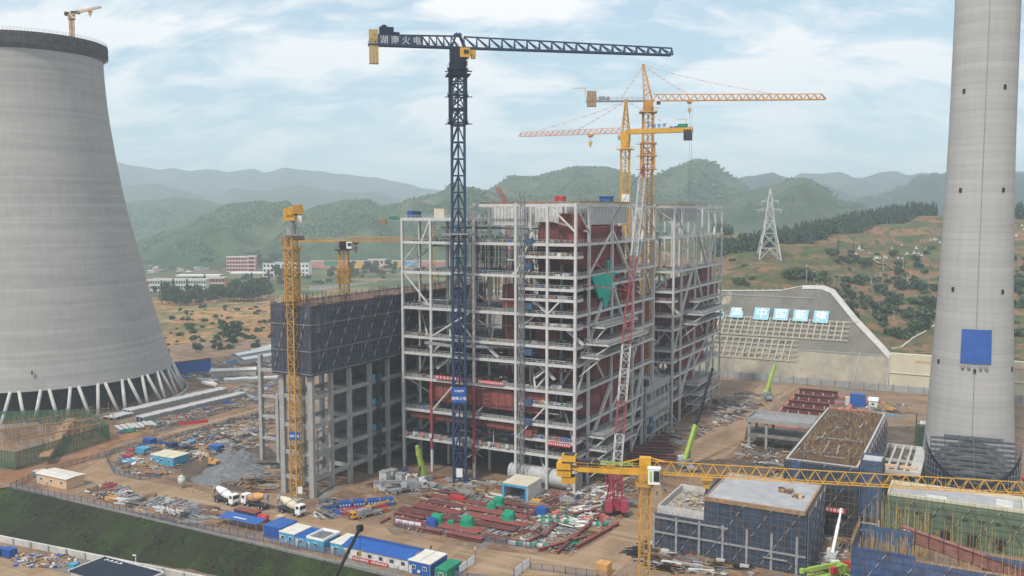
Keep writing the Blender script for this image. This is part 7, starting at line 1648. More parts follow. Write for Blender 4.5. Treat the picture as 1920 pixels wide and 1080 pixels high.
q = at(225, 1085, -6); t = thing('shed', 'dark flat roof with a white rim, lower yard beside the grass bank foot', 'shed', (q[0], q[1], -6)); m = MB(); m.b(-10, 12, -7, 3.2, 0, 2.6); m.build('wall', 'concrete_light', t); m = MB(); m.b(-10.3, 12.3, -7.3, 3.5, 2.6, 2.8); m.build('roof', 'navy_dark', t)
m = MB(); m.b(-10.6, 12.6, 3.5, 3.9, 2.5, 3.0); m.b(-10.7, -10.3, -7.3, 3.9, 2.5, 3.0); m.b(12.3, 12.7, -7.3, 3.9, 2.5, 3.0); m.build('rim', 'litter', t); m = MB()
for i in range(4): m.bar((-8+i*1.8, 2.9, 2.82), (-8.5+i*1.8, 1.8, 2.82), .3, .05); m.bar((-8+i*1.8, 2.9, 2.86), (-7.4+i*1.8, 1.9, 2.86), .2, .05)
m.build('roof_mark', 'white', t)
q = at(255, 1062, -4.5); t = thing('lamp_post', 'small white lamp post on the grass bank', 'lamp post', (q[0], q[1], -4.6)); m = MB(); m.cyl((0, 0, 0), (0, 0, 3.4), .12, .08, 8); m.build('pole', 'white', t); m = MB(); m.box((-.5, 0, 3.1), 1.1, .6, .1); m.build('solar_panel', 'litter', t)
# ================================================================ FENCES
def fence(label, pts, h=2.0, z=0.0, step=3.0, net='mesh_fence', post='navy', px=True, rails=True, plate=False):
    q = [at(x, y, z) for x, y in pts] if px else pts; t = thing('fence', label, 'fence', (q[0][0], q[0][1], z)); OF = (q[0][0], q[0][1], z); m = MB(OF); p_ = MB(OF)
    for a, b_ in zip(q, q[1:]):
        a, b_ = Vector((a[0], a[1], z)), Vector((b_[0], b_[1], z)); L_ = (b_-a).length; n = max(1, round(L_/step)); m.add([a, b_, b_+Vector((0, 0, h)), a+Vector((0, 0, h))], [(0, 1, 2, 3)])
        for i in range(n+1): c = a.lerp(b_, i/n); p_.b(c.x-.06, c.x+.06, c.y-.06, c.y+.06, z, z+h+.15)
        for zz_ in (.15, h-.05): p_.bar(a+Vector((0, .05, zz_)), b_+Vector((0, .05, zz_)), .05)
    m.build('mesh_panel', net, t); p_.build('post', post, t); return t
fence('blue-grey mesh fence along the crest of the grass bank', [(20, 917), (165, 945), (340, 986), (560, 1029), (830, 1079), (900, 1092)], 1.9)
fence('mesh fence running up the left edge beside the red earth', [(20, 917), (75, 890), (210, 852), (300, 832), (420, 795), (515, 768)], 1.9)
fence('curved mesh fence around the scrap yard with the blue cabin', [(205, 872), (200, 862), (215, 848), (330, 820), (440, 795), (515, 778)], 1.9); fence('mesh fence in front of the scrap yard cabin', [(205, 872), (215, 888), (262, 900), (300, 898)], 1.6)
fence('mesh fence along the precast panel yard', [(290, 812), (380, 785), (515, 742)], 1.9); fence('mesh fence in front of the red assembly yard', [(738, 985), (760, 992), (850, 1006), (950, 1022), (1005, 1030)], 1.8); fence('mesh fence on the right of the red assembly yard', [(1005, 1030), (1015, 1005), (1060, 965), (1105, 925)], 1.8)
fence('mesh fence beside the road end, bottom centre', [(995, 1068), (1060, 1076), (1140, 1085)], 1.8)
fence('pale post fence on the hill crest above the concrete slope', [(1, 1)], 1) if False else None
def board(label, x0, y0, x1, y1, h, n, z=0.0):
    a, b_ = at(x0, y0), at(x1, y1); an = math.atan2(b_[1]-a[1], b_[0]-a[0]); L_ = math.hypot(b_[0]-a[0], b_[1]-a[1]); t = thing('notice_board', label, 'notice board', ((a[0]+b_[0])/2, (a[1]+b_[1])/2, 0), an); w_ = L_/n
    for i in range(n): m = MB(); m.b(-L_/2+i*w_+.1, -L_/2+(i+1)*w_-.1, -.05, .05, .5, h); m.build('panel', 'white', t)
    m = MB()
    for i in range(n+1): m.b(-L_/2+i*w_-.09, -L_/2+i*w_+.09, -.09, .09, 0, h+.25)
    m.build('post', 'blue', t); return t
board('row of four white notice boards at the left corner of the assembly yard', 741, 986, 790, 994, 2.1, 4); board('pair of white notice boards with blue posts, right of the green container', 860, 1079, 890, 1058, 2.4, 2); board('pair of white notice boards with blue posts, nearer the road centre', 964, 1086, 993, 1064, 2.6, 2)
q = at(838, 806)
m = MB(); m.b(-6, 6, -.1, .1, .8, 2.2); a = at(372, 800); solo('red_banner', m, 'red', 'red banner on the fence by the road, left of the bare frame', 'banner', (a[0]-3, a[1], 0), R(55))
# small orange machine
def excavator(label, px, py, rot, c='orange'):
    q = wat(px, py); t = thing('excavator', label, 'excavator', (q.x, q.y, .05), rot, world=True)
    for s in (-1, 1): m = MB(); m.xprism([(-1.6, .3), (-1.3, 0), (1.3, 0), (1.6, .3), (1.6, .6), (1.3, .85), (-1.3, .85), (-1.6, .6)], s*1.1-.25, s*1.1+.25); o = m.build('track', 'dark', t)
    m = MB(); m.b(-1.3, 1.3, -2.0, 1.2, .9, 1.9); m.b(-1.2, -.2, -.2, 1.2, 1.9, 2.9); m.build('body', c, t); m = MB(); m.b(-1.22, -.18, 1.2, 1.24, 2.0, 2.8); m.build('cab_window', 'glass', t)
    m = MB(); m.bar((.4, 1, 1.6), (.4, 3.6, 4.0), .4); m.bar((.4, 3.6, 4.0), (.4, 5.6, 2.2), .32); m.box((.4, 5.7, 1.7), .9, .9, .9); m.build('arm', c, t); return t
excavator('small orange excavator on the gravel beside the heap', 400, 873, R(70)); excavator('orange excavator parked by the boundary wall at the far end of the rebar block', 1668, 772, R(40))
crate('bright blue container by the boundary wall', 1607, 764, 6.5, 4, 6, 'roof_blue', 'container', 'container'); t = cab_px('small white hut with a pitched roof by the boundary wall', 1628, 765, 1645, 766, 5, 3.4, 'white', 'white', nwin=1, gable=1.2)
crate('white container at the left of the bright blue one by the boundary wall', 1593, 762, 4, 3, 4, 'litter', 'container', 'container'); crate('dark blue crate before the second boiler', 1340, 757, 2.2, 2, 2, 'navy')
crate('orange-red generator with a white tank, bottom centre', 1128, 1081, 3, 3, 3.0, 'orange', 'generator', 'generator')
# ================================================================ PEOPLE
def person_mesh(seed=0):
    me = bpy.data.meshes.new('person'); V = [(0, 0, .95), (0, 0, 1.2), (0, 0, 1.42), (0, 0, 1.52), (0, .01, 1.64), (.11, 0, .9), (.12, .03, .5), (.13, 0, .08), (.13, .12, .04), (-.11, 0, .9), (-.12, -.02, .5), (-.13, -.06, .08), (-.13, .06, .04), (.2, 0, 1.4), (.26, -.02, 1.12), (.25, .1, .9), (-.2, 0, 1.4), (-.26, 0, 1.12), (-.24, .12, .92)]
    Ed = [(0, 1), (1, 2), (2, 3), (3, 4), (0, 5), (5, 6), (6, 7), (7, 8), (0, 9), (9, 10), (10, 11), (11, 12), (2, 13), (13, 14), (14, 15), (2, 16), (16, 17), (17, 18)]; rad = [.15, .15, .16, .06, .11, .09, .065, .045, .04, .09, .065, .045, .04, .06, .045, .035, .06, .045, .035]
    me.from_pydata(V, Ed, []); o = bpy.data.objects.new('person_source', me); sc.collection.objects.link(o); md = o.modifiers.new('skin', 'SKIN')
    for i, r in enumerate(rad): me.skin_vertices[0].data[i].radius = (r, r*(.75 if i < 3 else 1)); 
    me.skin_vertices[0].data[0].use_root = True; s = o.modifiers.new('sub', 'SUBSURF'); s.levels = 1; s.render_levels = 1
    dg = bpy.context.evaluated_depsgraph_get(); out_ = bpy.data.meshes.new_from_object(o.evaluated_get(dg)); bpy.data.objects.remove(o); return out_
pm = person_mesh()
C_('denim', (.05, .07, .12)); C_('vest', (.75, .62, .08)); C_('orange_vest', (.8, .22, .04)); pm.materials.clear(); pm.materials.append(M['denim']); pm.materials.append(M['skin'])
for f in pm.polygons: f.material_index = 1 if f.center.z > 1.5 else 0; f.use_smooth = True
hm = MB(); hm.lathe([(.02, 1.83), (.09, 1.81), (.135, 1.74), (.14, 1.68), (.18, 1.67)], 12)
hmesh = {c: None for c in ('red', 'white', 'yellow')}
vm = MB(); vm.lathe([(.19, .98), (.2, 1.2), (.22, 1.36), (.12, 1.46)], 10)
for i, (px, py, vest, hc, lb) in enumerate(((891, 1038, 'white', 'white', 'worker in a pale shirt walking on the road behind the green container'), (808, 1034, 'denim', 'red', 'worker in dark clothes walking behind the long blue-roofed block'), (862, 963, 'white', 'white', 'worker in white standing among the red steel'), (865, 1005, 'yellow', 'yellow', 'worker in a yellow vest at the front fence of the assembly yard'), (975, 945, 'blue', 'red', 'worker in blue beside the gate shelter'),
                                      (655, 975, 'denim', 'yellow', 'dark-clothed worker at the left of the yellow truck crane'), (673, 978, 'orange_vest', 'red', 'worker in an orange vest at the front of the yellow truck crane'), (596, 962, 'vest', 'white', 'worker in a yellow vest right of the cream mixer truck'), (600, 965, 'vest', 'yellow', 'second worker in a yellow vest right of the cream mixer truck'), (490, 985, 'denim', 'red', 'worker in dark clothes by the maroon container'), (505, 983, 'blue', 'yellow', 'worker in blue between the container and the cabin row'),
                                      (1232, 930, 'denim', 'white', 'dark-clothed worker near the crawler crane tracks'), (848, 1072, 'denim', 'red', 'dark-clothed worker beside the pair of notice boards'), (1247, 925, 'black', 'yellow', 'worker in black by the lane behind the nearest crane'), (362, 925, 'yellow', 'yellow', 'worker in a yellow vest by the small upright tank'))):
    q = at(px, py); o = bpy.data.objects.new('person', pm); sc.collection.objects.link(o); tag(o, lb, 'person', 'workers on the site'); place(o, (q[0], q[1], .05), rnd.uniform(0, 6))
    if hmesh[hc] is None: hm.mats = [hc]; hm.mi = [0]*len(hm.f); hmesh[hc] = hm.mesh('helmet')
    h = bpy.data.objects.new('helmet', hmesh[hc]); sc.collection.objects.link(h); h.parent = o
    vm.mats = [vest]; vm.mi = [0]*len(vm.f); v_ = bpy.data.objects.new('vest', vm.mesh('vest')); sc.collection.objects.link(v_); v_.parent = o
# ================================================================ TREES
def leafcloud(m, blobs, n, s, rr, mts):
    for k in range(n):
        c, r = rr.choice(blobs); a, b_ = rr.uniform(0, 6.283), math.acos(rr.uniform(-.6, 1)); q = rr.uniform(.72, 1.05)
        p = Vector((c[0]+r[0]*q*math.sin(b_)*math.cos(a), c[1]+r[1]*q*math.sin(b_)*math.sin(a), c[2]+r[2]*q*math.cos(b_))); m.mat(rr.choice(mts))
        x = Vector((rr.gauss(0, 1), rr.gauss(0, 1), rr.gauss(0, .7))).normalized(); y = x.cross(Vector((rr.gauss(0, 1), rr.gauss(0, 1), rr.gauss(0, 1)))).normalized(); t = s*rr.uniform(.6, 1.3)
        m.add([p-x*t-y*t*.6, p+x*t-y*t*.6, p+x*t*.7+y*t*.7, p-x*t*.6+y*t*.8], [(0, 1, 2, 3)])
def broad(label, group, seed, h=10.0, n=900, mts=('leaf', 'leaf', 'leaf_dark', 'leaf_light')):
    rr = random.Random(seed); t = thing('broadleaf_tree', label, 'tree', (0, 0, -500), 0, group); m = MB(); m.cyl((0, 0, -.5), (.2, 0, h*.4), h*.022, h*.016, 7)
    for i in range(4): a = i*1.6+rr.random(); m.cyl((.1, 0, h*.3), (math.cos(a)*h*.2, math.sin(a)*h*.2, h*.62), h*.014, h*.006, 5)
    m.build('trunk', 'bark', t); bl = []
    for i in range(9): a = rr.uniform(0, 6.28); q = rr.uniform(0, h*.24); z = rr.uniform(h*.24, h*.84); k = rr.uniform(.12, .21)*h; bl.append(((math.cos(a)*q, math.sin(a)*q, z), (k, k, k*.8)))
    m = MB(); leafcloud(m, bl, n, h*.045, rr, mts); m.build('crown', None, t); return t
def conif(label, group, seed, h=12.0, n=420, mts=('leaf_dark', 'leaf_dark', 'leaf')):
    rr = random.Random(seed); t = thing('pine_tree', label, 'tree', (0, 0, -500), 0, group); m = MB(); m.cyl((0, 0, -.5), (0, 0, h*.95), h*.018, h*.004, 6); m.build('trunk', 'bark', t); m = MB()
    for i in range(n):
        k = rr.random()**.8; z = h*(.16+.84*k); r = h*.2*(1-k)*rr.uniform(.35, 1.0)+.1; a = rr.uniform(0, 6.28); p = Vector((r*math.cos(a), r*math.sin(a), z)); d = Vector((math.cos(a), math.sin(a), -.5)); sd_ = Vector((-math.sin(a), math.cos(a), 0)); w_ = h*.04*(1.1-k*.5); m.mat(rr.choice(mts)); m.add([p-d*w_*1.2, p-sd_*w_*.7, p+d*w_, p+sd_*w_*.7+Vector((0, 0, .1))], [(0, 1, 2, 3)])
    m.build('crown', None, t); return t
def bush(label, group, seed, s=1.0, n=260, mts=('leaf', 'leaf_dark', 'leaf_light')):
    rr = random.Random(seed); m = MB(); bl = [((rr.uniform(-1.2, 1.2), rr.uniform(-1, 1), rr.uniform(.4, 1.0)), (rr.uniform(.8, 1.4),)*2+(rr.uniform(.7, 1.1),)) for i in range(5)]; leafcloud(m, bl, n, .34, rr, mts); m.mat('bark').cyl((0, 0, -.3), (0, 0, .9), .12, .06, 5)
    o = m.build('bush'); return tag(o, label, 'bush', group)
used = {}
def put(key, makers, u, v, z, sc_, rot, label=None):
    if key not in used: used[key] = [[f, False] for f in makers]
    i = rnd.randrange(len(used[key])); rec = used[key][i]
    if not rec[1]: rec[1] = True; o = rec[0]; place(o, (u, v, z), rot); o.scale = (sc_,)*3; (o.__setitem__('label', label) if label else None); return o
    return dup(rec[0], (u, v, z), rot, label=label, scale=sc_)
TB = [broad('leafy green tree in the belt between the school and the fields', 'trees below the school', 100+i) for i in range(4)]
TC = [conif('dark conifer standing in the tree belt below the school', 'conifers below the school', 200+i) for i in range(3)]
r6 = random.Random(31)
def gtree(px, py, hpx, kind, mk, jitter=3):
    q = wat(px, py); dpt = q.y; h = hpx/F*dpt; u, v = UV(q.x, q.y); base = 10.0 if mk in (TB, TH) else 12.0; return put(kind, mk, u, v, gz(u, v)-.2, h/base, r6.uniform(0, 6))
TH = [broad('single leafy tree among the orange terraced fields', 'lone trees in the terraced fields', 300+i) for i in range(2)]
for x, y, h in ((318, 572, 38), (330, 574, 44), (345, 568, 30), (360, 573, 38), (372, 570, 32), (388, 564, 26), (400, 562, 28), (415, 566, 40), (428, 562, 36), (440, 566, 46), (452, 564, 40), (465, 566, 50), (478, 562, 46), (490, 562, 48), (503, 558, 30), (350, 575, 30), (407, 570, 30), (470, 568, 34), (500, 527, 30), (512, 528, 34), (520, 530, 26), (430, 568, 34), (445, 569, 36), (458, 568, 44), (484, 566, 50), (376, 574, 30), (395, 569, 24)): gtree(x, y, h, 'b', TB)
for i in range(46):
    x = r6.choice((r6.uniform(285, 425), r6.uniform(500, 585), r6.uniform(590, 760))); gtree(x, r6.uniform(515, 536) if x > 430 else r6.uniform(553, 566), r6.uniform(14, 26), 'b', TB)
for x, y, h in ((304, 573, 46), (312, 570, 40), (326, 566, 42), (338, 576, 34), (384, 540, 24), (366, 566, 34), (473, 568, 56), (505, 555, 40), (352, 570, 46)): gtree(x, y, h, 'c', TC)
for x, y, h in ((432, 640, 40), (420, 622, 26), (444, 630, 34), (436, 648, 26), (368, 661, 22), (401, 657, 16), (415, 612, 16), (350, 598, 12), (338, 594, 10), (384, 586, 10)): gtree(x, y, h, 'h', TH)
BF = [bush('low dark bush on the terraced fields behind the cooling tower', 'bushes on the left terraced fields', 400+i) for i in range(3)]
for i in range(80):
    x = r6.uniform(300, 512); y = r6.uniform(582, 660)
    if y > 660-(x-300)*.03: continue
    q = at(x, y); put('bf', BF, q[0], q[1], gz(q[0], q[1])-.2, r6.uniform(.5, 1.7), r6.uniform(0, 6))
for i in range(50):
    x = r6.uniform(275, 760); y = r6.uniform(528, 560) if x < 520 else r6.uniform(512, 540); q = at(x, y); put('bf', BF, q[0], q[1], gz(q[0], q[1]), r6.uniform(1.5, 3.2), r6.uniform(0, 6))
TG = [broad('green tree in the loose wood at the foot of the hills behind the stadium wall', 'trees at the foot of the far hills', 450+i, n=420) for i in range(3)]
for i in range(150):
    x = r6.uniform(380, 880) if i < 120 else r6.uniform(380, 640); y = r6.uniform(488, 503) if x > 520 else r6.uniform(492, 508); q = at(x, y); put('g', TG, q[0], q[1], 0, r6.uniform(1.8, 3.2), r6.uniform(0, 6))
# hillside bushes
def offwall(g_): return g_[1] > 488+.86*ztop(g_[0])+4
BH = [bush('dark green bush on the red terraced hillside', 'bushes on the right hillside', 500+i) for i in range(4)]
PH = [conif('small dark conifer on the right hillside', 'small conifers on the right hillside', 520+i, n=260) for i in range(2)]
PTS = []
for i in range(165):
    k = r6.random()
    if k < .55: x, y = r6.uniform(1560, 1790), r6.uniform(520, 640)
    elif k < .8: x, y = r6.uniform(1345, 1780), r6.uniform(468, 560)
    else: x, y = r6.uniform(1890, 1925), r6.uniform(470, 640)
    if x > 1600 and x < 1700 and y > 560+(x-1600)*1.0: continue
    if x < 1560 and y > 540: continue
    PTS.append((x, y))
for x, y in PTS:
    g_ = terr(x, y)
    if g_ and offwall(g_): put('bh', BH, g_[0], g_[1], g_[2]-.2, r6.uniform(.9, 2.3), r6.uniform(0, 6))
for x, y, s in ((1640, 580, 2.6), (1655, 583, 3.2), (1668, 560, 3), (1675, 575, 3.2), (1715, 570, 3), (1730, 592, 3.6), (1745, 580, 3.4), (1700, 600, 2.6), (1650, 600, 2.6), (1620, 570, 2.4), (1760, 600, 3), (1480, 528, 3), (1500, 522, 3.4), (1515, 520, 3), (1690, 540, 3), (1720, 545, 3.4), (1665, 590, 3), (1725, 615, 2.6), (1620, 500, 3), (1560, 478, 2.6), (1585, 490, 2.5), (1600, 492, 2.5)):
    g_ = terr(x, y)
    if g_ and offwall(g_): put('bh', BH, g_[0], g_[1], g_[2]-.2, s, r6.uniform(0, 6))
TR = [broad('round leafy tree standing alone on the right hillside', 'lone trees on the right hillside', 540+i) for i in range(2)]
for x, y, h in ((1684, 523, 9), (1640, 592, 8), (1660, 610, 7), (1712, 532, 8), (1735, 575, 9), (1765, 560, 8)):
    g_ = terr(x, y)
    if g_ and offwall(g_): put('tr', TR, g_[0], g_[1], g_[2]-.2, h/10, r6.uniform(0, 6))
for x, y in ((1556, 538), (1580, 548), (1600, 470), (1572, 470), (1616, 470), (1350, 470), (1362, 472)):
    g_ = terr(x, y)
    if g_: put('ph', PH, g_[0], g_[1], g_[2]-.2, r6.uniform(.5, .9), r6.uniform(0, 6))
# forest on the ridge: one mass
def forest(label, samples, hs, seed, name='forest'):
    rr = random.Random(seed); m = MB(); c0 = samples[0]; m.off = (c0[0], c0[1], c0[2])
    for (u, v, z) in samples:
        h = rr.uniform(*hs)
        for i in range(34):
            k = rr.random()**.75; zz_ = z+h*(.08+.92*k); r = h*.17*(1-k)+.15; a = rr.uniform(0, 6.28); p = Vector((u+r*math.cos(a), v+r*math.sin(a), zz_)); d = Vector((math.cos(a), math.sin(a), -.7)); s_ = Vector((-math.sin(a), math.cos(a), 0)); w_ = h*.085*(1.15-k*.75)
            m.mat('leaf_dark' if rr.random() < .75 else 'leaf'); m.add([p-d*w_*1.3+Vector((0, 0, w_*.6)), p-s_*w_, p+d*w_, p+s_*w_], [(0, 1, 2, 3)])
    o = m.build(name); o['kind'] = 'stuff'; o['label'] = label; o['category'] = 'forest'; place(o, c0); return o
smp = []
base = [(1378, 474), (1430, 470), (1500, 457), (1560, 448), (1600, 440), (1680, 424), (1752, 402)]
r7 = random.Random(77)
for i in range(1000):
    x = r7.uniform(1385, 1755); yb = interp(base, x); dpt = 690+(x-1378)/(1752-1378)*215+r7.uniform(0, 115)*min(1, max(.25, (x-1370)/80)); X = (x-960)/F*dpt; u, v = UV(X, dpt); z = gz(u, v); smp.append((u, v, z))
forest('dark pine wood along the ridge above the fields', smp, (9, 15), 1)
smp = []
for i in range(120): x = r7.uniform(1335, 1385); dpt = r7.uniform(680, 730); X = (x-960)/F*dpt; u, v = UV(X, dpt); smp.append((u, v, gz(u, v)))
for i in range(60): x = r7.uniform(1335, 1375); dpt = r7.uniform(860, 900); X = (x-960)/F*dpt; u, v = UV(X, dpt); smp.append((u, v, gz(u, v)+2))
forest('small dark pine grove right behind the second boiler frame', smp, (7, 12), 2)
smp = []
for i in range(120): x = r7.uniform(1900, 1960); dpt = r7.uniform(860, 900); X = (x-960)/F*dpt; u, v = UV(X, dpt); smp.append((u, v, gz(u, v)))
forest('dark pine wood at the far right edge beyond the chimney', smp, (8, 14), 3)
# ================================================================ HILLSIDE OBJECTS
def tomb(seed):
    m = MB(); m.mat('stone').b(-1.6, 1.6, -1, 1, 0, .5); m.b(-.7, .7, .4, .8, .5, 2.4); m.b(-1.3, -.8, .4, .8, .5, 1.5); m.b(.8, 1.3, .4, .8, .5, 1.5); m.prism([(-1, .3), (1, .3), (0, .9)], 2.4, 2.9); o = m.build('tomb'); return tag(o, 'small white stone tomb on the right hillside', 'tomb', 'white tombs on the hillside')
t0 = tomb(1); first = True
for x, y in ((1611, 468), (1617, 470), (1605, 481), (1641, 489), (1650, 488), (1645, 490), (1658, 487), (1662, 488), (1684, 490), (1692, 487), (1714, 476), (1722, 478), (1728, 480), (1718, 470), (1725, 456), (1745, 457), (1752, 456), (1762, 459), (1757, 452), (1772, 474), (1768, 472), (1735, 470), (1700, 478), (1916, 425), (1919, 432), (1905, 445), (1690, 466), (1672, 468), (1630, 478), (1624, 487)):
    g_ = terr(x, y)
    if not g_: continue
    if first: place(t0, g_, r6.uniform(-.6, .6)); first = False
    else: dup(t0, g_, r6.uniform(-.6, .6), scale=r6.uniform(.45, .95))
def pole(h): 
    m = MB(); m.cyl((0, 0, 0), (0, 0, h), .16, .10, 7); m.bar((-.9, 0, h-.6), (.9, 0, h-.6), .14); o = m.build('utility_pole', 'litter'); return o
pl = None
for i, (x, y, h) in enumerate(((1512, 533, 12), (1526, 535, 7.5), (1656, 512, 10), (1693, 515, 9), (1701, 535, 8), (1667, 555, 6), (1676, 600, 5), (1633, 536, 5))):
    g_ = terr(x, y) or terr(x, y-4)
    if not g_: continue
    o = pole(h); tag(o, 'pale utility pole on the hillside, '+('behind the crest of the concrete slope', 'short, beside the taller pole at the slope crest', 'at the end of the pale track', 'right of the pale track', 'below the lone tree', 'among the dark bushes', 'lowest, above the notch', 'left of the bushes on the terrace')[i], 'pole'); place(o, g_)
# crest fence of small pale posts
t = None
for i, (x, y) in enumerate([(1360+i*14, 549-i*.45) for i in range(11)]+[(1520+i*11, 540-i*1.7+(0)) for i in range(14)]):
    g_ = terr(x, y)
    if not g_: continue
    m = MB(); m.b(-.14, .14, -.14, .14, -.3, 1.9); solo('fence_post', m, 'litter', 'small pale post in the line above the concrete slope', 'post', g_, 0, 'pale posts above the concrete slope')
# pale track
tr = [terr(x, y) for x, y in ((1636, 492), (1648, 500), (1660, 505), (1680, 511))]; m = MB()
tr = [q for q in tr if q]
for a, b_ in zip(tr, tr[1:]): m.bar((a[0], a[1], a[2]+.1), (b_[0], b_[1], b_[2]+.1), 3.0, .4)
if tr: struct('track', m, 'road_soil')
tr = [terr(x, y) for x, y in ((1671, 664), (1690, 652), (1710, 640), (1735, 626), (1762, 612))]; tr = [q for q in tr if q]; m = MB()
for a, b_ in zip(tr, tr[1:]): m.bar((a[0], a[1], a[2]+.3), (b_[0], b_[1], b_[2]+.2), .9, .5)
if tr: solo('drain_channel', m, 'concrete_light', 'pale concrete channel climbing from the notch in the slope', 'channel', (0, 0, 0))
# pylon
g_ = terr(1441, 491)
if g_:
    t = thing('electricity_pylon', 'tall grey lattice electricity pylon on the hillside right of the boilers', 'pylon', g_, R(20)); dq = W(g_[0], g_[1]).y; Hh = 133/F*dq
    m = MB(); pw = [(0, .150), (.17, .125), (.38, .085), (.56, .055), (.72, .042), (.82, .030), (1.0, .004)]
    for s in ((-1, -1), (1, -1), (1, 1), (-1, 1)):
        for (a, wa), (b_, wb) in zip(pw, pw[1:]): m.bar((s[0]*wa*Hh, s[1]*wa*Hh, a*Hh), (s[0]*wb*Hh, s[1]*wb*Hh, b_*Hh), .7 if a < .4 else .45)
    m.build('leg', 'steel', t); m = MB(); c4 = ((-1, -1), (1, -1), (1, 1), (-1, 1))
    for (a, wa), (b_, wb) in zip(pw[:-1], pw[1:]):
        for k in range(4):
            p, q = c4[k], c4[(k+1) % 4]; P = lambda s, w_, z: (s[0]*w_*Hh, s[1]*w_*Hh, z*Hh)
            if a == 0: mid = ((p[0]+q[0])/2*wb*Hh, (p[1]+q[1])/2*wb*Hh, b_*Hh); m.bar(P(p, wa, a), mid, .4); m.bar(P(q, wa, a), mid, .4)
            else: m.bar(P(p, wa, a), P(q, wb, b_), .34); m.bar(P(q, wa, a), P(p, wb, b_), .34)
            m.bar(P(p, wb, b_), P(q, wb, b_), .34)
    m.build('lattice_brace', 'steel', t)
    for zf, wf in ((.70, .17), (.82, .12)):
        m = MB()
        for s in (-1, 1): m.bar((0, s*.03*Hh, zf*Hh), (s*wf*Hh, 0, (zf+.01)*Hh), .4); m.bar((0, -s*.03*Hh, zf*Hh), (s*wf*Hh, 0, (zf+.01)*Hh), .4); m.bar((0, 0, (zf+.04)*Hh), (s*wf*Hh, 0, (zf+.01)*Hh), .3); m.bar((s*wf*Hh*.9, 0, zf*Hh), (s*wf*Hh*.9, 0, (zf-.04)*Hh), .4)
        m.build('cross_arm', 'steel', t)
g_ = terr(1456, 470) 
# ================================================================ TOWN AND SCHOOL
def block(label, x0, x1, yb, yt, wall, floors, bays, d_=14, rot=0.0, wall2=None, name='building', par=True, flatroof='concrete_light', winm='glass', group=None, endred=False):
    a, b_ = wat(x0, yb), wat(x1, yb); c = (a+b_)/2; w_ = (b_.x-a.x); h = (yb-yt)/F*c.y; t = thing(name, label, 'building', (c.x, c.y+d_/2, 0), rot, group, world=True)
    m = MB(); m.b(-w_/2, w_/2, -d_/2, d_/2, -1, h); m.build('wall', wall, t)
    m = MB(); m.b(-w_/2-.3, w_/2+.3, -d_/2-.3, d_/2+.3, h, h+.8); m.build('roof', flatroof, t)
    if wall2:
        m = MB()
        for i in range(floors+1): z = i*h/floors; m.b(-w_/2-.02, w_/2+.02, -d_/2-.25, -d_/2-.02, max(0, z-.5), min(h, z+.3))
        m.build('floor_band', wall2, t)
    if endred: m = MB(); m.b(w_/2+.02, w_/2+.3, -d_/2, d_/2, 0, h-.02); m.b(w_*.22, w_/2, -d_/2-.4, -d_/2-.26, 0, h-.5); m.build('end_wall', 'brick_pink', t)
    if floors and bays:
        ww, wh = w_/bays*.55, h/floors*.5; wm = MB(); wm.b(-ww/2, ww/2, -.08, 0, -wh/2, wh/2); wo = wm.build('window', winm, t); f1 = True
        for i in range(bays):
            for j in range(floors):
                o = wo if f1 else wo.copy()
                if not f1: sc.collection.objects.link(o); o.parent = t
                f1 = False; o.location = (-w_/2+(i+.5)*w_/bays, -d_/2-.27, (j+.55)*h/floors)
    return t
block('pink and white five-storey school block on the rise left of the cranes', 424, 462, 516, 482, 'brick_pink', 5, 7, 18, R(6), 'white'); block('pink end wing of the five-storey school block', 463, 479, 517, 481, 'brick_pink', 5, 1, 14, R(6), 'white')
block('white four-storey block with small dark windows behind the left yellow crane', 493, 540, 529, 494, 'white', 4, 7, 16, R(4)); block('white wing of the four-storey block, right of the left yellow crane', 541, 580, 528, 495, 'white', 4, 6, 16, R(-4))
block('low white hall roof between the trees and the pink school', 432, 500, 522, 512, 'white', 1, 8, 20, 0, flatroof='white'); block('long white three-storey block behind the row of trees', 282, 386, 553, 525, 'litter', 3, 22, 14, R(2), 'white'); block('pink end block of the long white building', 387, 421, 550, 521, 'brick_pink', 3, 6, 12, R(2), 'white'); block('pale long hall behind the three-storey block', 330, 410, 527, 517, 'litter', 1, 10, 18, 0, flatroof='white')
block('pink corner of the long white building beside the cooling tower edge', 270, 286, 553, 526, 'brick_pink', 3, 3, 12, 0, 'white')
rt = random.Random(61)
for i in range(46):
    x = rt.uniform(272, 395) if i < 36 else rt.uniform(400, 470); y = rt.uniform(503, 518) if x < 350 else rt.uniform(502, 511); s = rt.uniform(4, 11); hh = rt.uniform(4, 9)
    block('small pale town house in the cluster below the far hills', x, x+s, y, y-hh, rt.choice(('white', 'litter', 'cream', 'stone', 'brick_pink')), 2 if hh > 5 else 1, 3, 10, R(rt.uniform(-20, 20)), flatroof=rt.choice(('concrete_light', 'grey', 'brick_pink', 'white')), group='small town houses below the far hills')
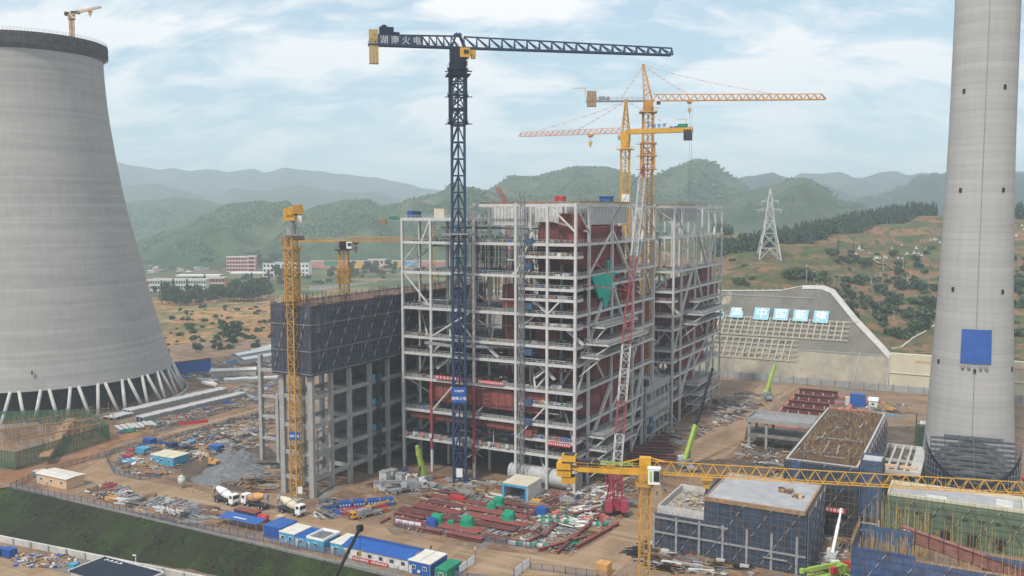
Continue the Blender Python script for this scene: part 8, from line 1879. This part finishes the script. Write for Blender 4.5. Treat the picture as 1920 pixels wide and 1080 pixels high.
# stadium wall
x = 581
for i, (w_, c) in enumerate(((26, 'brick_pink'), (28, 'green'), (0, 'x'), (32, 'brick_pink'), (38, 'yellow'), (20, 'yellow'), (30, 'cyan'), (30, 'brick_pink'), (30, 'brick_pink'))):
    if c == 'x': continue
    xa = (582, 608, 0, 634, 655, 728, 757, 782, 812)[i]; xb = (608, 634, 0, 655, 690, 756, 782, 812, 850)[i]
    a, b_ = wat(xa, 508), wat(xb, 508); t = thing('stadium_wall', ('pink panel of the coloured stadium wall, far left', 'green-topped panel of the coloured stadium wall', '', 'pink panel left of the yellow stretch of stadium wall', 'long yellow panel left of the stadium gate', 'yellow panel right of the stadium gate', 'bright blue panel of the stadium wall seen through the frame', 'salmon panel of the stadium wall seen through the frame', 'salmon panel of the stadium wall nearest the navy crane')[i], 'wall', ((a.x+b_.x)/2, a.y, 0), 0, world=True); L_ = b_.x-a.x; m = MB(); m.b(-L_/2, L_/2, -.6, .6, 0, 15); m.build('panel', c, t); m = MB(); m.b(-L_/2, L_/2, -.9, .9, 15, 16.6); m.build('coping', 'litter' if c != 'green' else 'brick_pink', t)
    if i in (1, 6): m = MB(); m.b(-L_/2, L_/2, -.8, -.65, 0, 8); m.build('lower_band', 'brick_pink', t)
block('lilac stadium gate building with a columned upper floor', 690, 727, 508, 487, 'pale_pink', 2, 5, 14, 0, 'cream'); 
a = wat(600, 552); 
for i, (xa, ya, xb, yb, lb) in enumerate(((582, 549, 700, 540, 'long low white wall behind the netted frame'), (700, 540, 760, 526, 'pale wall continuing right behind the netted frame'))):
    p, q = wat(xa, ya), wat(xb, yb); t = thing('boundary_wall', lb, 'wall', ((p.x+q.x)/2, (p.y+q.y)/2, 0), math.atan2(q.y-p.y, q.x-p.x), world=True); L_ = (q-p).length; m = MB(); m.b(-L_/2, L_/2, -.3, .3, 0, 7); m.build('wall', 'litter', t); m = MB(); m.b(-L_/2, L_/2, -.5, .5, 7, 7.4); m.build('coping', 'cream', t)
m = MB(); pr = None
for x, y in ((575, 552), (590, 545), (600, 532), (612, 528), (660, 524), (700, 520), (760, 512)):
    p = wat(x, y)
    if pr: m.bar((pr.x, pr.y, .15), (p.x, p.y, .15), 6, .3)
    pr = p
struct('road', m, 'concrete_light', world=True)
# ================================================================ HAZE
m = MB(); m.b(-9300, 9300, -600, 9200, -9, 420)
hz_m = bpy.data.materials.new('haze_air'); hz_m.use_nodes = True; ht = hz_m.node_tree; ht.nodes.clear(); ho = ht.nodes.new('ShaderNodeOutputMaterial'); pv = ht.nodes.new('ShaderNodeVolumePrincipled'); pv.inputs['Color'].default_value = (.78, .90, 1.0, 1); pv.inputs['Density'].default_value = HAZE; pv.inputs['Anisotropy'].default_value = 0.0
ht.links.new(pv.outputs[0], ho.inputs['Volume']); M['haze_air'] = hz_m
hz_o = struct('haze', m, 'haze_air', world=True, kind='stuff')
print('objects', len(sc.objects), 'polys', sum(len(o.data.polygons) for o in sc.objects if o.type == 'MESH'))
